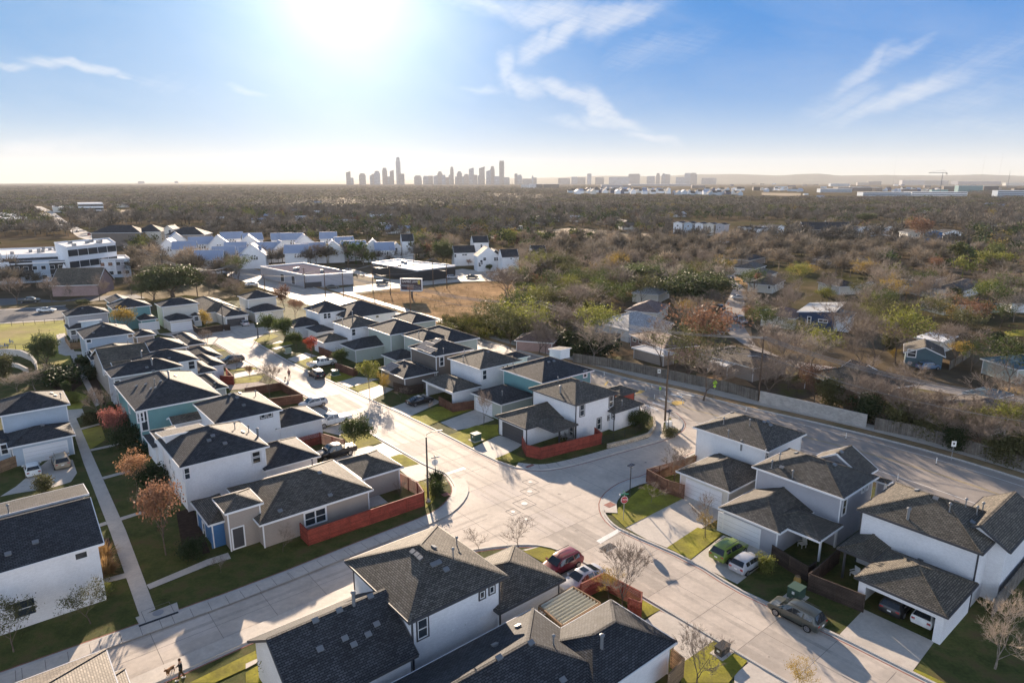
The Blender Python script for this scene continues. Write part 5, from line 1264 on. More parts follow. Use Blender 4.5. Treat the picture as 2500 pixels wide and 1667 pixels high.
# ------------------------------------------------------------------ poles, lamps, signs
def ztop(base, t, x, y):
    """height of something standing on base whose top was surveyed at (x, y)"""
    d = ray(t, x, y); k = base.to_2d().length / Vector((d.x, d.y)).length
    return CAM_H + d.z * k
POLETOPS = {}
def utility_pole(key, base, top, label, arm=2.4, second=False, lamp=False, narm=1, group='utility poles'):
    b = P(*base, 0); h = ztop(b, *top); h = max(5, min(h, 22))
    root = empty('utility_pole', (b.x, b.y, 0), 0, label, 'utility pole', group)
    mb = MB(); mb.tube([(0, 0, 0), (0, 0, h)], [.17, .11], 8); mb.build('pole', M['wood_pole'], root)
    dirx = Vector((math.cos(R(40)), math.sin(R(40)), 0))
    tops = []
    for i in range(narm):
        a = MB(); z = h - .35 - i * 1.1; w = arm / 2
        a.bar(-dirx * w + Vector((0, 0, z)), dirx * w + Vector((0, 0, z)), .1, .12); ao = a.build('crossarm', M['wood_pole'], root)
        for s_ in (-.95, -.4, .4, .95):
            q = MB(); q.lathe([(.045, 0), (.06, .08), (.03, .16)], 6, (dirx * (w * s_) + Vector((0, 0, z + .06)))); q.build('insulator', M['metal'], ao)
            if i == 0: tops.append(Vector((b.x, b.y, z + .2)) + dirx * (w * s_))
    if second:
        t_ = MB(); t_.lathe([(.22, 0), (.24, .05), (.24, .75), (.18, .82)], 10, (.32, 0, h - 2.6)); t_.build('transformer', M['metal'], root)
    if lamp:
        l_ = MB(); l_.tube([(0, 0, h * .68), (-1.2, -.6, h * .72), (-2.4, -1.2, h * .735)], .045, 6); lo = l_.build('lamp_arm', M['metal'], root)
        q = MB(); q.obox((-2.7, -1.35, h * .735), (.89, .45, 0), (-.45, .89, 0), (0, 0, 1), .38, .16, .07); q.build('lamp_head', M['metal'], lo)
    POLETOPS[key] = tops + [Vector((b.x, b.y, h * .72))]
    return root
utility_pole('c1', ('U3', 1650, 1212), ('U3', 1690, 622), 'tall bare brown wooden pole at the corner by the crosswalk', arm=.6, narm=0)
utility_pole('r1', ('U4', 430, 852), ('U4', 522, 408), 'leaning dark utility pole with lamp arm at the start of the grey block wall', lamp=True, arm=1.8)
utility_pole('m1', ('U3', 556, 432), ('U3', 582, 190), 'utility pole with two crossarms between thicket and field', arm=3.2, narm=2)
utility_pole('b1', ('U2', 1542, 302), ('U2', 1560, 55), 'utility pole just below the billboard', arm=2.6)
utility_pole('b2', ('U2', 975, 200), ('V2', 902, 920), 'utility pole left of the dry field', arm=2.4)
for k, (x, y, yt, lb) in enumerate([(733, 1142, 880, 'utility pole in front of the grey commercial building'), (1170, 1100, 850, 'utility pole at the bright road junction'), (1330, 1130, 862, 'utility pole left of the billboard frame'),
        (948, 980, 800, 'utility pole behind the junction beside the white roof'), (1545, 915, 760, 'utility pole at the dark commercial building, left one'), (1722, 1052, 790, 'utility pole right of the billboard'),
        (1848, 1072, 840, 'utility pole by the bus shelter'), (545, 1068, 880, 'utility pole at the corner of the grey building'), (178, 1092, 940, 'utility pole left of the grey commercial building')]):
    utility_pole('v%d' % k, ('V2', x, y), ('V2', x + 2, yt), lb, arm=1.8)
for k, (x, y, yt, lb) in enumerate([(1322, 868, 708, 'utility pole beside the highway bend'), (1145, 770, 650, 'double utility pole by the white apartment block'), (1815, 1140, 880, 'utility pole right of the big live oak'), (2135, 1030, 850, 'utility pole in front of the pale metal roofs')]):
    utility_pole('w%d' % k, ('V1', x, y), ('V1', x + 2, yt), lb, arm=2.2, second=k == 1)
utility_pole('o1', ('U4', 392, 192), ('U4', 400, 12), 'dark utility pole beside the old street', arm=1.2)
utility_pole('o2', ('U4', 1450, 190), ('U4', 1462, 88), 'utility pole with white fittings among the trees', arm=1.5)
utility_pole('o3', ('U4', 1300, 285), ('U4', 1314, 150), 'bare utility pole right of the blue house', arm=1.0)
utility_pole('o4', ('V4', 1742, 940), ('V4', 1765, 720), 'utility pole with steep wires at the right', arm=1.6)
utility_pole('o5', ('V3', 430, 1432), ('V3', 438, 1185), 'utility pole at the left end of the thicket', arm=2.8, narm=2) if False else None
def wire(a, b, sag, n=10):
    pts = []
    for i in range(n + 1):
        t = i / n; p = a.lerp(b, t); p.z -= sag * 4 * t * (1 - t); pts.append(p)
    return pts
WN = [0]
def span(ka, kb, label, sag=1.2, r=.042, idx=None):
    A, B_ = POLETOPS[ka], POLETOPS[kb]; n = min(len(A), len(B_)); o = A[0]
    root = empty('overhead_lines', tuple(o), 0, label, 'power lines', 'overhead power lines')
    for i in (idx or range(n)):
        if i >= n: continue
        mb = MB(); mb.tube([p - o for p in wire(A[i], B_[i], sag)], r, 3, cap=False); mb.build('wire', M['lead'], root)
POLETOPS['far_l'] = [Vector(p) for p in ()] 
def offpt(t, x, y, z, like): 
    p = P(t, x, y, 0); d = Vector((math.cos(R(40)), math.sin(R(40)), 0)); return [Vector((p.x, p.y, z)) + d * k for k in (-1.4, -.6, .6, 1.4)] + [Vector((p.x, p.y, z * .72))]
POLETOPS['r2'] = offpt('U4', 3000, 1500, 10.5, 0); POLETOPS['b0'] = offpt('V2', -500, 1000, 11, 0)
span('m1', 'b1', 'power lines from the thicket pole to the billboard pole', 1.6); span('m1', 'r1', 'power lines from the thicket pole over the backyards', 2.2); span('b1', 'v0', 'power lines from the billboard pole leftwards', 1.5)
span('r1', 'r2', 'power lines running off over the block wall to the right', 2.0); span('w1', 'w0', 'power lines at the highway', 1.2); span('w0', 'w2', 'power lines over the live oak', 1.5); span('w3', 'v8', 'power lines in front of the metal roofs', 1.5)
span('v8', 'v0', 'power lines across the grey commercial building', 1.4); span('v0', 'v1', 'power lines at the junction', 1.0); span('v1', 'v2', 'power lines left of the billboard', .8); span('v2', 'v5', 'power lines behind the billboard', 1.0); span('v5', 'v6', 'power lines right of the billboard', .6)
span('w2', 'w3', 'power lines beyond the live oak', 1.2); span('v3', 'v4', 'power lines beside the dark flat-roofed building', 1.2)

def street_lamp(base, top, armto, label):
    b = P(*base, 0); h = ztop(b, *top); 
    root = empty('street_lamp', (b.x, b.y, 0), 0, label, 'street lamp', None)
    mb = MB(); mb.tube([(0, 0, 0), (0, 0, h)], [.13, .09], 10); mb.build('pole', M['metal_dark'], root)
    f = MB(); f.lathe([(.3, 0), (.3, .12), (.2, .2), (.14, .5)], 10, (0, 0, .0)); f.build('base_flange', M['metal'], root)
    d = Vector((P(*armto, h) - Vector((b.x, b.y, h)))); d.z = 0; L_ = d.length; d.normalize()
    a = MB(); a.tube([(0, 0, h - .1), tuple(d * .05 + Vector((0, 0, h + .3))), tuple(d * L_ * .5 + Vector((0, 0, h + .55))), tuple(d * L_ + Vector((0, 0, h + .6)))], .04, 6); ao = a.build('arm', M['metal_dark'], root)
    q = MB(); s_ = Vector((-d.y, d.x, 0)); q.obox(d * (L_ + .25) + Vector((0, 0, h + .6)), d, s_, (0, 0, 1), .35, .13, .05); q.build('lamp_head', M['metal_dark'], ao)
street_lamp(('T2', 1232, 345), ('U2', 1670, 1345), ('U2', 1770, 1335), 'tall black street lamp with curved arm at the corner yard')
street_lamp(('U2', 245, 500), ('U2', 235, 412), ('U2', 240, 402), 'short lamp with flat head on the grass at the far end of the street')
street_lamp(('U1', 1905, 450), ('U1', 1895, 215), ('U1', 1885, 215), 'tall thin lamp post at the alley in front of the dark garage')
def solar_lamp(base, top, label):
    b = P(*base, 0); h = ztop(b, *top)
    root = empty('solar_lamp', (b.x, b.y, 0), R(40), label, 'lamp', None)
    mb = MB(); mb.tube([(0, 0, 0), (0, 0, h)], .055, 8); mb.build('pole', M['metal_dark'], root)
    q = MB(); q.obox((0, 0, h + .1), (1, 0, .15), (0, 1, 0), (-.15, 0, 1), .42, .3, .025); q.build('solar_panel', M['solar'], root)
    q = MB(); q.box((.1, -.07, h - .35), (.3, .07, h - .18)); q.build('lamp_box', M['metal'], root)
solar_lamp(('T3', 933, 302), ('T3', 938, 102), 'slim black post with small solar panel behind the stop sign')
solar_lamp(('U3', 1675, 1335), ('U3', 1677, 1130), 'slim black post with small solar panel at the corner planting bed')
solar_lamp(('U3', 358, 905), ('U3', 357, 750), 'thin black lamp post in front of the teal house')
red = mat('sign_red', (.42, .02, .03), .45, .5); lime = mat('sign_lime', (.42, .72, .04), .45, .5)
def octa(mb, c, x, y, n, r, t):
    p0 = [Vector(c) + x * (r * math.cos(math.pi / 8 + k * math.pi / 4)) + y * (r * math.sin(math.pi / 8 + k * math.pi / 4)) + n * t for k in range(8)]
    p1 = [q - n * 2 * t for q in p0]; mb.poly(p0); mb.poly(p1[::-1])
    for k in range(8): mb.poly([p0[k], p1[k], p1[(k + 1) % 8], p0[(k + 1) % 8]])
def stop_sign(base, top, face, label, names):
    b = P(*base, 0); h = min(3.4, ztop(b, *top))
    root = empty('stop_sign', (b.x, b.y, 0), R(face), label, 'road sign', None)     # local -y faces the driver
    mb = MB(); mb.box((-.03, -.03, 0), (.03, .03, h - .1)); mb.build('sign_post', M['metal'], root)
    X, Y, N_ = Vector((1, 0, 0)), Vector((0, 0, 1)), Vector((0, -1, 0))
    w = MB(); octa(w, (0, -.05, h - .78), X, Y, N_, .44, .008); wo = w.build('sign_plate', M['paint'], root)
    r_ = MB(); octa(r_, (0, -.062, h - .78), X, Y, N_, .405, .008); r_.build('sign_face', red, wo)
    text_mesh('lettering', 'STOP', .34, M['paint'], wo, (0, -.076, h - .78), X, Y)
    for k, (dx, dy) in enumerate(((1, .0), (0, 1))):
        s_ = MB(); d = Vector((dx, dy, 0)); s_.bar(-d * .5 + Vector((0, 0, h - .12 + k * .2)), d * .5 + Vector((0, 0, h - .12 + k * .2)), .02, .18); s_.build('name_plate', mat('sign_green', (.02, .2, .12), .5, .5) if names else M['metal'], root)
    q = MB(); q.box((-.62, -.02, h - .2), (-.46, .02, h - .0)); q.build('plaque', M['paint'], root)
stop_sign(('T3', 890, 468), ('T3', 880, 285), 10, 'red stop sign with street name plates on the sunlit grass corner', True)
stop_sign(('T2', 1281, 190), ('T2', 1275, 40), 205, 'stop sign seen from behind above the spiky shrub', False)
def sign(base, top, size, m, label, shape='rect', face=-10):
    b = P(*base, 0); h = ztop(b, *top); h = max(1.6, min(h, 4.5))
    root = empty('road_sign', (b.x, b.y, 0), R(face), label, 'road sign', None)
    mb = MB(); mb.box((-.03, -.02, 0), (.03, .02, h)); mb.build('sign_post', M['metal'], root)
    q = MB(); X = Vector((1, 0, 0)); Z = Vector((0, 0, 1))
    if shape == 'dia':
        r2 = math.sqrt(.5); q.obox((0, -.05, h - size * .7), (X + Z) * r2, (0, 1, 0), (Z - X) * r2, size / 2, .01, size / 2)
        po = q.build('sign_plate', m, root)
        f = MB(); f.box((-.04, -.07, h - size * .7 - .24), (.04, -.062, h - size * .7 + .08)); f.lathe([(.06, 0), (.07, .05), (.04, .11)], 6, (0, -.065, h - size * .7 + .1)); f.build('pictogram', M['metal_dark'], po)
        q2 = MB(); q2.box((-.22, -.06, h - size * 1.4 - .35), (.22, -.04, h - size * 1.4 - .02)); q2.build('lower_plate', m, root)
    else:
        q.box((-size * .36, -.06, h - size), (size * .36, -.04, h)); po = q.build('sign_plate', m, root)
        f = MB(); f.box((-size * .16, -.07, h - size * .62), (size * .16, -.062, h - size * .3)); f.build('pictogram', M['metal_dark'], po)
sign(('U4', 122, 828), ('U4', 128, 705), .7, lime, 'lime green diamond pedestrian sign beside the arterial sidewalk', 'dia')
sign(('U3', 1595, 890), ('U3', 1598, 770), .8, M['paint'], 'small white sign on the verge left of the tall brown pole')
sign(('U4', 1772, 1270), ('U4', 1800, 1130), .8, M['paint'], 'small white tilted sign on the verge far to the right')
sign(('U3', 1606, 995), ('U3', 1606, 955), .5, lime, 'small lime sign in the middle of the arterial')
def flex_post(t, x, y, lb, col='white'):
    b = P(t, x, y, 0); root = empty('bollard', (b.x, b.y, 0), 0, lb, 'bollard', 'white flexible lane posts on the arterial')
    mb = MB(); mb.tube([(0, 0, .03), (0, 0, .95)], .05, 8); mb.build('post_tube', M['paint'], root)
    q = MB(); q.lathe([(.14, .0), (.14, .04), (.06, .06)], 8); q.build('foot', M['tyre'], root)
for t, x, y, lb in (('U4', 1668, 1290, 'white lane post right of the white tilted sign'), ('U4', 1400, 1405, 'white lane post behind the sunlit garage roofs'), ('U4', 345, 932, 'white lane post behind the pale grey roof'), ('U3', 1487, 960, 'white post at the left hatch patch'),
        ('U3', 1558, 1030, 'white post left of the crosswalk'), ('U3', 1700, 1075, 'white post left of the tan island'), ('U3', 1800, 1070, 'white post right of the tan island'), ('U3', 1790, 1030, 'white post behind the tan island'), ('U3', 1652, 1000, 'white post beside the tall brown pole'),
        ('U3', 1133, 828, 'white post farthest left on the arterial'), ('U3', 1537, 938, 'white post near the lime sign'), ('U3', 1395, 990, 'white post near the red tower'), ('U4', 1040, 1115, 'white post near the pale grey roof eave'), ('T4', 1880, 440, 'white post at the right edge')):
    flex_post(t, x, y, lb)
# billboard
b = P('V2', 1525, 1290, 0)
def billboard():
    c = P('V2', 1525, 1160, 0); h0 = ztop(c, 'V2', 1520, 1085); h1 = ztop(c, 'V2', 1520, 985)
    k = c.length / F_PX / 3.763; w = 196 * k * .98
    root = empty('billboard', (c.x, c.y, 0), R(-6), 'white-framed billboard reading GAMEZ LAW above the dry field', 'billboard', None)
    mb = MB(); mb.tube([(0, .4, 0), (0, .4, h0 + .3)], .3, 10); mb.build('column', M['metal_dark'], root)
    mb = MB(); mb.box((-w / 2, -.12, h0), (w / 2, .12, h1)); pn = mb.build('panel', mat('poster_dark', (.05, .035, .045), .6, .4), root)
    f = MB(); t = .28
    f.box((-w / 2 - t, -.2, h0 - t), (-w / 2, .2, h1 + t)); f.box((w / 2, -.2, h0 - t), (w / 2 + t, .2, h1 + t)); f.box((-w / 2, -.2, h1), (w / 2, .2, h1 + t)); f.box((-w / 2, -.2, h0 - t), (w / 2, .2, h0)); f.build('frame', M['trim'], root)
    c_ = MB(); c_.box((-w / 2, -.9, h0 - .35), (w / 2, -.3, h0 - .25)); c_.build('catwalk', M['metal'], root)
    H = h1 - h0
    text_mesh('lettering', 'GAMEZ LAW', H * .26, M['paint'], pn, (-w * .06, -.14, h0 + H * .78), (1, 0, 0), (0, 0, 1))
    q = MB(); q.box((w * .32, -.14, h0 + H * .55), (w * .44, -.125, h0 + H * .93)); q.build('poster_patch', mat('poster_gold', (.4, .33, .08), .6, .4), pn)
    q = MB(); q.box((-w * .2, -.14, h0 + H * .05), (w * .1, -.125, h0 + H * .5)); q.build('poster_photo', mat('poster_brown', (.2, .1, .07), .6, .4, .4, .8), pn)
billboard()
# utility boxes
def ubox(t, x, y, w, d, h, m, label, name='utility_box'):
    b = P(t, x, y, 0); root = empty(name, (b.x, b.y, 0), TH, label, 'utility box', None)
    mb = MB(); mb.box((-w / 2 - .25, -d / 2 - .25, .0), (w / 2 + .25, d / 2 + .25, .09)); mb.build('concrete_pad', M['walk'], root)
    mb = MB(); mb.box((-w / 2, -d / 2, .09), (w / 2, d / 2, h)); mb.build('cabinet', m, root)
    mb = MB(); mb.box((-w / 2 - .04, -d / 2 - .04, h), (w / 2 + .04, d / 2 + .04, h + .07)); mb.build('lid', m, root)
    mb = MB(); mb.box((-w / 2 - .012, -.12, h * .55), (-w / 2 - .002, .12, h * .8)); mb.build('warning_label', M['paint'], root)
ug = mat('box_green', (.05, .10, .075), .5, .4); ul_ = mat('box_pale_green', (.3, .36, .28), .5, .4)
ubox('T4', 395, 990, 1.25, 1.1, 1.1, ug, 'green transformer box beside the dark grey estate')
ubox('U3', 42, 1375, 1.2, 1.1, 1.05, ug, 'green transformer box on the lawn left of the white corner house')
ubox('U2', 902, 820, 1.2, 1.1, 1.0, ug, 'dark transformer box beside the street-parked black car')
ubox('U2', 502, 632, 1.1, 1.0, 1.0, ul_, 'pale transformer box between the far driveways')
ubox('T3', 1555, 1365, 1.15, .7, .7, M['metal_dark'], 'black low box by the kerb beside the bare tree at the bottom')
ubox('U3', 1680, 1290, .9, .5, 1.4, M['paint'], 'white cabinet in the corner planting bed')
ubox('T2', 770, 415, .8, .8, .85, M['metal'], 'grey air conditioner behind the long red fence')
ubox('T2', 800, 400, .7, .7, .75, ul_, 'second air conditioner behind the long red fence, nearer the corner')
# orange jug
b = P('T4', 402, 905, 0); o = empty('garden_jar', (b.x, b.y, 0), 0, 'tall ochre jar standing behind the green transformer box', 'jar')
mb = MB(); mb.lathe([(.2, 0), (.32, .15), (.34, .6), (.24, .85), (.2, .9)], 12); mb.build('jar_body', mat('terracotta_ochre', (.42, .26, .08), .8, .2), o); mb = MB(); mb.lathe([(.25, .9), (.25, .95), (.2, .96)], 12); mb.build('rim', M['fence_tan'], o)
# pergola with draped cloth
def pergola():
    A = P('T3', 320, 1050, 2.6); Bp = P('T3', 550, 920, 2.6); C_ = P('T3', 735, 1030, 2.6); D_ = P('T3', 480, 1185, 2.6)
    o = A.copy(); o.z = 0; root = empty('pergola', tuple(o), 0, 'wooden pergola with wavy cream shade cloth beside the low house roof', 'pergola', None)
    f = [(q - o) for q in (A, Bp, C_, D_)]
    mb = MB()
    for a, b_ in zip(f, f[1:] + f[:1]): mb.bar(a, b_, .12, .22)
    mb.build('frame', M['fence_tan'], root)
    for q in f: m2 = MB(); m2.box((q.x - .07, q.y - .07, 0), (q.x + .07, q.y + .07, 2.55)); m2.build('post', M['fence_tan'], root)
    cl = MB(); n = 64; e0, e1 = f[0], f[3]; g0, g1 = f[1], f[2]   # waves run across
    for i in range(n):
        def row(t): z = -.02 - .34 * abs(math.sin(t * math.pi * 8)) ** .7; a = e0.lerp(e1, .04 + .92 * t) .lerp(g0.lerp(g1, .04 + .92 * t), .03); b_ = e0.lerp(e1, .04 + .92 * t).lerp(g0.lerp(g1, .04 + .92 * t), .97); return a + Vector((0, 0, z + .16)), b_ + Vector((0, 0, z + .16))
        a, b_ = row(i / n); c, d = row((i + 1) / n)
        cl.poly([a, b_, d, c])
    cl.build('shade_cloth', leafmat('cloth_cream', (.74, .72, .62), .05, .3), root)
    for k in range(9):
        w = MB(); t = .04 + .92 * k / 8; w.bar(e0.lerp(e1, t) + Vector((0, 0, -.42)), g0.lerp(g1, t) + Vector((0, 0, -.42)), .04, .05); w.build('rafter', M['fence_tan'], root)
pergola()
# drain grates and manholes lie in the street
def slab_detail(t, x, y, w, d, m, label, name, bars=0):
    b = P(t, x, y, 0); root = empty(name, (b.x, b.y, .018 if t == 'T3' else .075), TH, label, name.replace('_', ' '), None)
    mb = MB()
    if bars:
        mb.box((-w / 2, -d / 2, 0), (w / 2, d / 2, .004)); mb.build('frame', M['kerb'], root)
        for k in range(bars): q = MB(); u = -w / 2 + .1 + (w - .2) * k / (bars - 1); q.box((u - .05, -d / 2 + .08, .004), (u + .05, d / 2 - .08, .03)); q.build('grate_bar', M['metal_dark'], root)
    else:
        mb.lathe([(w / 2, 0), (w / 2, .012)], 20); mb.build('cover', m, root)
        e = MB(); s_ = w * 1.25
        for a, b_ in (((-s_, -s_), (s_, -s_)), ((s_, -s_), (s_, s_)), ((s_, s_), (-s_, s_)), ((-s_, s_), (-s_, -s_))): e.bar((*a, .003), (*b_, .003), .04, .006)
        e.build('collar_joint', M['joint'], root)
slab_detail('T3', 785, 652, 1.7, 1.1, None, 'square drain grate just beyond the white stop line', 'drain_grate', 9)
for x, y, w, lb in ((222, 357, .8, 'manhole cover in the middle of the intersection'), (258, 275, .7, 'manhole cover behind the middle one'), (262, 212, .6, 'manhole cover nearest the far corner'), (145, 412, .5, 'small valve cover at the left of the intersection'), (235, 462, .5, 'small valve cover above the bare shrub')):
    slab_detail('T3', x, y, w, w, M['metal'], lb, 'manhole_cover')
slab_detail('T1', 1068, 1097, .9, .9, M['metal'], 'round cover in the ramp at the end of the garden walk', 'manhole_cover')
for t, x, y, w, d, lb in (('T3', 798, 370, 1.2, .9, 'red tactile pad at the corner ramp'), ('T3', 258, 108, 1.3, .5, 'red tactile pad on the far corner ramp'), ('T2', 1350, 300, .9, .8, 'red tactile pad on the ramp by the street lamp')):
    b = P(t, x, y, 0); o = empty('tactile_pad', (b.x, b.y, .112), TH, lb, 'tactile pad'); mb = MB(); mb.box((-w / 2, -d / 2, 0), (w / 2, d / 2, .012)); mb.build('pad', M['kerbred'], o)
# storm inlet
b0_, b1_ = P('T1', 938, 1190, 0), P('T1', 1205, 1095, 0)
o = empty('storm_inlet', (b0_.x, b0_.y, 0), 0, 'dark storm inlet slot in the kerb at the garden walk', 'storm drain'); mb = MB(); mb.bar(Vector((0, 0, .06)), (b1_ - b0_) + Vector((0, 0, .06)), .28, .12); mb.build('slot', M['dark'], o)
# ------------------------------------------------------------------ people and dogs
def skinned(name, verts, edges, radii, m, parent, sub=2):
    me = bpy.data.meshes.new(name); me.from_pydata(verts, edges, []); me.materials.append(m)
    o = bpy.data.objects.new(name, me); COL.objects.link(o); o.parent = parent
    md = o.modifiers.new('skin', 'SKIN'); md.use_smooth_shade = True
    for i, r in enumerate(radii): me.skin_vertices[0].data[i].radius = (r, r) if not isinstance(r, tuple) else r
    me.skin_vertices[0].data[0].use_root = True
    s_ = o.modifiers.new('sub', 'SUBSURF'); s_.levels = 1; s_.render_levels = sub
    return o
def person(t, x, y, head, label, top, legs, hair, stride=.22, reach=None):
    b = P(t, x, y, 0); root = empty('person', (b.x, b.y, .02), R(head), label, 'person', None)   # faces +x
    s = stride
    V = [(0, 0, .95), (0, 0, 1.12), (0, 0, 1.30), (0, 0, 1.43), (.01, 0, 1.52), (.02, 0, 1.60), (.02, 0, 1.70),
         (0, .10, .90), (s * .55, .10, .50), (s, .10, .09), (s + .16, .10, .05), (0, -.10, .90), (-s * .1, -.10, .50), (-s, -.10, .10), (-s + .15, -.10, .05),
         (0, .19, 1.40), (-.05, .25, 1.14), (.08, .25, .90), (.12, .24, .82), (0, -.19, 1.40), (.03, -.26, 1.14), (.18 if reach is None else .3, -.26, .92), (.24 if reach is None else .4, -.26, .88)]
    E = [(0, 1), (1, 2), (2, 3), (3, 4), (4, 5), (5, 6), (0, 7), (7, 8), (8, 9), (9, 10), (0, 11), (11, 12), (12, 13), (13, 14), (3, 15), (15, 16), (16, 17), (17, 18), (3, 19), (19, 20), (20, 21), (21, 22)]
    rad = [(.12, .15), (.12, .15), (.13, .17), (.08, .10), .055, .09, .085, .09, .065, .045, .04, .09, .065, .045, .04, .06, .048, .036, .034, .06, .048, .036, .034]
    skinned('body', V, E, rad, M['skin'], root)
    # jacket and trousers follow the body a little outside it
    i_t = [0, 1, 2, 3, 15, 16, 17, 19, 20, 21]; mp = {k: i for i, k in enumerate(i_t)}
    e_t = [(mp[a], mp[b_]) for a, b_ in E if a in mp and b_ in mp]
    vt = [V[k] for k in i_t]; vt[0] = (0, 0, .86)
    skinned('jacket', vt, e_t, [(.15, .18), (.15, .18), (.155, .20), (.11, .14), .085, .066, .052, .085, .066, .052], top, root)
    i_t = [0, 7, 8, 9, 11, 12, 13]; mp = {k: i for i, k in enumerate(i_t)}; e_t = [(mp[a], mp[b_]) for a, b_ in E if a in mp and b_ in mp]
    skinned('trousers', [V[k] for k in i_t], e_t, [(.13, .16), .105, .082, .062, .105, .082, .062], legs, root)
    for q in (10, 14): mb = MB(); c = Vector(V[q]); mb.obox(c + Vector((-.05, 0, -.02)), (1, 0, 0), (0, 1, 0), (0, 0, 1), .14, .05, .04); mb.build('shoe', M['paint'], root)
    hd = MB(); hd.lathe([(.04, -.06), (.085, 0), (.105, .07), (.095, .14), (.05, .18)], 10, (.005, 0, 1.62)); hd.build('hair', hair, root, smooth=True)
    return root
def dog(t, x, y, head, label, m, sc=1.0):
    b = P(t, x, y, 0); root = empty('dog', (b.x, b.y, .02), R(head), label, 'dog', None); root.scale = (sc,) * 3
    V = [(-.25, 0, .50), (0, 0, .50), (.22, 0, .52), (.36, 0, .66), (.44, 0, .74), (.58, 0, .70), (-.38, 0, .52), (-.55, 0, .42), (-.25, .09, .36), (-.33, .09, .2), (-.26, .09, .04), (-.25, -.09, .36), (-.31, -.09, .2), (-.2, -.09, .04),
         (.24, .08, .34), (.22, .08, .18), (.28, .08, .04), (.24, -.08, .34), (.26, -.08, .18), (.2, -.08, .04)]
    E = [(0, 1), (1, 2), (2, 3), (3, 4), (4, 5), (0, 6), (6, 7), (0, 8), (8, 9), (9, 10), (0, 11), (11, 12), (12, 13), (2, 14), (14, 15), (15, 16), (2, 17), (17, 18), (18, 19)]
    skinned('body', V, E, [.13, .12, .15, .08, .085, .04, .03, .02, .08, .04, .03, .08, .04, .03, .07, .035, .028, .07, .035, .028], m, root)
    for s_ in (-1, 1): e = MB(); e.poly([(.40, s_ * .03, .82), (.44, s_ * .09, .80), (.41, s_ * .07, .90)]); e.poly([(.41, s_ * .07, .90), (.44, s_ * .09, .80), (.40, s_ * .03, .82)]); e.build('ear', m, root)
cl_dark = mat('cloth_dark', (.02, .025, .028), .9, .1); cl_kh = mat('cloth_khaki', (.10, .065, .035), .9, .1); hair_b = mat('hair_brown', (.08, .04, .02), .7, .3)
person('T1', 1228, 1538, 205, 'man in dark jacket and brown trousers walking a dog on the street edge', cl_dark, cl_kh, hair_b, reach=1)
dog('T1', 1152, 1510, 255, 'brown and white dog on a leash beside the man in the dark jacket', mat('fur_brown', (.22, .12, .06), .9, .1, .5, 4), 1.0)
person('U2', 510, 843, 300, 'distant person in pinkish top walking in the middle of the street', mat('cloth_pink', (.35, .17, .15), .9, .1), cl_dark, hair_b)
dog('U2', 476, 858, 300, 'small dog beside the distant street walker', mat('fur_tan', (.3, .22, .14), .9, .1), .8)
person('U1', 672, 800, 310, 'person in dark blue clothes on the shaded garden walk', mat('cloth_blue', (.03, .04, .10), .9, .1), cl_dark, hair_b)
a = P('T1', 1228, 1538, 0); b = P('T1', 1152, 1518, 0)
o = empty('leash', (a.x, a.y, 0), 0, 'thin pale leash between man and dog', 'leash'); mb = MB(); mb.tube([(-.25, -.05, .9), tuple((b - a) * .55 + Vector((0, 0, .78))), tuple((b - a) + Vector((.2, -.2, .66)))], .012, 4); mb.build('leash_cord', M['paint'], o)
# patio and park furniture
def chair(t, x, y, m, label, rz=0):
    b = P(t, x, y, 0); root = empty('garden_chair', (b.x, b.y, .03), R(rz), label, 'chair', 'garden chairs')
    mb = MB(); mb.box((-.3, -.3, .36), (.3, .3, .42)); mb.build('seat', m, root)
    mb = MB(); mb.obox((-.32, 0, .66), (.2, 0, 1), (0, 1, 0), (-1, 0, .2), .33, .3, .03); mb.build('backrest', m, root)
    for sx in (-.26, .26):
        for sy in (-.27, .27): q = MB(); q.box((sx - .03, sy - .03, 0), (sx + .03, sy + .03, .36)); q.build('leg', m, root)
    for sy in (-.33, .33): q = MB(); q.box((-.3, sy - .05, .55), (.3, sy + .05, .59)); q.build('armrest', m, root)
blu = mat('chair_blue', (.03, .1, .25), .5, .4)
for x, y, lb in ((100, 550, 'blue lawn chair on the park grass, upper one'), (15, 590, 'blue lawn chair at the left edge'), (58, 585, 'blue lawn chair between the other two')): chair('U1', x, y, blu, lb, 20)
for t, x, y, m_, lb in (('U3', 785, 1365, M['metal'], 'pale chair on the patio of the white corner house'), ('U3', 838, 1385, M['metal'], 'second pale chair on the same patio, nearer the wall'), ('T4', 435, 650, M['cream_lap'], 'cushioned armchair under the covered patio'), ('T4', 790, 850, M['paint'], 'white armchair under the porch beside the open garage'), ('U1', 605, 545, M['walk'], 'pale patio chair behind the cedar fence'), ('U1', 645, 540, M['walk'], 'second pale patio chair behind the cedar fence')):
    chair(t, x, y, m_, lb, 200)
# ------------------------------------------------------------------ trees
LEAF = dict(
    live=leafmat('leaf_live_oak', (.09, .11, .045)), green=leafmat('leaf_green', (.075, .10, .03)), yellow=leafmat('leaf_yellow', (.34, .24, .06), .3, .45),
    ygreen=leafmat('leaf_yellow_green', (.20, .21, .05), .3, .45), rust=leafmat('leaf_rust', (.20, .11, .07), .3, .4), red=leafmat('leaf_red', (.36, .08, .05), .3, .45),
    orange=leafmat('leaf_orange', (.32, .18, .10), .3, .45), pink=leafmat('leaf_pink', (.32, .12, .10), .3, .4), twig=leafmat('twig_grey_brown', (.23, .185, .15), .25, .15), twigpale=leafmat('twig_pale', (.38, .31, .24), .25, .1),
    grass=leafmat('ornamental_grass', (.34, .22, .10), .3, .4), cedar=leafmat('leaf_cedar', (.035, .055, .02), .3, .3), olive=leafmat('leaf_olive', (.12, .12, .05), .3, .35))
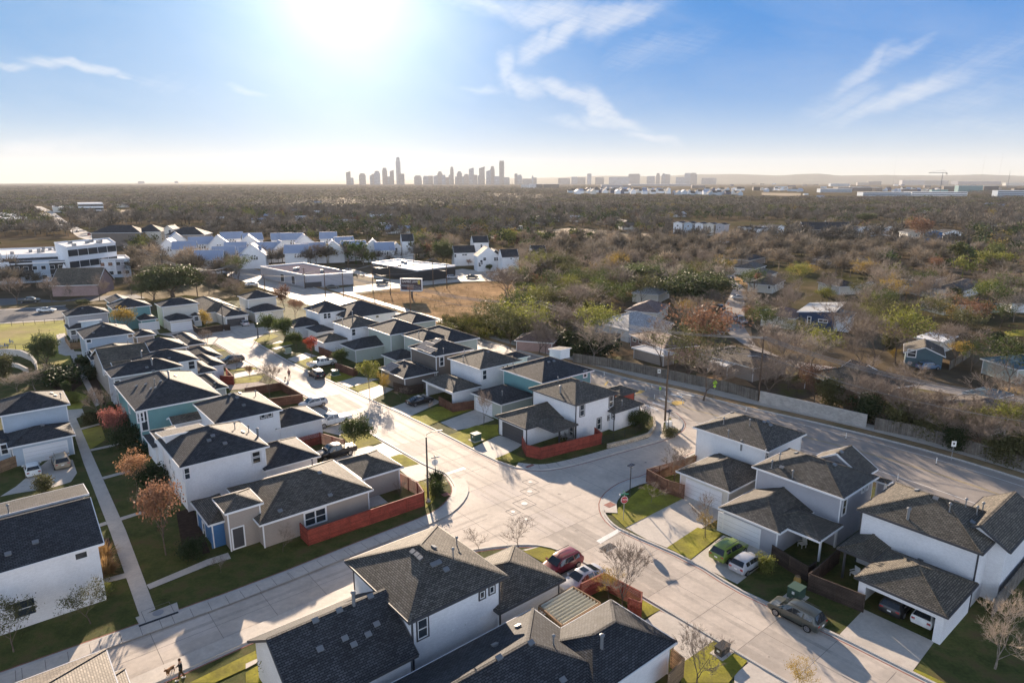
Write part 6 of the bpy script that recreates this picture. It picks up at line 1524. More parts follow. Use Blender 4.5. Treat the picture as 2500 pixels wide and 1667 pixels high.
def branching(seed, H=8.0, levels=4, spread=.9, trunk_h=.22, r0=.16, nb=(3, 4), droop=0.0):
    """tapered limbs of a tree; returns the limb mesh and the outer branch ends"""
    rr = random.Random(seed); mb = MB(); ends = []; segs = []
    def grow(p, d, L_, r, lv):
        n = 3 if lv < 2 else 2; pts = [p]; rad = [r]; q = p.copy(); dd = d.copy()
        for i in range(n):
            dd = (dd + Vector((rr.uniform(-1, 1), rr.uniform(-1, 1), rr.uniform(-.4, .6))) * (.16 + .05 * lv)).normalized()
            q = q + dd * (L_ / n); pts.append(q.copy()); rad.append(r * (1 - .45 * (i + 1) / n))
        mb.tube(pts, rad, 6 if lv == 0 else (5 if lv == 1 else 3), cap=False)
        segs.append((pts, lv))
        if lv >= levels: ends.append((q.copy(), dd.copy())); return
        k = rr.randint(*nb) + (1 if lv == 0 else 0); a0 = rr.uniform(0, 6.28)
        for i in range(k):
            an = a0 + 6.283 * i / k + rr.uniform(-.4, .4); tilt = rr.uniform(.45, 1.0) * spread
            side = Vector((math.cos(an), math.sin(an), 0)); nd = (dd * math.cos(tilt) + side * math.sin(tilt) + Vector((0, 0, .12 - droop * lv))).normalized()
            st = pts[-1] if rr.random() < .6 else pts[-2]
            grow(st, nd, L_ * rr.uniform(.62, .86) if lv else H * rr.uniform(.26, .34), rad[-1] * rr.uniform(.6, .8), lv + 1)
    grow(Vector((0, 0, -.1)), Vector((0, 0, 1)), H * trunk_h, r0 * H / 8, 0)
    return mb, ends, segs
def twigs(ends, segs, seed, n, L_=.9, w=.022, lv0=2):
    rr = random.Random(seed); mb = MB(); src = [s for s in segs if s[1] >= lv0]
    for i in range(n):
        if rr.random() < .55 and ends: p, d = rr.choice(ends)
        else:
            pts, lv = rr.choice(src); a = rr.randrange(len(pts) - 1); p = pts[a].lerp(pts[a + 1], rr.random()); d = (pts[a + 1] - pts[a]).normalized()
        dd = (d + Vector((rr.uniform(-1, 1), rr.uniform(-1, 1), rr.uniform(-.5, .9))) * .9).normalized(); l = L_ * rr.uniform(.4, 1.2)
        s_ = dd.cross(Vector((rr.uniform(-1, 1), rr.uniform(-1, 1), rr.uniform(-1, 1)))).normalized() * w
        e = p + dd * l; mb.poly([p - s_, p + s_, e])
        for k in range(2):
            q = p + dd * l * rr.uniform(.3, .8); d2 = (dd + Vector((rr.uniform(-1, 1), rr.uniform(-1, 1), rr.uniform(-.6, .8))) * .9).normalized(); mb.poly([q - s_ * .6, q + s_ * .6, q + d2 * l * .5])
    return mb
def leaves(ends, segs, seed, n, size=.16, spreadr=.45, lv0=2):
    rr = random.Random(seed); mb = MB(); src = [s for s in segs if s[1] >= lv0]
    for i in range(n):
        if rr.random() < .7 and ends: p, _ = rr.choice(ends)
        else: pts, lv = rr.choice(src); a = rr.randrange(len(pts) - 1); p = pts[a].lerp(pts[a + 1], rr.random())
        c = p + Vector((rr.gauss(0, 1), rr.gauss(0, 1), rr.gauss(0, .8))) * spreadr
        a = Vector((rr.gauss(0, 1), rr.gauss(0, 1), rr.gauss(0, 1))).normalized(); b = a.cross(Vector((rr.gauss(0, 1), rr.gauss(0, 1), rr.gauss(0, 1)))).normalized(); s_ = size * rr.uniform(.6, 1.3)
        mb.poly([c - a * s_ - b * s_ * .5, c + a * s_ * .2 - b * s_ * .8, c + a * s_ + b * s_ * .3, c - a * s_ * .3 + b * s_ * .7])
    return mb
TPROTO = {}
def proto(kind):
    """list of (trunk mesh, crown mesh, nominal height) for a kind of tree"""
    if kind in TPROTO: return TPROTO[kind]
    out = []; base = kind.split('_')[0]
    for s_ in range({'bare': 4, 'live': 2, 'bush': 3, 'fbare': 3, 'fleaf': 3}.get(base, 2)):
        sd_ = hash_(kind) + s_ * 17
        if base == 'bare':       # bare, finely twigged
            mb, e, g_ = branching(sd_, 8, 4, .85, .22, .15, (3, 3)); tw = twigs(e, g_, sd_, 1500, 1.0, .02); tm = M['bark_pale'] if 'pale' in kind else M['bark']; cm = LEAF['twigpale' if 'pale' in kind else 'twig']
        elif base == 'young':    # small street tree, bare
            mb, e, g_ = branching(sd_, 8, 3, .75, .3, .10, (3, 4)); tw = twigs(e, g_, sd_, 420, 1.3, .028, 1); tm = M['bark']; cm = LEAF['twig']
        elif base == 'live':
            mb, e, g_ = branching(sd_, 8, 4, 1.1, .16, .28, (3, 4)); tw = leaves(e, g_, sd_, 9000, .13, .42); tm = M['bark']; cm = LEAF['live']
        elif base == 'ever':
            mb, e, g_ = branching(sd_, 8, 3, .8, .28, .13, (4, 5)); tw = leaves(e, g_, sd_, 5200, .17, .62, 1); tm = M['bark']; cm = LEAF['green']
        elif base == 'leafy':    # leafy_colour: coloured autumn tree with gaps
            mb, e, g_ = branching(sd_, 8, 3, .75, .3, .12, (4, 5)); tw = leaves(e, g_, sd_, 2000, .15, .42, 1); tm = M['bark']; cm = LEAF[kind.split('_')[1]]
        elif base == 'sparse':
            mb, e, g_ = branching(sd_, 8, 4, .8, .25, .13, (3, 3)); tw = leaves(e, g_, sd_, 1300, .12, .4)
            tt = twigs(e, g_, sd_, 500, 1.0, .02); n0 = len(tw.v); tw.v += tt.v; tw.f += [tuple(n0 + q for q in f_) for f_ in tt.f]; tw.m += tt.m; tm = M['bark']; cm = LEAF[kind.split('_')[1]]
        elif base == 'bush':
            rr = random.Random(sd_); mb = MB(); e = []; g_ = []
            for i in range(14):
                an = rr.uniform(0, 6.28); p = Vector((math.cos(an), math.sin(an), 0)) * rr.uniform(.1, .5); q = Vector((math.cos(an) * rr.uniform(.8, 3.2), math.sin(an) * rr.uniform(.8, 3.2), rr.uniform(2.5, 7)))
                mb.tube([p, p.lerp(q, .5) + Vector((0, 0, .6)), q], [.09, .06, .02], 4, cap=False); e.append((q, (q - p).normalized())); g_.append(([p, p.lerp(q, .5), q], 2))
            tw = leaves(e, g_, sd_, 3600, .26, 1.15); tm = M['bark']; cm = LEAF[kind.split('_')[1]]
        elif base == 'tuft':
            rr = random.Random(sd_); mb = MB(); mb.tube([(0, 0, 0), (0, 0, 1.2)], [.5, .3], 6); tw = MB()
            for i in range(520):
                an = rr.uniform(0, 6.28); t_ = rr.uniform(.1, 1.15); p = Vector((math.cos(an), math.sin(an), 0)) * rr.uniform(0, .8); d = Vector((math.cos(an) * math.sin(t_), math.sin(an) * math.sin(t_), math.cos(t_))); l = rr.uniform(4, 8); s_ = Vector((-math.sin(an), math.cos(an), 0)) * .16
                m_ = p + d * l * .6; q = p + d * l + Vector((0, 0, -l * .18 * t_)); tw.poly([p - s_, p + s_, m_ + s_ * .8, m_ - s_ * .8]); tw.poly([m_ - s_ * .8, m_ + s_ * .8, q])
            tm = M['bark']; cm = LEAF[kind.split('_')[1]]
        out.append((mb.mesh('trunk', tm, uv=False), tw.mesh('crown', cm, uv=False), 8.0))
    TPROTO[kind] = out; return out
def hash_(s_): return sum(ord(c) * (i + 3) for i, c in enumerate(s_)) % 9973
def measure(me):
    co = np.empty(len(me.vertices) * 3, dtype=np.float32); me.vertices.foreach_get('co', co); co = co.reshape(-1, 3)
    return float(np.percentile(co[:, 2], 99)), float(np.percentile(np.hypot(co[:, 0], co[:, 1]), 97))
MEAS = {}
NT = [0]
KNAME = dict(bare='bare_tree', young='young_tree', live='live_oak', ever='evergreen_tree', leafy='autumn_tree', sparse='sparse_tree', bush='shrub', tuft='grass_tuft')
def tree(kind, pos, h, label, group=None, wide=1.0, rz=None, name=None):
    NT[0] += 1; pr = proto(kind); tm, cm, _ = pr[NT[0] % len(pr)]
    key = cm.name
    if key not in MEAS: MEAS[key] = measure(cm)
    s_ = h / MEAS[key][0]
    base = kind.split('_')[0]; nm = name or KNAME[base]
    root = empty(nm, (pos.x, pos.y, 0), rng.uniform(0, 6.28) if rz is None else rz, label, nm.replace('_', ' '), group); root.scale = (s_ * wide, s_ * wide, s_)
    meshobj('trunk' if base not in ('bush', 'tuft') else 'stems', tm, root); meshobj('crown' if base not in ('bush', 'tuft') else 'foliage', cm, root)
    return root
def T(kind, t, x, y, top, label, wide=1.0, group=None, h=None, name=None):
    b = P(t, x, y, 0)
    if h is None: h = max(.4, ztop(b, t, x, top))
    return tree(kind, b, h, label, group, wide, name=name)
# street and garden trees, one by one
T('live', 'U1', 398, 745, 480, 'dense round evergreen tree on the park grass by the garden walk', .75, name='evergreen_tree')
T('leafy_yellow', 'U1', 1100, 490, 235, 'bushy yellow-leaved tree in front of the teal house at the alley', .95)
T('leafy_yellow', 'U1', 1765, 470, 265, 'slim yellow tree behind the dark garden fence at the alley', .6)
T('bare', 'U1', 1762, 590, 430, 'small bare tree on the kerb below the slim yellow tree', .8)
T('bare', 'U1', 880, 1260, 925, 'bare brown tree beside the garden walk behind the pink-leaved tree', .75)
T('leafy_pink', 'U1', 990, 1440, 1090, 'tree with pink-red leaves beside the garden walk in front of the teal house', .6)
T('leafy_orange', 'T1', 925, 275, 0, 'pale orange-leaved young tree beside the garden walk', .8)
T('leafy_rust', 'T1', 1120, 705, 195, 'tall orange-red tree with bare lower trunk beside the blue entry', .6)
T('young_pale', 'T1', 960, 440, 280, 'bare grey multi-stemmed shrub beside the orange-red tree', 1.2)
T('sparse_olive', 'T1', 612, 1165, 850, 'thin grey-green tree in front of the white brick wall, right one', .9)
T('sparse_olive', 'T1', 92, 1355, 975, 'thin grey-green tree at the left edge beside the big window', .9)
T('young', 'T2', 250, 682, 512, 'little bare tree in front of the taupe house wall', .9)
T('young', 'T1', 1492, 822, 695, 'tiny bare sapling on the lawn beside the blue entry', .9)
T('bush_olive', 'T1', 300, 290, 165, 'light green shrub beside the white electric car', .9)
T('bush_cedar', 'T1', 1295, 725, 600, 'dark rounded shrub beside the blue entry', 1.2)
T('bush_cedar', 'T1', 1060, 240, 110, 'dark shrub between garden walk and white house', 1.5)
T('tuft_grass', 'T1', 690, 760, 620, 'golden ornamental grass beside the white brick house, upper clump', .9)
T('tuft_grass', 'T1', 710, 850, 720, 'golden ornamental grass beside the white brick house, lower clump', .9)
T('bush_ygreen', 'T1', 700, 990, 900, 'small yellow-green shrub at the corner of the white brick house', 1.0)
for t, x, y, top, w, lb in (('U1', 740, 760, 640, 1.3, 'dark shrub at the bend of the garden walk'), ('U1', 790, 850, 740, 1.3, 'dark shrub below the one at the bend'), ('U1', 540, 900, 760, 2.3, 'large dark shrub mass left of the garden walk'), ('U1', 470, 860, 730, 1.4, 'dark shrub at the edge of the sunny park grass'),
        ('U1', 1080, 1290, 1160, 1.3, 'dark shrub against the teal house'), ('U1', 1100, 1420, 1260, 1.4, 'dark shrub below the teal house window'), ('U1', 1010, 1180, 1060, 1.2, 'dark shrub in the narrow bed behind the pink tree'), ('U1', 1180, 1500, 1400, 1.4, 'dark shrub at the porch of the white house')):
    T('bush_cedar', t, x, y, top, lb, w)
T('bush_cedar', 'U1', 572, 985, 875, 'small cone-shaped evergreen on the shaded grass', .55, name='conifer')
T('bush_ygreen', 'U1', 625, 1060, 965, 'pale yellow shrub in the sun beside the grey-blue house', 1.4)
T('bush_olive', 'U1', 790, 1230, 1130, 'yellowish shrub at the crossing of the garden walks', 1.3)
T('bush_olive', 'U1', 30, 860, 650, 'pale green conifer at the left edge of the park', .9)
T('bare_pale', 'U1', 150, 960, 790, 'pale feathery bush beside the pool wall, left one', 1.5); T('bare_pale', 'U1', 300, 950, 770, 'pale feathery bush beside the pool wall, right one', 1.5)
T('ever', 'U2', 340, 492, 310, 'small evergreen on the first grass patch right of the street', .75); T('ever', 'U2', 475, 535, 340, 'larger sunlit evergreen right of the street', .85); T('ever', 'U2', 572, 600, 455, 'pale evergreen beside the red-leaved tree', .8)
T('leafy_red', 'U2', 700, 668, 490, 'bright red-leaved young tree in the right row', .75); T('ever', 'U2', 958, 730, 600, 'round evergreen behind the brown yard fence', .9)
T('leafy_ygreen', 'U2', 1190, 935, 690, 'yellow-green leafy street tree casting a dappled shadow on the street', .85)
T('bare', 'U2', 345, 1010, 730, 'bare brown street tree above the red fenced yard', .8); T('leafy_rust', 'U2', 177, 862, 735, 'tiny rust-leaved tree on the bright lawn left of the street', .5)
T('sparse_yellow', 'U2', 1328, 1015, 800, 'slim half-bare yellowish tree beside the dappled shadow', .6); T('young', 'U2', 1455, 1035, 930, 'low bare shrub in front of the dark fence', 1.3)
T('ever', 'U2', 1062, 1430, 1185, 'small round-headed evergreen on the lawn beside the black pickup', .9)
T('bare', 'U3', 108, 1255, 960, 'slim bare tree in front of the teal house garage', .5); T('bare', 'U2', 2168, 1290, 1000, 'thin bare tree close to the teal house garage') if False else None
T('young', 'U2', 1725, 1130, 1050, 'tiny bare sapling on the shaded lawn by the black sedan', .9); T('young', 'U2', 62, 770, 640, 'small bare tree at the far left pad', 1.0)
T('leafy_rust', 'U2', 470, 270, 60, 'rusty orange tree at the far end of the alley, left one', .9); T('leafy_rust', 'U2', 560, 340, 170, 'rusty orange tree at the far end of the alley, nearer one', .9); T('bare', 'U2', 60, 160, 10, 'bare tree left of the end house', 1.2)
T('young_pale', 'T2', 1042, 322, 200, 'pale bare tree inside the slatted corner yard', 1.1); T('tuft_cedar', 'T2', 1285, 235, 130, 'spiky dark shrub under the grey sign', 1.0); T('bush_green', 'T2', 1290, 300, 200, 'dark green shrub beside the tall street lamp', .9)
T('young', 'T3', 178, 662, 430, 'wide bare multi-stemmed tree at the intersection corner', 1.15); T('young', 'T2', 1575, 668, 540, 'bare shrub in the raised wooden planter', 1.3)
T('bare', 'T3', 882, 1062, 650, 'tall bare tree beside the slatted yard, nearest the street', .8); T('sparse_yellow', 'T3', 790, 1000, 800, 'yellowing shrub inside the slatted yard', 1.0)
T('young_pale', 'T3', 1075, 352, 215, 'pale silvery bare tree behind the stop sign', 1.3); T('sparse_yellow', 'T3', 1432, 596, 400, 'small yellow-leaved tree between the two driveways', .6); T('young', 'T3', 1445, 590, 265, 'slim bare tree in front of the white garage door', .6)
T('bare', 'T3', 1235, 215, -20, 'bare tree rising behind the dark yard fence', .9); T('bare', 'T3', 1385, 1590, 1215, 'bare yellowish tree beside the black low box', .9); T('sparse_yellow', 'T4', 400, 1660, 1400, 'sparse golden tree at the bottom edge', .8)
T('bare_pale', 'T4', 1740, 1470, 1000, 'pale bushy bare tree on the dark lawn at the lower right', .85); T('bush_ygreen', 'T4', 172, 812, 700, 'small sunlit shrub beside the silver hatchback', 1.0)
T('bush_green', 'U3', 1435, 1260, 1120, 'green shrub behind the black mesh fence', 1.2); T('bush_olive', 'U3', 1700, 1340, 1270, 'low plants in the corner planting bed', 2.0); T('bush_ygreen', 'T2', 240, 1500, 1330, 'bright green shrub beside the bottom centre house', 1.3)
T('bush_cedar', 'U3', 865, 600, 455, 'big rounded hedge shrub behind the fence, left one', 1.9); T('bush_cedar', 'U3', 1065, 660, 500, 'big rounded hedge shrub behind the fence, right one', 1.9)
# big trees across the arterial
T('bare', 'U3', 1618, 745, 310, 'large spreading bare tree behind the tall brown pole', 1.0); T('sparse_rust', 'U3', 1915, 760, 195, 'large rust-topped tree beside the old street', 1.1)
T('live', 'V3', 1400, 1110, 850, 'big live oak left of the old street roofs', 1.7); T('live', 'V3', 1900, 1235, 940, 'big live oak at the bend of the old street', 1.9)
T('live', 'V1', 1590, 1145, 860, 'great live oak beside the frontage road', 1.7); T('live', 'V1', 1415, 1175, 950, 'lower live oak left of the great one', .9)
for i, (k, t, x, y, top, w, lb) in enumerate([
        ('bare', 'U4', 560, 730, 325, 1.1, 'large bare tree right of the leaning pole'), ('sparse_ygreen', 'U4', 800, 640, 320, 1.0, 'crooked bare tree with yellow-green top in front of the blue house'), ('bare', 'U4', 1150, 650, 300, 1.0, 'dark bare tree right of the blue house'),
        ('sparse_ygreen', 'U4', 1385, 590, 175, 1.0, 'spreading yellow-green tree left of the blue-green bungalow'), ('leafy_yellow', 'U4', 1370, 580, 490, .9, 'bright yellow bush beside the blue-green bungalow'), ('leafy_yellow', 'U4', 1850, 590, 430, 1.2, 'yellow tree right of the blue-green bungalow'),
        ('sparse_olive', 'U4', 1880, 430, 190, 1.2, 'hazy olive tree above the yellow tree'), ('bare_pale', 'U4', 2140, 845, 600, 1.2, 'gnarled pale oak at the right by the old road'), ('bare', 'U4', 1420, 900, 590, 1.1, 'large tangled bare tree behind the block wall'), ('sparse_rust', 'U4', 820, 870, 600, 1.0, 'russet tree behind the block wall'),
        ('bare', 'U4', 1840, 1100, 800, 1.1, 'bare tree behind the picket fence'), ('sparse_ygreen', 'U4', 2140, 1200, 860, 1.1, 'yellow-green bare tree near the right edge'), ('bare', 'U4', 1650, 1030, 780, 1.0, 'bare tree between block wall and picket fence'), ('sparse_rust', 'U4', 370, 330, 190, .9, 'rusty tree at the verge of the old street'),
        ('bare', 'U4', 1000, 330, 100, 1.1, 'bare tree above the blue house'), ('sparse_ygreen', 'V4', 500, 960, 740, 1.1, 'yellow-green tree with dark limbs beside the pale bungalow'), ('leafy_pink', 'V4', 160, 930, 830, .8, 'pinkish tree at the old street corner'), ('sparse_rust', 'V4', 1580, 850, 690, 1.2, 'rusty pink tree in the old neighbourhood'),
        ('leafy_rust', 'V4', 1500, 600, 380, 1.0, 'tall rust-red tree in front of the pale houses'), ('leafy_ygreen', 'V4', 2040, 860, 650, 1.5, 'wide bright green tree near the right edge'), ('sparse_yellow', 'V4', 1040, 920, 700, 1.0, 'tall yellowish tree in the middle of the old neighbourhood'), ('live', 'V4', 1060, 420, 340, 1.6, 'dark evergreen mass left of the pale houses'),
        ('leafy_ygreen', 'V4', 70, 680, 595, 1.1, 'small bright green tree by the townhouses'), ('bare', 'U4', 2230, 1180, 640, 1.0, 'tall bare tree at the right edge'), ('sparse_rust', 'U3', 760, 330, 120, 1.0, 'russet tree in the thicket'), ('leafy_ygreen', 'U3', 915, 455, 290, .6, 'slim yellow-green tree at the bright lawn'),
        ('ever', 'U3', 430, 170, 30, .7, 'rounded green tree at the edge of the dry field'), ('live', 'V2', 1810, 850, 640, .8, 'grey-green tree left of the black and white houses'), ('leafy_orange', 'V2', 2050, 870, 800, .9, 'small orange tree at the black and white houses, left one'), ('leafy_orange', 'V2', 2112, 875, 825, .7, 'small orange tree at the black and white houses, right one'),
        ('ever', 'V2', 2240, 920, 850, .9, 'round evergreen in front of the black houses'), ('bare', 'V2', 650, 850, 660, .9, 'bare tree in front of the pale metal roofs'), ('leafy_ygreen', 'V3', 600, 740, 640, 1.5, 'broad yellow-green tree at the thicket edge'), ('leafy_ygreen', 'V3', 1140, 850, 730, 1.2, 'yellow-green tree in the bare wood'),
        ('leafy_ygreen', 'V3', 1230, 450, 375, 1.2, 'bright green tree behind the pale field'), ('leafy_rust', 'V3', 510, 440, 390, .8, 'small orange tree beyond the pale field'), ('leafy_rust', 'V2', 1900, 510, 430, 2.0, 'rusty clump in the far wood'), ('leafy_orange', 'V3', 2200, 890, 810, .8, 'orange tree beside the parked vans'),
        ('bare', 'V1', 915, 1185, 940, .8, 'bare tree on the verge left of the live oak'), ('bare', 'V1', 160, 1215, 960, .9, 'bare tree at the left verge parking'), ('bare', 'V1', 480, 1200, 960, .9, 'bare tree beside the dark pickup'), ('bare', 'V1', 650, 1190, 1030, .7, 'small bare tree before the brick church'),
        ('bare', 'V1', 1210, 1130, 900, .8, 'bare tree left of the great live oak'), ('bare', 'V1', 1300, 1160, 930, .8, 'tall bare tree touching the live oak'), ('bare', 'V1', 1920, 1120, 870, .8, 'bare tree on the verge right of the live oak'), ('bare', 'V1', 1960, 1115, 900, .8, 'second bare tree right of the live oak'),
        ('bare', 'V1', 2140, 1130, 960, 1.3, 'low dark bare tree behind the end house'), ('live', 'V1', 760, 1240, 1170, 1.4, 'round green shrub-like tree behind the grey house'), ('bare', 'V1', 1000, 1080, 980, 1.2, 'bare tree beside the brick church'), ('ever', 'U3', 300, 420, 220, 1.2, 'olive evergreen in the thicket left of the two-armed pole')]):
    T(k, t, x, y, top, lb, w)
# thicket of bare trees right behind the arterial fences
THICK = [(480, 775, 560, 'bare'), (640, 780, 520, 'bare'), (700, 800, 640, 'sparse_olive'), (930, 880, 700, 'bush_olive'), (1050, 915, 740, 'bare'), (1180, 985, 800, 'bush_cedar'), (1240, 960, 720, 'bare'), (1330, 1010, 700, 'bare'), (1390, 1050, 860, 'bush_olive'), (1480, 1060, 760, 'bare'),
        (1560, 1090, 850, 'bare'), (1620, 1120, 960, 'bush_olive'), (1700, 1110, 850, 'bare'), (1760, 1160, 880, 'bare'), (1800, 1190, 1040, 'bush_cedar'), (1900, 1200, 930, 'bare'), (1960, 1180, 880, 'sparse_olive'), (2010, 1240, 950, 'bare'), (2080, 1270, 1080, 'bush_olive'), (2090, 1180, 900, 'bare_pale'), (2200, 1300, 1080, 'bush_olive'),
        (2250, 1260, 960, 'bare'), (1980, 1080, 850, 'bare'), (2180, 1090, 820, 'bare'), (2260, 1120, 850, 'sparse_olive'), (1350, 900, 720, 'bare_pale'), (1250, 850, 700, 'bare'), (1540, 980, 800, 'bare'), (1720, 1010, 820, 'bare_pale'), (60, 700, 560, 'bare'), (-60, 690, 520, 'bare'), (-160, 640, 480, 'bare')]
for i, (x, y, top, k) in enumerate(THICK):
    nm_ = {'bush_olive': 'olive shrub', 'bush_cedar': 'dark shrub', 'bare': 'bare tree', 'bare_pale': 'pale bare tree', 'sparse_olive': 'thin-leaved olive tree'}[k]
    THK = sorted([q[0] for q in THICK]).index(x) + 1
    T(k, 'U4', x, y, top, '%s, %s plant from the left in the thicket behind the fence' % (nm_, ordinal(THK)), 1.05 if k.startswith('bush') else 1.0, 'fence thicket, ' + nm_)
# ---- zones for the wood (in the photograph's picture plane, read back to the ground)
def proj(x, y, z=0.0):
    dy, dz = y, z - CAM_H; cp, sp = math.cos(PITCH), math.sin(PITCH)
    c = dy * cp - dz * sp; u = dy * sp + dz * cp
    if c <= 0.1: return (-9999, -9999)
    return 1250 + F_PX * x / c, 833.5 - F_PX * u / c
def zone(*lst):
    out = []; t = None; i = 0
    while i < len(lst):
        if isinstance(lst[i], str): t = lst[i]; i += 1
        else: a, b_, s_ = TILE[t]; out.append((a + lst[i] / s_, b_ + lst[i + 1] / s_)); i += 2
    return out
def inz(p, z):
    c = False; j = len(z) - 1
    for i in range(len(z)):
        a, b_ = z[i], z[j]
        if (a[1] > p[1]) != (b_[1] > p[1]) and p[0] < (b_[0] - a[0]) * (p[1] - a[1]) / (b_[1] - a[1]) + a[0]: c = not c
        j = i
    return c
KEEPOUT = [zone('F', -900, 1900, 3400, 1900, 3100, 1560, 2500, 1230, 2121, 1075, 1850, 1010, 1700, 985, 1537, 935, 1437, 905, 1302, 872, 1196, 840, 1150, 800, 1000, 740, 780, 690, 600, 700, 300, 690, -900, 790),
    zone('V2', -60, 880, 1950, 850, 2352, 880, 'V3', 300, 950, 290, 1010, 100, 1020, 150, 1400, 'V2', 2352, 1430, 600, 1430, 300, 1200, -60, 1200),
    zone('U2', 640, 190, 1330, 60, 2178, 10, 'U3', 280, 10, 170, 240, 150, 420, 'U2', 2010, 560, 1400, 360),
    zone('V1', 960, 600, 1010, 650, 860, 650, 700, 580, 560, 510, 420, 440, 330, 370, 270, 310, 390, 310, 500, 350, 570, 410, 660, 470, 780, 530),
    zone('V1', -60, 600, 1100, 590, 1210, 760, 1210, 960, 1000, 1080, 500, 1090, -60, 960), zone('V1', -60, 1120, 2352, 1100, 2352, 1300, -60, 1300), zone('V1', 780, 345, 1230, 350, 1220, 405, 780, 400),
    zone('V1', 1440, 640, 2352, 620, 2352, 880, 1480, 870), zone('V2', -60, 620, 1330, 640, 1330, 800, -60, 860), zone('V2', 1330, 610, 1560, 610, 1560, 760, 1340, 760), zone('V2', 1900, 620, 2352, 700, 2352, 930, 1900, 850), zone('V3', 0, 720, 260, 730, 250, 900, 0, 900),
    zone('V3', -60, 590, 300, 545, 700, 510, 1150, 550, 1560, 560, 1500, 610, 1100, 660, 700, 635, 300, 612, -60, 620),
    zone('U4', 190, -20, 260, -30, 340, 75, 340, 340, 430, 465, 620, 545, 900, 600, 1300, 655, 1700, 735, 2281, 820, 2281, 890, 1700, 800, 1250, 725, 800, 655, 480, 580, 160, 360, 180, 200, 240, 75),
    zone('V3', 2080, 920, 2352, 960, 2352, 1430, 2050, 1430, 2060, 1250, 2200, 1100), zone('U4', 20, 430, 450, 480, 450, 720, 20, 660), zone('U4', 760, 620, 1280, 700, 1180, 830, 740, 720), zone('U4', 740, 200, 1080, 230, 1090, 440, 740, 440), zone('U4', 1450, 460, 1760, 470, 1740, 740, 1450, 720), zone('U4', 1960, 530, 2281, 530, 2281, 680, 1980, 640),
    zone('U3', 1300, 250, 1740, 260, 1760, 640, 1330, 560), zone('U3', 950, 370, 1320, 390, 1320, 460, 950, 460), zone('U3', 1120, 540, 1480, 540, 1460, 660, 1160, 670), zone('V3', 1640, 440, 2352, 440, 2352, 620, 1640, 600), zone('V4', 0, 410, 400, 410, 400, 520, 0, 520), zone('V4', 980, 420, 1320, 420, 1320, 490, 980, 490), zone('V4', 1380, 470, 1860, 470, 1860, 580, 1380, 580),
    zone('V4', 70, 760, 400, 840, 400, 990, 230, 990, 70, 850), zone('V4', 650, 880, 1060, 900, 1050, 1000, 650, 990), zone('V4', 1430, 850, 2040, 880, 2030, 1010, 1430, 920), zone('V4', 560, 1100, 940, 1110, 940, 1290, 560, 1290),
    zone('V3', 1280, 110, 2352, 110, 2352, 225, 700, 225, 700, 170), zone('V4', 0, 110, 1900, 90, 1900, 215, 0, 215), zone('V1', 1040, 490, 1900, 490, 1900, 600, 1040, 610), zone('V1', 700, 280, 960, 280, 960, 350, 700, 350), zone('V4', 420, 420, 750, 420, 740, 490, 420, 490)]
def blocked(x, y):
    q = proj(x, y)
    return any(inz(q, z) for z in KEEPOUT)
rt = random.Random(11)
cand = []
y = 95.0
def ground_ok(x, y): return not blocked(x, y)
# candidate spots, spacing grows with distance
PALETTE = [('bare', (.20, .17, .135), .30), ('bare', (.27, .22, .165), .15), ('bare', (.15, .13, .10), .12), ('leaf', (.06, .085, .03), .17), ('leaf', (.13, .14, .05), .12), ('leaf', (.22, .22, .06), .06), ('leaf', (.20, .12, .08), .04), ('leaf', (.28, .21, .07), .04)]
def pick():
    r_ = rt.random()
    for k in PALETTE:
        if r_ < k[2]: return k
        r_ -= k[2]
    return PALETTE[0]
spots = []
Y = 100.0
while Y < 900:
    sp = 6.8 if Y < 300 else 7.6 + (Y - 300) / 300 * 1.6
    X = -Y * .85 - 20
    while X < Y * .85 + 20:
        x = X + rt.uniform(-.45, .45) * sp; yy = Y + rt.uniform(-.45, .45) * sp
        q = proj(x, yy); dens = .36 if (q[1] > 640 and q[0] > 1500) else (.7 if q[0] > 1750 and q[1] > 560 else .86)
        if rt.random() < dens and ground_ok(x, yy): spots.append((x, yy))
        X += sp
    Y += sp
spots.sort(key=lambda q: q[0] ** 2 + q[1] ** 2)
band_of = {}
nb_ = spots[:225]
for b0 in range(0, 225, 25):
    for o_, q in enumerate(sorted(nb_[b0:b0 + 25], key=lambda q: q[0] / q[1])): band_of[q] = (b0 // 25 + 1, o_ + 1)
for i in range(int(min(225, len(spots)))):
    x, yy = spots[i]; k = pick(); q = proj(x, yy)
    kind = {'bare': rt.choice(['bare', 'bare', 'bare_pale'])}.get(k[0]) or ('sparse_' + {.06: 'green', .13: 'olive', .22: 'ygreen', .20: 'rust', .28: 'yellow'}.get(k[1][0], 'olive'))
    if rt.random() < .08: kind = 'bush_' + rt.choice(['olive', 'cedar', 'cedar'])
    h = rt.uniform(6.0, 11.0) if not kind.startswith('bush') else rt.uniform(2.5, 4.5)
    colr = {'bare': 'brown twiggy', 'bare_pale': 'pale twiggy'}.get(kind) or {'ygreen': 'yellow-green', 'cedar': 'dark green', 'rust': 'rust-coloured', 'olive': 'olive', 'green': 'green', 'yellow': 'yellow'}[kind.split('_')[-1]]
    side = 'left' if q[0] < 1150 else ('centre' if q[0] < 1650 else ('right' if q[0] < 2150 else 'far right'))
    tree(kind, Vector((x, yy, 0)), h, '%s %s, %s from the left in the %s nearest band of the wood' % (colr, 'shrub' if kind.startswith('bush') else 'tree', ordinal(band_of[(x, yy)][1]), ordinal(band_of[(x, yy)][0])), 'trees and shrubs of the wood, ' + colr, rt.uniform(.9, 1.3))
rest = spots[225:]
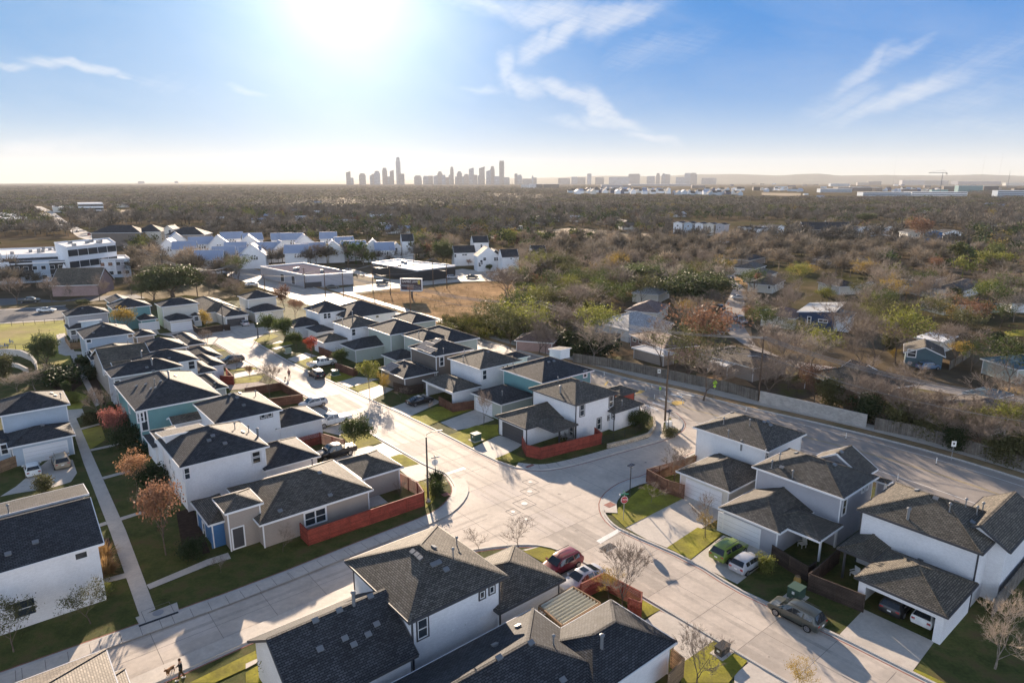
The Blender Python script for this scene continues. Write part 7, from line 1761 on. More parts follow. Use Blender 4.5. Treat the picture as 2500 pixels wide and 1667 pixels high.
# ---- the wood as one mass
def crown_soup(kind, seed, n, fat=1.0):
    """triangles of one tree about 1 high and 1 wide"""
    r_ = np.random.RandomState(seed); tri = []
    def add(p, q, s_): tri.append((p - s_, p + s_, q))
    c = np.array([0, 0, .55])
    add(np.array([0, 0, 0.]), np.array([0, 0, .5]), np.array([.03, 0, 0])); add(np.array([0, 0, 0.]), np.array([0, 0, .5]), np.array([0, .03, 0]))
    if kind == 'bare':
        for i in range(n):
            an = r_.uniform(0, 6.283); t_ = r_.uniform(.1, 1.45) ; d = np.array([math.cos(an) * math.sin(t_), math.sin(an) * math.sin(t_), math.cos(t_)])
            r0 = r_.uniform(0, .38); p = np.array([0, 0, .38]) + d * np.array([1, 1, .95]) * r0; l = r_.uniform(.1, .3)
            d2 = d + r_.normal(0, .45, 3); d2 /= np.linalg.norm(d2); s_ = np.cross(d2, r_.normal(0, 1, 3)); s_ /= np.linalg.norm(s_) + 1e-6
            q = p + d2 * l; q[2] = min(q[2], 1.02); add(p, q, s_ * .011 * fat)
    else:
        cl = [(lambda an, t_, rr_: np.array([math.cos(an) * math.sin(t_) * rr_, math.sin(an) * math.sin(t_) * rr_, .52 + .36 * math.cos(t_) * rr_ / .42]))(r_.uniform(0, 6.283), math.acos(r_.uniform(-.6, 1)), r_.uniform(.15, .40)) for _ in range(14)]
        for i in range(n):
            p = cl[r_.randint(14)] + r_.normal(0, .075, 3); a = r_.normal(0, 1, 3); a /= np.linalg.norm(a); b_ = np.cross(a, r_.normal(0, 1, 3)); b_ /= np.linalg.norm(b_) + 1e-6; s_ = .045
            tri.append((p - a * s_ - b_ * s_, p + a * s_ - b_ * s_ * .3, p + b_ * s_ * 1.2))
    return np.array(tri, dtype=np.float32).reshape(-1, 3)
def fmat(name='wood_foliage', tr_=.2):
    m, nt, b_ = new_mat(name); N, L = nt.nodes, nt.links
    at = N.new('ShaderNodeAttribute'); at.attribute_name = 'tint'; L.new(at.outputs['Color'], b_.inputs['Base Color']); b_.inputs['Roughness'].default_value = .8; b_.inputs['Specular IOR Level'].default_value = .15
    tr = N.new('ShaderNodeBsdfTranslucent'); L.new(at.outputs['Color'], tr.inputs['Color']); mx = N.new('ShaderNodeMixShader'); mx.inputs[0].default_value = tr_
    L.new(b_.outputs[0], mx.inputs[1]); L.new(tr.outputs[0], mx.inputs[2]); L.new(mx.outputs[0], nt.nodes['Material Output'].inputs[0]); return m
WOOD = fmat(); WOODFAR = fmat('wood_foliage_far', .0)
def soup_object(name, label, items, nb, nl, hscale=(5.5, 12.0), wide=(.95, 1.3), fat=1.0, mt=None, dark=1.0):
    S_ = {'bare': [crown_soup('bare' if fat < 5 else 'leaf', s_, nb, fat) for s_ in range(4)], 'leaf': [crown_soup('leaf', s_, nl) for s_ in range(4)]}
    V = []; Cc = []
    for (x, y_) in items:
        k = pick()
        if k[0] == 'leaf' and math.sin(x * .013 + 1.3 * math.sin(y_ * .009)) * math.sin(y_ * .011 + x * .004) < -.12: k = PALETTE[rt.randrange(3)]
        a = S_[k[0]][rt.randrange(4)]; h = rt.uniform(*hscale); w = h * rt.uniform(*wide); an = rt.uniform(0, 6.28); c, s_ = math.cos(an), math.sin(an)
        v = np.empty_like(a); v[:, 0] = (a[:, 0] * c - a[:, 1] * s_) * w + x; v[:, 1] = (a[:, 0] * s_ + a[:, 1] * c) * w + y_; v[:, 2] = a[:, 2] * h
        V.append(v); j = rt.uniform(.65, 1.4) * dark; Cc.append(np.tile(np.array([k[1][0] * j, k[1][1] * j, k[1][2] * j, 1], dtype=np.float32), (len(a), 1)))
    V = np.concatenate(V); Cc = np.concatenate(Cc); n = len(V)
    me = bpy.data.meshes.new(name); me.vertices.add(n); me.vertices.foreach_set('co', V.ravel()); me.loops.add(n); me.loops.foreach_set('vertex_index', np.arange(n, dtype=np.int32))
    me.polygons.add(n // 3); me.polygons.foreach_set('loop_start', np.arange(0, n, 3, dtype=np.int32)); me.update(calc_edges=True)
    ca = me.color_attributes.new('tint', 'FLOAT_COLOR', 'POINT'); ca.data.foreach_set('color', Cc.ravel()); me.materials.append(mt or WOOD)
    o = bpy.data.objects.new(name, me); COL.objects.link(o); tag(o, label, 'wood', None, 'stuff'); return o
near_, mid_ = [q for q in rest if q[0] ** 2 + q[1] ** 2 < 420 ** 2], [q for q in rest if q[0] ** 2 + q[1] ** 2 >= 420 ** 2]
soup_object('wood', 'mixed bare and green winter wood covering the middle distance', near_, 420, 380)
soup_object('wood', 'farther winter wood between the estates and the city', mid_, 130, 130, fat=2.2, mt=WOODFAR, dark=.9)
far = []
Y = 900.0
while Y < 5200:
    sp = 13 + (Y - 900) / 100
    X = -Y * .82
    while X < Y * .82:
        x = X + rt.uniform(-.5, .5) * sp; yy = Y + rt.uniform(-.5, .5) * sp
        if rt.random() < .8 and not blocked(x, yy): far.append((x, yy))
        X += sp
    Y += sp
soup_object('wood', 'distant tree cover running to the city skyline', far, 60, 60, (6, 9), (2.2, 3.6), fat=7, mt=WOODFAR, dark=.75)
# low scrub of the dry field
scr = []
fz = zone('U2', 660, 195, 1330, 110, 2178, 45, 'U3', 290, 30, 170, 240, 150, 420, 'U2', 2000, 540, 1400, 345)
for i in range(1600):
    q = (rt.uniform(760, 1240), rt.uniform(690, 830))
    if inz(q, fz): p = P('F', *q); scr.append((p.x, p.y))
PAL0 = PALETTE; PALETTE = [('bare', (.30, .21, .12), .7), ('leaf', (.14, .13, .06), .2), ('leaf', (.2, .14, .07), .1)]
soup_object('scrub', 'dry tufts and low scrub scattered over the tan field', scr, 26, 26, (.4, 1.3), (1.2, 2.4))
hed = []
for i in range(900):     # reeds and hedge growth along the arterial verge
    t_ = rt.random(); a = P('U2', 1950, 420); b_ = P('U3', 640, 560); p = a.lerp(b_, t_); hed.append((p.x + rt.uniform(-7, 7), p.y + rt.uniform(-5, 9)))
PALETTE = [('leaf', (.15, .15, .04), .45), ('leaf', (.09, .10, .035), .3), ('bare', (.2, .16, .09), .25)]
hed = [q for q in hed if not inz(proj(*q), zone('U2', 1900, 430, 2178, 560, 'U3', 180, 505, 640, 625, 900, 700, 800, 900, -200, 900))]
soup_object('hedgerow', 'yellow-green reedy growth beside the arterial sidewalk', hed, 90, 110, (1.0, 3.2), (.8, 1.2))
PALETTE = PAL0
# ------------------------------------------------------------------ buildings of the middle distance
DBG = False
OLD = 'houses of the old neighbourhood'
def A_(deg): return R(deg)
def oldhouse(key, label, wall, roof, blocks, rz=20, wins=(), **k):
    if key == 'M7': return house(key, 'bungalow', label, wall, roof, blocks, wins=wins, rz=R(rz), group=OLD, **k)
    first = True
    for bl in blocks:      # the eave that faces us fixes how the house is turned; its depth is a usual one
        q = bl['pts']
        if len(q) < 3: continue
        (_, x0, y0), (_, x1, y1), (_, x2, y2) = q
        i = 0 if math.hypot(x1 - x0, (y1 - y0) * 3) > math.hypot(x2 - x1, (y2 - y1) * 3) else 1
        if first: e = P(*q[i + 1], bl['z']) - P(*q[i], bl['z']); rz = math.degrees(math.atan2(e.y, e.x)); first = False
        bl['pts'] = [q[i], q[i + 1]]; bl['dmax'] = bl.get('dmax', 9.0 if bl is blocks[0] else 6.5)
    return house(key, 'bungalow', label, wall, roof, blocks, wins=wins, rz=R(rz), group=OLD, **k)
M['roof_lilac'] = mat('membrane_roof_lilac', (.22, .20, .23), 1.0, .0, .12, .15); M['slate_lap'] = mat('wall_slate_siding', (.08, .14, .17), .6, .35, .05, .5, lap=.16); M['sh_white'] = mat('shingle_white', (.62, .62, .62), .6, .4, .1, .5, brick=SH); M['sh_pink'] = mat('shingle_pink', (.30, .21, .18), .7, .4, .15, .5, brick=SH); M['sh_teal'] = mat('roof_teal', (.06, .12, .15), .5, .5, .1, .5, seam=.45)
M['pink_brick'] = mat('brick_pink', (.38, .27, .25), .8, .2, .1, 1, brick=(.22, .075, .01, .1, .8, .004)); M['brick_brown'] = mat('brick_brown', (.20, .12, .08), .8, .2, .1, 1, brick=(.22, .075, .01, .1, .8, .004))
oldhouse('M1', 'house with bright white hip roof beyond the picket fence', 'white_lap', 'sh_white', [B(2.8, 'U3', 1310, 330, 1345, 452, 1725, 385, s=.42, dmax=13)], 10)
oldhouse('M1b', 'long pink brick house with dusty pink roof below the white roof', 'pink_brick', 'sh_pink', [B(2.7, 'U3', 1340, 480, 1640, 605, 1720, 450, s=.35)], -35, wins=[('U3', 1390, 520, 1.4, .8), ('U3', 1440, 540, 1.4, .8), ('U3', 1575, 600, 1.6, 2.0, 'door')])
oldhouse('M2', 'house with pinkish tan hip roof behind the white roof', 'cream_lap', 'sh_pink', [B(2.8, 'U3', 1390, 285, 1590, 300, 1690, 230, s=.42)], 15)
oldhouse('M3', 'long low house with weathered grey roof and white carport', 'tan_lap', 'sh_tan', [B(2.7, 'U4', 0, 520, 400, 630, 400, 480, s=.3, t='hip', dmax=11), B(2.4, 'U4', 75, 580, 215, 612, 270, 592, t='flat', wall=None, roof='whiteroof')], -25, posts=[('U4', 80, 640, 2.4), ('U4', 212, 685, 2.4), ('U4', 145, 660, 2.4)])
oldhouse('M4', 'wide brown-roofed house under the russet tree behind the block wall', 'brick_brown', 'sh_brown', [B(2.8, 'U4', 740, 660, 1140, 800, 1290, 690, s=.4, dmax=13), B(2.9, 'U4', 980, 640, 1180, 665, 1100, 600, s=.5, roof='sh_dark', t='gu')], -20, wins=[('U4', 1170, 860, 1.6, 1.4)])
M['deck_pale'] = mat('roof_pale_standing', (.5, .5, .48), .5, .5, .1, .3, seam=.45)
oldhouse('M5', 'modern navy and white house with pale shed roof and skylights', 'navy_lap', 'deck_pale', [B(4.2, 'U4', 765, 255, 965, 262, 1040, 195, t='shed', s=.12), B(3.8, 'U4', 975, 260, 1080, 275, 1075, 235, wall='white_lap', roof='sh_teal', s=.3)], 5, wins=[('U4', 785, 288, .9, 1.8), ('U4', 882, 295, 2.2, .8)], vents=[('U4', 905, 218, 'b'), ('U4', 850, 238, 'b')])
oldhouse('M6', 'small house with pink roof left of the navy house', 'cream_lap', 'sh_pink', [B(2.8, 'U4', 625, 262, 690, 285, 765, 240, s=.42)], 20)
oldhouse('M7', 'blue-green bungalow with open gabled carport at the right', 'slate_lap', 'sh_brown', [B(2.7, 'U4', 1445, 470, 1570, 470, 1735, 550, t='gv', s=.42)], -30, wins=[('U4', 1500, 520, 1.6, 1.6)], posts=[('U4', 1580, 605, 2.6)], vents=[('U4', 1640, 490, 'b')])
oldhouse('M7b', 'low building with bright white flat roof behind the blue-green bungalow', 'cream_lap', 'whiteroof', [B(2.8, 'U4', 1515, 412, 1710, 445, 1805, 425, t='flat')], -5)
oldhouse('M8', 'pale sage house with teal roof at the right edge', 'sage_lap', 'sh_teal', [B(2.8, 'U4', 1975, 560, 2240, 640, 2300, 530, s=.4)], -20)
oldhouse('M9', 'broad grey roof half hidden by bare trees at the right', 'tan_lap', 'sh_tan', [B(2.8, 'U4', 1600, 870, 2080, 1010, 2250, 900, s=.25, dmax=12), B(3.0, 'U4', 1880, 830, 2050, 850, 1940, 775, roof='sh_teal', s=.3)], -18)
oldhouse('M10', 'pale bungalow at the corner of the old street', 'cream_lap', 'sh_tan', [B(2.7, 'V4', 235, 900, 300, 935, 395, 890, s=.42)], 25, wins=[('V4', 262, 945, 1.0, 1.2)])
oldhouse('M11', 'tan-roofed house behind the pinkish tree', 'cream_lap', 'sh_tan', [B(2.7, 'V4', 185, 845, 240, 860, 335, 825, s=.42)], 25)
oldhouse('M12', 'tan-roofed house highest on the old street corner', 'cream_lap', 'sh_tan', [B(2.7, 'V4', 80, 795, 150, 800, 240, 770, s=.42)], 25)
oldhouse('M13', 'cream house with dark roof behind bare trees', 'cream_lap', 'sh_dark', [B(2.7, 'V4', 655, 905, 840, 945, 1045, 920, s=.35)], 5, wins=[('V4', 740, 960, 1.4, 1.1)])
oldhouse('M14', 'house with cream gable left of the blue roof', 'cream_lap', 'sh_brown', [B(2.7, 'V4', 1150, 935, 1200, 960, 1420, 930, s=.4, t='gu')], 10)
oldhouse('M15', 'house with blue metal roof', 'cream_lap', 'sh_teal', [B(2.7, 'V4', 1400, 930, 1560, 965, 1575, 920, s=.3)], 0)
oldhouse('M16', 'long brown-roofed house above the blue roof', 'tan_lap', 'sh_brown', [B(2.7, 'V4', 1440, 865, 1540, 900, 1720, 870, s=.35)], 5)
oldhouse('M17', 'house with crisp white gables and tan roof at the right', 'white_lap', 'sh_tan', [B(2.7, 'V4', 1740, 935, 1850, 985, 2040, 920, s=.4)], 10, wins=[('V4', 1800, 970, 1.0, 1.0)])
oldhouse('M18', 'wide dark-roofed house below the white-gabled one', 'sage_lap', 'sh_dark', [B(2.7, 'V4', 1600, 1050, 1700, 1100, 2180, 1080, s=.3)], 0)
oldhouse('M19', 'low dark-roofed house left of the old street', 'tan_lap', 'sh_dark', [B(2.7, 'V4', 0, 705, 100, 730, 240, 700, s=.3)], 0)
oldhouse('M20', 'grey hip roof between the two live oaks, farther one', 'tan_lap', 'sh_tan', [B(2.7, 'V3', 1480, 915, 1620, 935, 1790, 930, s=.42)], -10); oldhouse('M21', 'grey hip roof between the two live oaks, nearer one', 'tan_lap', 'sh_tan', [B(2.7, 'V3', 1540, 1000, 1640, 1025, 1780, 985, s=.42)], -10)
oldhouse('M22', 'house with pale patchy roof at the foot of the live oaks', 'cream_lap', 'sh_white', [B(2.7, 'V3', 1470, 1090, 1540, 1135, 1650, 1080, s=.3)], 0)
oldhouse('M23', 'small white house behind the townhouses', 'white_lap', 'sh_dark', [B(2.7, 'V3', 2080, 600, 2150, 615, 2240, 590, s=.4)], 10); oldhouse('M24', 'low white-roofed building at the pale field', 'cream_lap', 'whiteroof', [B(3, 'V3', 80, 485, 200, 500, 310, 490, t='flat')], 0)
oldhouse('M25', 'two-storey slate house beyond the pale field', 'greyblue_lap', 'sh_dark', [B(5.2, 'V3', 330, 415, 420, 425, 425, 405, s=.4)], 10); oldhouse('M26', 'dark teal shed-like house behind the pale field', 'teal_lap', 'sh_dark', [B(4, 'V3', 1110, 450, 1220, 470, 1230, 440, s=.4)], 0)
oldhouse('M27', 'small house with mustard fascia in the right distance', 'cream_lap', 'sh_dark', [B(2.7, 'V4', 1110, 710, 1160, 720, 1180, 700, s=.3)], 0); oldhouse('M28', 'grey shed roofs near the bare trees', 'grey_lap', 'sh_tan', [B(2.7, 'V4', 590, 710, 720, 725, 770, 690, s=.4)], 15)
oldhouse('M29', 'pale house in the far right trees', 'white_lap', 'sh_dark', [B(2.7, 'V4', 2140, 1050, 2250, 1080, 2330, 1060, s=.4)], 0); oldhouse('M30', 'small pink shed at the hedge shrubs', 'pink_brick', 'sh_pink', [B(2.2, 'U3', 655, 530, 700, 555, 765, 490, s=.4)], 20)
oldhouse('M31', 'octagonal-looking tan garden shed under the large bare tree', 'tan_lap', 'whiteroof', [B(2.2, 'U3', 1585, 635, 1640, 665, 1750, 640, s=.3)], 0)
# townhouses
def row(prefix, label, n, t, x0, y0, x1, y1, wmul, z, walls_, roof, typ='gv', rz=15, name='townhouse', group='townhouses'):
    for i in range(n):
        xa, ya = x0 + (x1 - x0) * i / n, y0 + (y1 - y0) * i / n; xb, yb = x0 + (x1 - x0) * (i + .92) / n, y0 + (y1 - y0) * (i + .92) / n
        a = P(t, xa, ya, z); b_ = P(t, xb, yb, z); dd = (b_ - a); ang_ = math.atan2(dd.y, dd.x)
        o_ = house(prefix + str(i), name, label % (['first', 'second', 'third', 'fourth', 'fifth', 'sixth', 'seventh'][i]), walls_[i % len(walls_)], roof,
            [dict(z=z, pts=[(t, xa, ya), (t, xb, yb)], t=typ, s=.3, grow=(0, 0, 0, wmul))], wins=[(t, (xa + xb) / 2, (ya + yb) / 2 + 22, 1.4, 1.3), (t, xa * .75 + xb * .25, (ya + yb) / 2 + 42, 1.1, 1.3)], group=group, rz=ang_)
row('TH', '%s townhouse from the left in the far white and grey terrace', 5, 'V3', 1665, 470, 2150, 490, 10, 7.5, ['white_lap', 'greyblue_lap', 'white_lap', 'cream_lap', 'grey_lap'], 'sh_dark')
row('TI', '%s townhouse from the left in the grey and cream terrace', 4, 'V4', 0, 455, 160, 470, 10, 7.5, ['tan_lap', 'cream_lap', 'grey_lap', 'white_lap'], 'sh_dark'); row('TJ', '%s townhouse from the left in the right-hand white terrace', 3, 'V4', 180, 460, 400, 450, 10, 7.5, ['white_lap', 'cream_lap', 'white_lap'], 'sh_dark')
row('TK', '%s pale house from the left in the small white group', 3, 'V4', 1000, 465, 1310, 462, 9, 5.4, ['white_lap', 'greyblue_lap', 'white_lap'], 'sh_dark'); row('TL', '%s house from the left behind the rust-red tree', 3, 'V4', 1400, 500, 1860, 500, 10, 7.0, ['cream_lap', 'blue_lap', 'white_lap'], 'sh_dark')
# dark church with white steeple; brick church with spire
GROW = {'V4': (0, 0, 0, -22), 'V1': (0, 0, 0, -4)}
def church(t, pts, z, rz, wall, roof, label, st, top):
    h = house(label, 'church', label, wall, roof, [dict(z=z, pts=pts, t='gu', s=.7, dmax=14)], rz=R(rz), group=None, cat='church')
    b = P(*st, 0); p = h.loc(b); H_ = ztop(b, *top); mb = MB(); zb = max(3, H_ * .45); mb.box((p.x - 1.2, p.y - 1.2, zb), (p.x + 1.2, p.y + 1.2, H_ * .65)); s_ = mb.build('steeple', M['trim'], h.root)
    q = MB(); q.lathe([(1.3, H_ * .65), (.05, H_)], 4, (p.x, p.y, 0)); q.build('spire', M['trim'], s_)
church('V4', [('V4', 430, 455), ('V4', 740, 475), ('V4', 700, 440)], 4, 0, 'tan_lap', 'sh_dark', 'long dark-roofed church with small white steeple', ('V4', 715, 480), ('V4', 715, 395))
church('V1', [('V1', 560, 1040), ('V1', 900, 1040), ('V1', 700, 975)], 3.5, 10, 'pink_brick', 'sh_brown', 'low brick church with white spire by the frontage road', ('V1', 620, 1060), ('V1', 612, 840))
# white apartment block of the left
def flat_block(name, label, t, pts, z, rz, wall, cat='building', base=0, parapet=.5, roof='whiteroof', wins=(), group=None, grid=None):
    """flat-roofed building on a surveyed quadrilateral: front left, front right, back right(, back left)"""
    ps = [P(t, x, y, z) for x, y in pts]
    if len(ps) == 3: ps.append(ps[0] + ps[2] - ps[1])
    h = House(name, label, ps[0], group, cat, math.atan2((ps[1] - ps[0]).y, (ps[1] - ps[0]).x)); h.wallm = M[wall]; h.roofm = M[roof]; h.trimm = M['trim']; h.doorm = M['door_white']
    L = [h.loc(q) for q in ps]
    if DBG: print('BLK', label[:30], [tuple(round(c, 1) for c in q[:2]) for q in L])
    w = MB()
    for i in range(4): a, b_ = L[i], L[(i + 1) % 4]; w.poly([(a.x, a.y, base), (b_.x, b_.y, base), (b_.x, b_.y, z), (a.x, a.y, z)])
    h.build(w, 'wall', h.wallm, keep=True)
    w = MB(); w.poly([(q.x, q.y, z) for q in L]); h.build(w, 'roof', h.roofm, keep=True)
    w = MB()
    for i in range(4): a, b_ = L[i], L[(i + 1) % 4]; w.bar((a.x, a.y, z + parapet / 2), (b_.x, b_.y, z + parapet / 2), .3, parapet)
    w.build('parapet', M['trim'], h.root)
    h.quad = L; h.z = z
    if grid:
        nx, nz, w_, hh_, face = grid; W = L[1].x
        for i in range(nx):
            for k in range(nz):
                cx, cy, zc = W * (i + .5) / nx, 0, z * (k + .55) / nz; W_ = MB(); Pn = MB()
                W_.box((cx - w_ / 2, cy - .08, zc - hh_ / 2), (cx + w_ / 2, cy - .02, zc + hh_ / 2)); Pn.box((cx - w_ / 2 + .1, cy - .1, zc - hh_ / 2 + .1), (cx + w_ / 2 - .1, cy - .085, zc + hh_ / 2 - .1))
                wo = W_.build('window', M['trim'], h.root); Pn.build('pane', M['glass'], wo)
    for q in wins: add_window(h, *q)
    return h
def roof_units(h, n, seed):
    r_ = random.Random(seed); z = h.z; L = h.quad
    for i in range(n):
        a_, b2 = r_.uniform(.12, .88), r_.uniform(.2, .8); c_ = L[0].lerp(L[1], a_).lerp(L[3].lerp(L[2], a_), b2); x, y_ = c_.x, c_.y; mb = MB(); mb.box((x - .6, y_ - .5, z), (x + .6, y_ + .5, z + 1.0)); mb.build('air_conditioner', M['lead'], h.root)
a1 = flat_block('apartment_block', 'white four-storey apartment block with framed balconies at the left', 'V1', [(615, 700), (1060, 655), (1000, 615), (500, 655)], 13, 8, 'white_lap', 'apartments', grid=(5, 3, 4.2, 2.6, 's')); roof_units(a1, 7, 1)
a2 = flat_block('apartment_block', 'lower white apartment wing at the left edge with long balconies', 'V1', [(20, 775), (640, 748), (590, 695), (-20, 715)], 9, 4, 'white_lap', 'apartments', grid=(7, 2, 3.6, 2.2, 's')); roof_units(a2, 9, 2)
a3 = flat_block('apartment_block', 'long grey and blue two-storey wing in front of the white apartments', 'V1', [(-60, 862), (1190, 800), (1150, 770), (-60, 825)], 7, 3, 'greyblue_lap', 'apartments', grid=(16, 2, 1.6, 1.5, 's'))
for (x, y_, m_) in ((200, 890, 'black_lap'), (560, 880, 'black_lap'), (840, 870, 'black_lap'), (1000, 880, 'white_lap'), (1080, 870, 'grey_lap'), (40, 900, 'white_lap')): add_window(a3, 'V1', x, y_, 7.0 if m_ == 'black_lap' else 5.0, 5.6, 'panel', M[m_])
c1_ = flat_block('commercial_building', 'grey commercial building with pale flat roof beside the bright road', 'V2', [(560, 960), (985, 932), (530, 842), (135, 876)], 4.0, 22, 'grey_lap', 'commercial building', roof='roof_lilac', wins=[('V2', 340, 1010, 3, 3, 'door'), ('V2', 440, 1030, 2.6, 3, 'door'), ('V2', 620, 1040, 6, 2.2, 'panel', M['trim_dark'])]); roof_units(c1_, 3, 3)
c2_ = flat_block('commercial_building', 'dark brick commercial building with white flat roof right of the junction', 'V2', [(1580, 912), (1925, 868), (1400, 808), (1160, 840)], 4.0, 14, 'black_lap', 'commercial building'); roof_units(c2_, 4, 5)
# pale metal-roofed houses
spec = []
for i, (t, x, y_, l) in enumerate([('V1', 1560, 712, 'front'), ('V1', 1700, 735, 'front'), ('V1', 1850, 690, 'middle'), ('V1', 1620, 655, 'back'), ('V1', 1930, 830, 'front'), ('V1', 2060, 790, 'front'), ('V1', 2010, 690, 'middle'), ('V1', 2130, 640, 'back'), ('V1', 2170, 745, 'middle'), ('V1', 2290, 690, 'middle'), ('V1', 2300, 790, 'front'),
        ('V2', 60, 650, 'back'), ('V2', 70, 790, 'front'), ('V2', 190, 745, 'front'), ('V2', 330, 650, 'back'), ('V2', 320, 740, 'middle'), ('V2', 470, 770, 'front'), ('V2', 430, 650, 'back'), ('V2', 540, 680, 'middle'), ('V2', 620, 750, 'front'), ('V2', 760, 640, 'back'), ('V2', 800, 745, 'front'), ('V2', 990, 730, 'front'), ('V2', 900, 690, 'middle'), ('V2', 1170, 740, 'front'), ('V2', 1270, 745, 'front')]):
    spec.append((t, x, y_, l, i))
cnt = {}
for t, x, y_, l, i in spec:
    cnt[l] = cnt.get(l, 0) + 1
    typ = 'gu' if i % 3 else 'gv'; z = 5.6
    c = P(t, x, y_ - 28, z); rz_ = 12 + (i % 4) * 6
    W_, D_ = 9.5, 8.5
    h = House('metal_roof_house', '', Vector((c.x, c.y, 0)), 'pale metal-roofed houses', 'house', R(rz_)); h.wallm = M['white_lap']; h.roofm = M['metalroof']; h.trimm = M['trim']; h.doorm = M['door_white']
    ordn = ['first', 'second', 'third', 'fourth', 'fifth', 'sixth', 'seventh', 'eighth', 'ninth', 'tenth', 'eleventh', 'twelfth', 'thirteenth', 'fourteenth'][cnt[l] - 1]
    h.root['label'] = '%s pale metal-roofed white house from the left in the %s row of the cluster' % (ordn, l)
    walls = {}; b_ = dict(z=z, pts=[], t=typ, s=.85)
    def rect_fixed(W_, D_): return (-W_ / 2, W_ / 2, -D_ / 2, D_ / 2)
    old = rect; rect = lambda hh, bb: rect_fixed(bb.get('W', 9.5), bb.get('D', 8.5))
    b_['W'], b_['D'] = W_ + (i * 7 % 5) * .6, D_
    add_block(h, b_, walls)
    for nm, (m_, w) in walls.items(): h.build(w, 'wall', m_, keep=True)
    rect = old
    for dx in (-14, 10, 32): add_window(h, t, x + dx, y_ + 2, 1.0, 1.5)
    for dx in (-10, 14): add_window(h, t, x + dx, y_ - 14, .9, 1.2)
# black and white modern houses
BW = 'black and white modern houses'
def bw(key, label, blocks, wins=(), rz=15, wall='white_lap'):
    for b_ in blocks: b_['dmax'] = 7.5
    return house(key, 'modern_house', label, wall, 'sh_dark', blocks, wins=wins, group=BW, rz=R(rz))
bw('W1', 'tall white gabled house with black roof left of the commercial building', [B(9.0, 'V2', 1430, 640, 1545, 640, 1500, 622, s=.9, t='gu', oh=.1), B(6.5, 'V2', 1345, 690, 1430, 690, 1400, 665, s=.9, t='gv', oh=.1)], wins=[('V2', 1500, 662, 1.2, 1.2), ('V2', 1500, 705, 1.2, 1.2), ('V2', 1380, 712, 1.6, 1.6), ('V2', 1362, 670, .8, 1.4)])
bw('W2', 'white house with black roof leftmost in the modern group', [B(5.6, 'V2', 1915, 750, 2110, 742, 1990, 720, s=.8, t='gu', oh=.1)], wins=[('V2', 1925, 770, 1, 1.6), ('V2', 2010, 760, 2.4, .8)])
bw('W3', 'white and black house at the back of the modern group', [B(8.5, 'V2', 2090, 655, 2230, 650, 2180, 640, s=.8, t='gu', oh=.1)], wins=[('V2', 2165, 680, 1, 1.6)])
bw('W4', 'black house with white gables in the centre of the modern group', [B(6.2, 'V2', 2105, 770, 2330, 775, 2200, 740, s=.8, t='gv', oh=.1), B(6.2, 'V2', 2230, 765, 2352, 765, 2300, 740, s=.8, t='gv', oh=.1, wall='black_lap')], wins=[('V2', 2195, 800, 1.4, 1.4), ('V2', 2165, 830, 1.2, 2), ('V2', 2300, 800, 2, 1.6), ('V2', 2150, 850, 1.2, 1.8)])
bw('W5', 'white house with black roof and dark ground floor rightmost in the modern group', [B(6.5, 'V3', 75, 780, 250, 785, 130, 735, s=.8, t='gu', oh=.1), B(3, 'V3', 100, 850, 240, 850, 160, 835, t='flat', wall='black_lap', oh=0)], wins=[('V3', 88, 805, .9, 1.4), ('V3', 180, 795, .9, .7)])
bw('W6', 'small white gabled house with black roof behind the trees', [B(5.6, 'V3', 370, 745, 480, 745, 420, 715, s=.8, t='gu', oh=.1), B(4.5, 'V3', 325, 745, 375, 750, 350, 730, t='flat', wall='brown_lap', oh=0)], wins=[('V3', 392, 770, .8, 1.2)])
# dark-roofed apartments and white office on the left skyline side
for k_, (pts, lb, w_) in enumerate([([(1045, 530), (1290, 560), (1250, 510)], 'dark-roofed low apartment building left of the pale gable', 'brown_lap'), ([(1290, 545), (1480, 550), (1460, 510)], 'dark-roofed apartment building with pale wall beside the gable', 'cream_lap'), ([(1680, 560), (1880, 580), (1900, 500)], 'dark-roofed apartment building right of the pale gable', 'tan_lap')]):
    house('D%d' % k_, 'apartment_building', lb, w_, 'sh_dark', [dict(z=7.5, pts=[('V1',) + q for q in pts], t='hip', s=.5, dmax=16)], rz=R(8), group=None, cat='apartments')
house('D4', 'apartment_building', 'pale tower-like gable end between the dark-roofed apartments', 'cream_lap', 'sh_tan', [dict(z=9, pts=[('V1', 1530, 530), ('V1', 1590, 530), ('V1', 1560, 520)], t='gv', s=.8)], rz=R(5), group=None, cat='apartments', wins=[('V1', 1560, 550, 1.6, 2.4)])
flat_block('office_building', 'white three-storey building standing alone far left', 'V1', [(715, 293), (945, 291), (930, 281)], 12, 0, 'white_lap', 'office', grid=(9, 3, 3.0, 2.2, 's'))
flat_block('office_building', 'low pale building left of the white office', 'V1', [(480, 325), (690, 330), (680, 318)], 6, 0, 'cream_lap', 'building')
flat_block('warehouse', 'long white flat roof at the far left, upper', 'V1', [(-40, 395), (155, 405), (150, 385)], 6, 0, 'tan_lap', 'warehouse'); flat_block('warehouse', 'long white flat roof at the far left, lower', 'V1', [(0, 430), (260, 440), (240, 415)], 6, 0, 'tan_lap', 'warehouse')
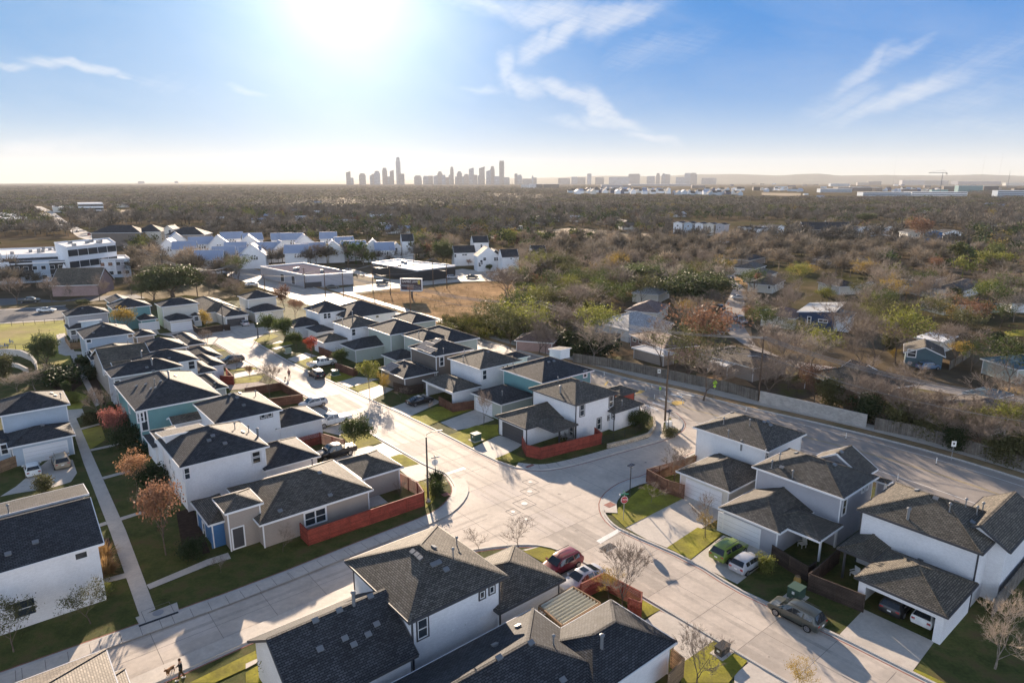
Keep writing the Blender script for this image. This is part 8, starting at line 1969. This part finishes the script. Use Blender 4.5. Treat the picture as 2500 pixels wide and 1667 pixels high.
# scattered small roofs in the woods, and the district on the right
r_ = random.Random(5); k = 0
sc = [('V2', 1180, 445), ('V2', 1300, 430), ('V2', 1020, 380), ('V2', 1170, 398), ('V2', 1360, 358), ('V2', 800, 355), ('V2', 790, 495), ('V2', 700, 400), ('V2', 920, 410), ('V2', 1270, 520), ('V2', 930, 485), ('V2', 1400, 555), ('V2', 1690, 400), ('V2', 230, 432), ('V2', 460, 378), ('V2', 660, 295), ('V2', 160, 478), ('V2', 510, 455),
      ('V3', 780, 450), ('V3', 560, 445), ('V3', 1240, 520), ('V3', 1700, 405), ('V4', 560, 185), ('V4', 680, 205), ('V4', 1060, 220), ('V4', 1560, 330), ('V4', 2060, 280), ('V4', 2180, 290), ('V4', 1560, 285), ('V4', 2290, 410), ('V4', 2080, 460), ('V4', 900, 440), ('V4', 840, 480), ('V1', 2000, 465), ('V1', 1130, 320), ('V4', 2240, 450)]
for i, (t, x, y_) in enumerate(sc):
    p = P(t, x, y_ + 6, 0); w_ = r_.uniform(10, 18); d_ = r_.uniform(8, 12); H_ = r_.uniform(3, 4)
    root = empty('far_house', (p.x, p.y, 0), R(r_.uniform(-15, 30)), 'small far house with pale roof among the trees, %d from a left-to-right count' % (i + 1) if False else '', 'house', 'far pale-roofed houses among trees')
    mb = MB(); mb.box((-w_ / 2, -d_ / 2, 0), (w_ / 2, d_ / 2, H_)); mb.build('wall', M[r_.choice(['cream_lap', 'white_lap', 'tan_lap'])], root)
    mb = MB(); z = H_; hh = d_ * .2; A0 = [(-w_ / 2 - .4, -d_ / 2 - .4, z), (w_ / 2 + .4, -d_ / 2 - .4, z), (w_ / 2 + .4, 0, z + hh), (-w_ / 2 - .4, 0, z + hh), (w_ / 2 + .4, d_ / 2 + .4, z), (-w_ / 2 - .4, d_ / 2 + .4, z)]
    mb.poly([A0[0], A0[1], A0[2], A0[3]]); mb.poly([A0[2], A0[4], A0[5], A0[3]]); mb.poly([A0[1], A0[4], A0[2]]); mb.poly([A0[5], A0[0], A0[3]]); mb.build('roof', M[r_.choice(['whiteroof', 'sh_tan', 'metalroof', 'whiteroof'])], root)
    sx = sorted(TILE[q[0]][0] + q[1] / TILE[q[0]][2] + i2 * 1e-4 for i2, q in enumerate(sc)); root['label'] = '%s small pale-roofed house from the left half hidden by far trees' % ordinal(sx.index(TILE[t][0] + x / TILE[t][2] + i * 1e-4) + 1)
# long buildings of the far right district: (tile, x0, x1, roof y, base y, wall, label)
far_b = [('V4', 680, 940, 140, 168, 'greyblue_lap', 'long low pale building at the left of the far district'), ('V4', 825, 1170, 128, 155, 'brown_lap', 'long school-like building with bright roof edge'), ('V4', 1030, 1420, 168, 198, 'greyblue_lap', 'long blue-white building nearest in the far district, left half'), ('V4', 1430, 1885, 166, 198, 'white_lap', 'long blue-white building nearest in the far district, right half'),
    ('V4', 765, 920, 97, 118, 'greyblue_lap', 'bluish mid-rise behind the school-like building'), ('V4', 985, 1080, 88, 110, 'tan_lap', 'tan mid-rise with dark roof'), ('V4', 1075, 1180, 78, 108, 'brown_lap', 'brown mid-rise with raised top'), ('V4', 1350, 1530, 70, 108, 'grey_lap', 'wide grey mid-rise left of the tower crane'), ('V4', 1530, 1730, 72, 108, 'tan_lap', 'tan mid-rise under the tower crane'),
    ('V4', 1690, 1810, 118, 160, 'brown_lap', 'brown apartment block right of the crane'), ('V4', 1810, 2010, 112, 165, 'teal_lap', 'teal and white apartment block'), ('V4', 2020, 2140, 115, 160, 'black_lap', 'dark apartment block at the right'), ('V4', 1810, 2160, 78, 105, 'navy_lap', 'long dark blue block behind the teal apartments'), ('V4', 2130, 2400, 155, 215, 'greyblue_lap', 'large plain grey-green building at the right edge'), ('V4', 2200, 2352, 90, 112, 'cream_lap', 'white-topped building at the far right'),
    ('V3', 410, 470, 112, 148, 'black_lap', 'dark block left of the new estate, first'), ('V3', 475, 545, 112, 148, 'black_lap', 'dark block left of the new estate, second'), ('V3', 545, 620, 112, 146, 'black_lap', 'dark block left of the new estate, third'), ('V3', 350, 410, 112, 148, 'white_lap', 'white block joined to the dark blocks'), ('V3', 270, 350, 120, 148, 'white_lap', 'pale low block leftmost in the new estate'),
    ('V3', 1010, 1200, 118, 148, 'grey_lap', 'grey garage-like building above the roofs'), ('V3', 1280, 1830, 112, 130, 'grey_lap', 'very long low hangar with pale roof'), ('V3', 1200, 1280, 122, 148, 'tan_lap', 'tan block left of the hangar'), ('V3', 1840, 1960, 125, 150, 'brown_lap', 'brown block right of the hangar')]
for t, x0, x1, yt, yb, w_, lb in far_b:
    b_ = P(t, (x0 + x1) / 2, yb, 0); H_ = ztop(b_, t, (x0 + x1) / 2, yt); a = P(t, x0, yb, 0); c = P(t, x1, yb, 0); W_ = (c - a).length; D_ = max(14, W_ * .25)
    root = empty('far_building', (b_.x, b_.y, 0), math.atan2((c - a).y, (c - a).x), lb, 'building', None)
    mb = MB(); mb.box((-W_ / 2, 0, 0), (W_ / 2, D_, H_)); mb.build('wall', M[w_], root); mb = MB(); mb.box((-W_ / 2 - .5, -.5, H_), (W_ / 2 + .5, D_ + .5, H_ + .8)); mb.build('roof', M['whiteroof'], root)
    nz = max(1, int(H_ / 3.6)); mb = MB()
    for q in range(nz): mb.box((-W_ / 2 + 1, -.12, H_ * (q + .35) / nz), (W_ / 2 - 1, -.02, H_ * (q + .75) / nz))
    mb.build('window_band', M['glass'], root)
r9 = random.Random(9)
for i in range(46):
    x = 1780 + 720 * (i + r9.random()) / 46; yb = r9.uniform(446, 470); b_ = P('F', x, yb, 0); W_ = r9.uniform(18, 60); H_ = r9.uniform(6, 15); D_ = r9.uniform(14, 24)
    root = empty('far_building', (b_.x, b_.y, 0), R(r9.uniform(-12, 25)), '%s building from the left scattered over the far right district' % ordinal(i + 1), 'building', 'scattered buildings of the far right district')
    mb = MB(); mb.box((-W_ / 2, 0, 0), (W_ / 2, D_, H_)); mb.build('wall', M[r9.choice(['greyblue_lap', 'navy_lap', 'tan_lap', 'brown_lap', 'cream_lap', 'teal_lap', 'black_lap', 'white_lap'])], root)
    mb = MB(); mb.box((-W_ / 2 - .4, -.4, H_), (W_ / 2 + .4, D_ + .4, H_ + .6)); mb.build('roof', M[r9.choice(['whiteroof', 'sh_dark', 'sh_dark', 'sh_brown'])], root)
# rows of small houses in the far district
k = 0
for t, x0, x1, y_, n, lb in (('V3', 700, 1640, 190, 26, 'front'), ('V3', 1660, 2300, 205, 16, 'front right'), ('V3', 860, 1640, 165, 18, 'back'), ('V3', 1960, 2330, 165, 8, 'far corner'), ('V4', 180, 530, 150, 9, 'rail line'), ('V4', 1180, 1420, 150, 6, 'white gabled'), ('V4', 1430, 1690, 150, 7, 'teal block')):
    for i in range(n):
        x = x0 + (x1 - x0) * (i + .5 + r_.uniform(-.2, .2)) / n; yy = y_ + r_.uniform(-6, 8); p = P(t, x, yy + 6, 0); w_ = r_.uniform(12, 20); d_ = r_.uniform(12, 16); H_ = r_.uniform(6, 9)
        root = empty('far_house', (p.x, p.y, 0), R(r_.choice([0, 90]) + r_.uniform(5, 15)), '%s house from the left in the distant estate, %s row' % (ordinal(i + 1), lb), 'house', 'distant estate houses, %s row' % lb)
        mb = MB(); mb.box((-w_ / 2, -d_ / 2, 0), (w_ / 2, d_ / 2, H_)); hh = d_ * .38
        for s_ in (-1, 1): mb.poly([(s_ * w_ / 2, -d_ / 2, H_), (s_ * w_ / 2, d_ / 2, H_), (s_ * w_ / 2, 0, H_ + hh)])
        mb.build('wall', M[r_.choice(['white_lap', 'greyblue_lap', 'cream_lap', 'navy_lap', 'white_lap'])], root)
        mb = MB(); mb.poly([(-w_ / 2, -d_ / 2 - .5, H_ - .2), (w_ / 2, -d_ / 2 - .5, H_ - .2), (w_ / 2, 0, H_ + hh + .1), (-w_ / 2, 0, H_ + hh + .1)]); mb.poly([(w_ / 2, 0, H_ + hh + .1), (w_ / 2, d_ / 2 + .5, H_ - .2), (-w_ / 2, d_ / 2 + .5, H_ - .2), (-w_ / 2, 0, H_ + hh + .1)]); mb.build('roof', M[r_.choice(['sh_dark', 'sh_dark', 'metalroof', 'sh_brown'])], root)
# ------------------------------------------------------------------ skyline
tow = mat('tower_glass', (.20, .25, .32), .35, .6, brick=(14.0, 9.0, 1.6, .35, .5), var=.1, vscale=.01)
tow2 = mat('tower_stone', (.30, .30, .31), .6, .4, brick=(12.0, 8.0, 2.2, .3, .4), var=.1, vscale=.01)
SKY_D = 7800.0
def tower(t, x0, x1, yt, label, kind='box', dist=SKY_D, i=0, mat_=None):
    d = ray(t, (x0 + x1) / 2, yt); kk = dist / Vector((d.x, d.y)).length; H_ = CAM_H + d.z * kk; p = Vector((d.x * kk, d.y * kk, 0))
    w_ = (x1 - x0) / TILE[t][2] * dist / F_PX * 1.0; root = empty('skyscraper' if kind != 'low' else 'city_building', (p.x, p.y, 0), math.atan2(-p.x, p.y) + 0.0, label, 'tower' if kind != 'low' else 'building', None)
    m_ = mat_ or (tow if i % 2 else tow2); D_ = max(20, w_ * .9); mb = MB()
    hb = H_ if kind in ('box', 'low') else H_ * .9
    mb.box((-w_ / 2, -D_ / 2, 0), (w_ / 2, D_ / 2, hb * .94)); mb.build('shaft', m_, root)
    c = MB()
    if kind == 'spike':
        for q in range(3): c.lathe([(w_ * (.42 - q * .12), hb * .94), (w_ * (.3 - q * .08), H_ * (.97 + q * .015)), (.5, H_ * (1.0 + .0 * q))], 4, (0, 0, 0))
    elif kind == 'step': c.box((-w_ * .38, -D_ * .38, hb * .94), (w_ * .38, D_ * .38, H_ * .97)); c.box((-w_ * .25, -D_ * .25, H_ * .97), (w_ * .25, D_ * .25, H_))
    elif kind == 'slope': 
        z0 = hb * .94; c.poly([(-w_ / 2, -D_ / 2, z0), (w_ / 2, -D_ / 2, z0), (w_ / 2, -D_ / 2, H_), (-w_ / 2, -D_ / 2, z0 + (H_ - z0) * .4)]); c.poly([(w_ / 2, D_ / 2, z0), (-w_ / 2, D_ / 2, z0), (-w_ / 2, D_ / 2, z0 + (H_ - z0) * .4), (w_ / 2, D_ / 2, H_)]); c.poly([(-w_ / 2, -D_ / 2, z0 + (H_ - z0) * .4), (w_ / 2, -D_ / 2, H_), (w_ / 2, D_ / 2, H_), (-w_ / 2, D_ / 2, z0 + (H_ - z0) * .4)]); c.poly([(w_ / 2, -D_ / 2, z0), (w_ / 2, D_ / 2, z0), (w_ / 2, D_ / 2, H_), (w_ / 2, -D_ / 2, H_)])
    else: c.box((-w_ * .44, -D_ * .44, hb * .94), (w_ * .44, D_ * .44, H_))
    c.build('crown', M['lead'] if kind == 'spike' else m_, root)
ordw = ['first', 'second', 'third', 'fourth', 'fifth', 'sixth', 'seventh', 'eighth', 'ninth', 'tenth', 'eleventh', 'twelfth', 'thirteenth', 'fourteenth', 'fifteenth', 'sixteenth', 'seventeenth', 'eighteenth', 'nineteenth', 'twentieth']
for g_, lst in (('left cluster', [(175, 215, 268, 'slope'), (214, 246, 330, 'box'), (300, 360, 288, 'step'), (402, 424, 308, 'box'), (420, 447, 293, 'box'), (443, 498, 265, 'step'), (520, 566, 235, 'step'), (563, 597, 318, 'box'), (594, 631, 255, 'slope'), (650, 692, 133, 'step'), (676, 732, 292, 'box')]),
        ('middle cluster', [(827, 897, 308, 'step'), (912, 962, 312, 'step'), (958, 1007, 312, 'box'), (1012, 1052, 306, 'slope'), (1050, 1097, 270, 'step'), (1094, 1126, 303, 'box'), (1124, 1160, 325, 'box'), (1157, 1176, 303, 'box'), (1171, 1204, 225, 'step'), (1218, 1240, 318, 'box'), (1236, 1284, 268, 'spike'), (1280, 1302, 318, 'box'), (1302, 1354, 295, 'step'), (1352, 1398, 233, 'slope')]),
        ('right cluster', [(1394, 1432, 303, 'box'), (1436, 1452, 308, 'box'), (1449, 1502, 224, 'slope'), (1516, 1560, 255, 'slope'), (1556, 1597, 220, 'step'), (1595, 1642, 315, 'box'), (1642, 1688, 168, 'box'), (1666, 1740, 326, 'low'), (1788, 1816, 290, 'box'), (1813, 1860, 302, 'step'), (1864, 1952, 340, 'low'), (1953, 1969, 308, 'spike'), (1966, 2000, 328, 'low')])):
    for i, (x0, x1, yt, kd) in enumerate(lst): tower('W', x0, x1, yt, '%s skyline building from the left in the %s' % (ordw[i], g_), kd, SKY_D + (i * 37 % 5) * 90 - 150, i)
for i, (x0, x1, yt, kd) in enumerate([(615, 720, 57, 'low'), (735, 790, 45, 'low'), (793, 862, 50, 'low'), (880, 918, 15, 'box'), (955, 1032, 50, 'low'), (1085, 1262, 46, 'low'), (1262, 1362, 18, 'box'), (1430, 1500, 38, 'box'), (1515, 1548, 12, 'step'), (1565, 1604, 14, 'spike'), (1600, 1642, 22, 'box'), (1778, 1826, 10, 'box'), (1822, 1888, 8, 'step'), (1698, 1780, 48, 'low'), (1938, 2060, 55, 'low')]):
    tower('V3', x0, x1, yt, '%s distant block from the left between downtown and the hills' % ordw[i], kd, 8600 + (i * 37 % 5) * 60, i)
# two lone blocks on the left ridge
for i, (x0, x1, yt) in enumerate([(1272, 1318, 85), (1605, 1632, 84)]): tower('V1', x0, x1, yt, 'lone block on the left horizon, %s one' % ('left' if i == 0 else 'right'), 'low', 11800, 1)
# tower crane and masts
def mast(t, x, yt, yb, label, w_=1.5, dist=3200, name='radio_mast'):
    d = ray(t, x, yt); kk = dist / Vector((d.x, d.y)).length; H_ = CAM_H + d.z * kk; root = empty(name, (d.x * kk, d.y * kk, 0), 0, label, name.replace('_', ' '), None)
    mb = MB(); mb.tube([(0, 0, 0), (0, 0, H_)], [w_, w_ * .4], 4); mb.build('lattice', M['lead'], root); return root, H_
cr, H_ = mast('V4', 1688, 0, 100, 'tower crane over the far district', 1.6, 2600, 'tower_crane')
mb = MB(); mb.bar((-46, 0, H_ - 3), (14, 0, H_ - 3), 1.6, 1.6); mb.build('jib', M['lead'], cr); mb = MB(); mb.box((10, -1.5, H_ - 8), (15, 1.5, H_ - 4)); mb.build('counterweight', M['kerb'], cr); mb = MB(); mb.bar((0, 0, H_ + 6), (-44, 0, H_ - 2), .4, .4); mb.bar((0, 0, H_ + 6), (13, 0, H_ - 2), .4, .4); mb.bar((0, 0, H_ - 2), (0, 0, H_ + 6), .8, .8) if False else None; mb.build('tie_bar', M['lead'], cr)
for x, yt, lb in ((2240, -10, 'lattice mast at the far right of the horizon'), (2180, -160, 'thin tall radio mast, rightmost of three'), (2035, -140, 'thin tall radio mast, middle of three'), (1310, -150, 'thin tall radio mast, leftmost of three')): mast('V4', x, yt, 60, lb, 1.6 if yt > -100 else .9, 9000 if yt < -100 else 4000)
for x, yt, lb in ((365, 172, 'pylon on the left horizon, first'), (755, 168, 'pylon on the left horizon, second'), (1105, 178, 'pylon on the left horizon, third')): mast('V1', x, yt, 240, lb, .8, 2400, 'pylon')
# ------------------------------------------------------------------ hills
def hills():
    prof = [(-900, 447), (0, 447.5), (300, 447), (560, 443), (700, 440.5), (840, 440), (1000, 440), (1300, 436), (1460, 431), (1600, 431.5), (1700, 428), (1800, 426.5), (1900, 430), (1990, 425.5), (2060, 430), (2200, 429), (2300, 430), (2400, 427.5), (2500, 431), (2900, 430), (3400, 434)]
    D = 12200.0; mb = MB(); n = 240; rows = 5; r_ = random.Random(2)
    def hz(px):
        for (a, ya), (b_, yb) in zip(prof, prof[1:]):
            if a <= px <= b_: t_ = (px - a) / (b_ - a); t_ = t_ * t_ * (3 - 2 * t_); return ya + (yb - ya) * t_
        return 445
    V = []
    for j in range(rows + 1):
        f = j / rows; dist = D - 2800 + 2800 * f
        for i in range(n + 1):
            px = -900 + 4300 * i / n; d = ray('F', px, 440); a = math.atan2(d.x, d.y)
            H_ = max(3.0, CAM_H + (HORIZON - hz(px)) / F_PX * D * 1.03); nz = math.sin(px * .031 + j) * .5 + math.sin(px * .083 + j * 2.1) * .3 + r_.uniform(-.1, .1)
            V.append((math.sin(a) * dist / math.cos(a) if False else dist * math.tan(a), dist, (H_ + nz * 6) * (f ** 1.3) - .5))
    mb.v = V
    for j in range(rows):
        for i in range(n): a = j * (n + 1) + i; mb.f.append((a, a + 1, a + n + 2, a + n + 1)); mb.m.append(0)
    struct('hills', mb, mat('hill_wood', (.07, .075, .05), .95, .1, .3, .004), uv=False)
hills()
# ------------------------------------------------------------------ air
def haze():
    mb = MB(); mb.box((-11000, -60, -1.2), (11000, 12600, 420)); 
    m = bpy.data.materials.new('haze_air'); m.use_nodes = True; nt = m.node_tree; nt.nodes.clear(); o = nt.nodes.new('ShaderNodeOutputMaterial'); v = nt.nodes.new('ShaderNodeVolumePrincipled')
    v.inputs['Color'].default_value = (.82, .85, .90, 1); v.inputs['Density'].default_value = HAZE; v.inputs['Anisotropy'].default_value = .18
    nt.links.new(v.outputs[0], o.inputs['Volume'])
    ob = mb.build('haze', m, uv=False); ob['kind'] = 'stuff'; ob['label'] = 'pale haze in the air towards the city'
HAZE = 4.2e-5
haze()
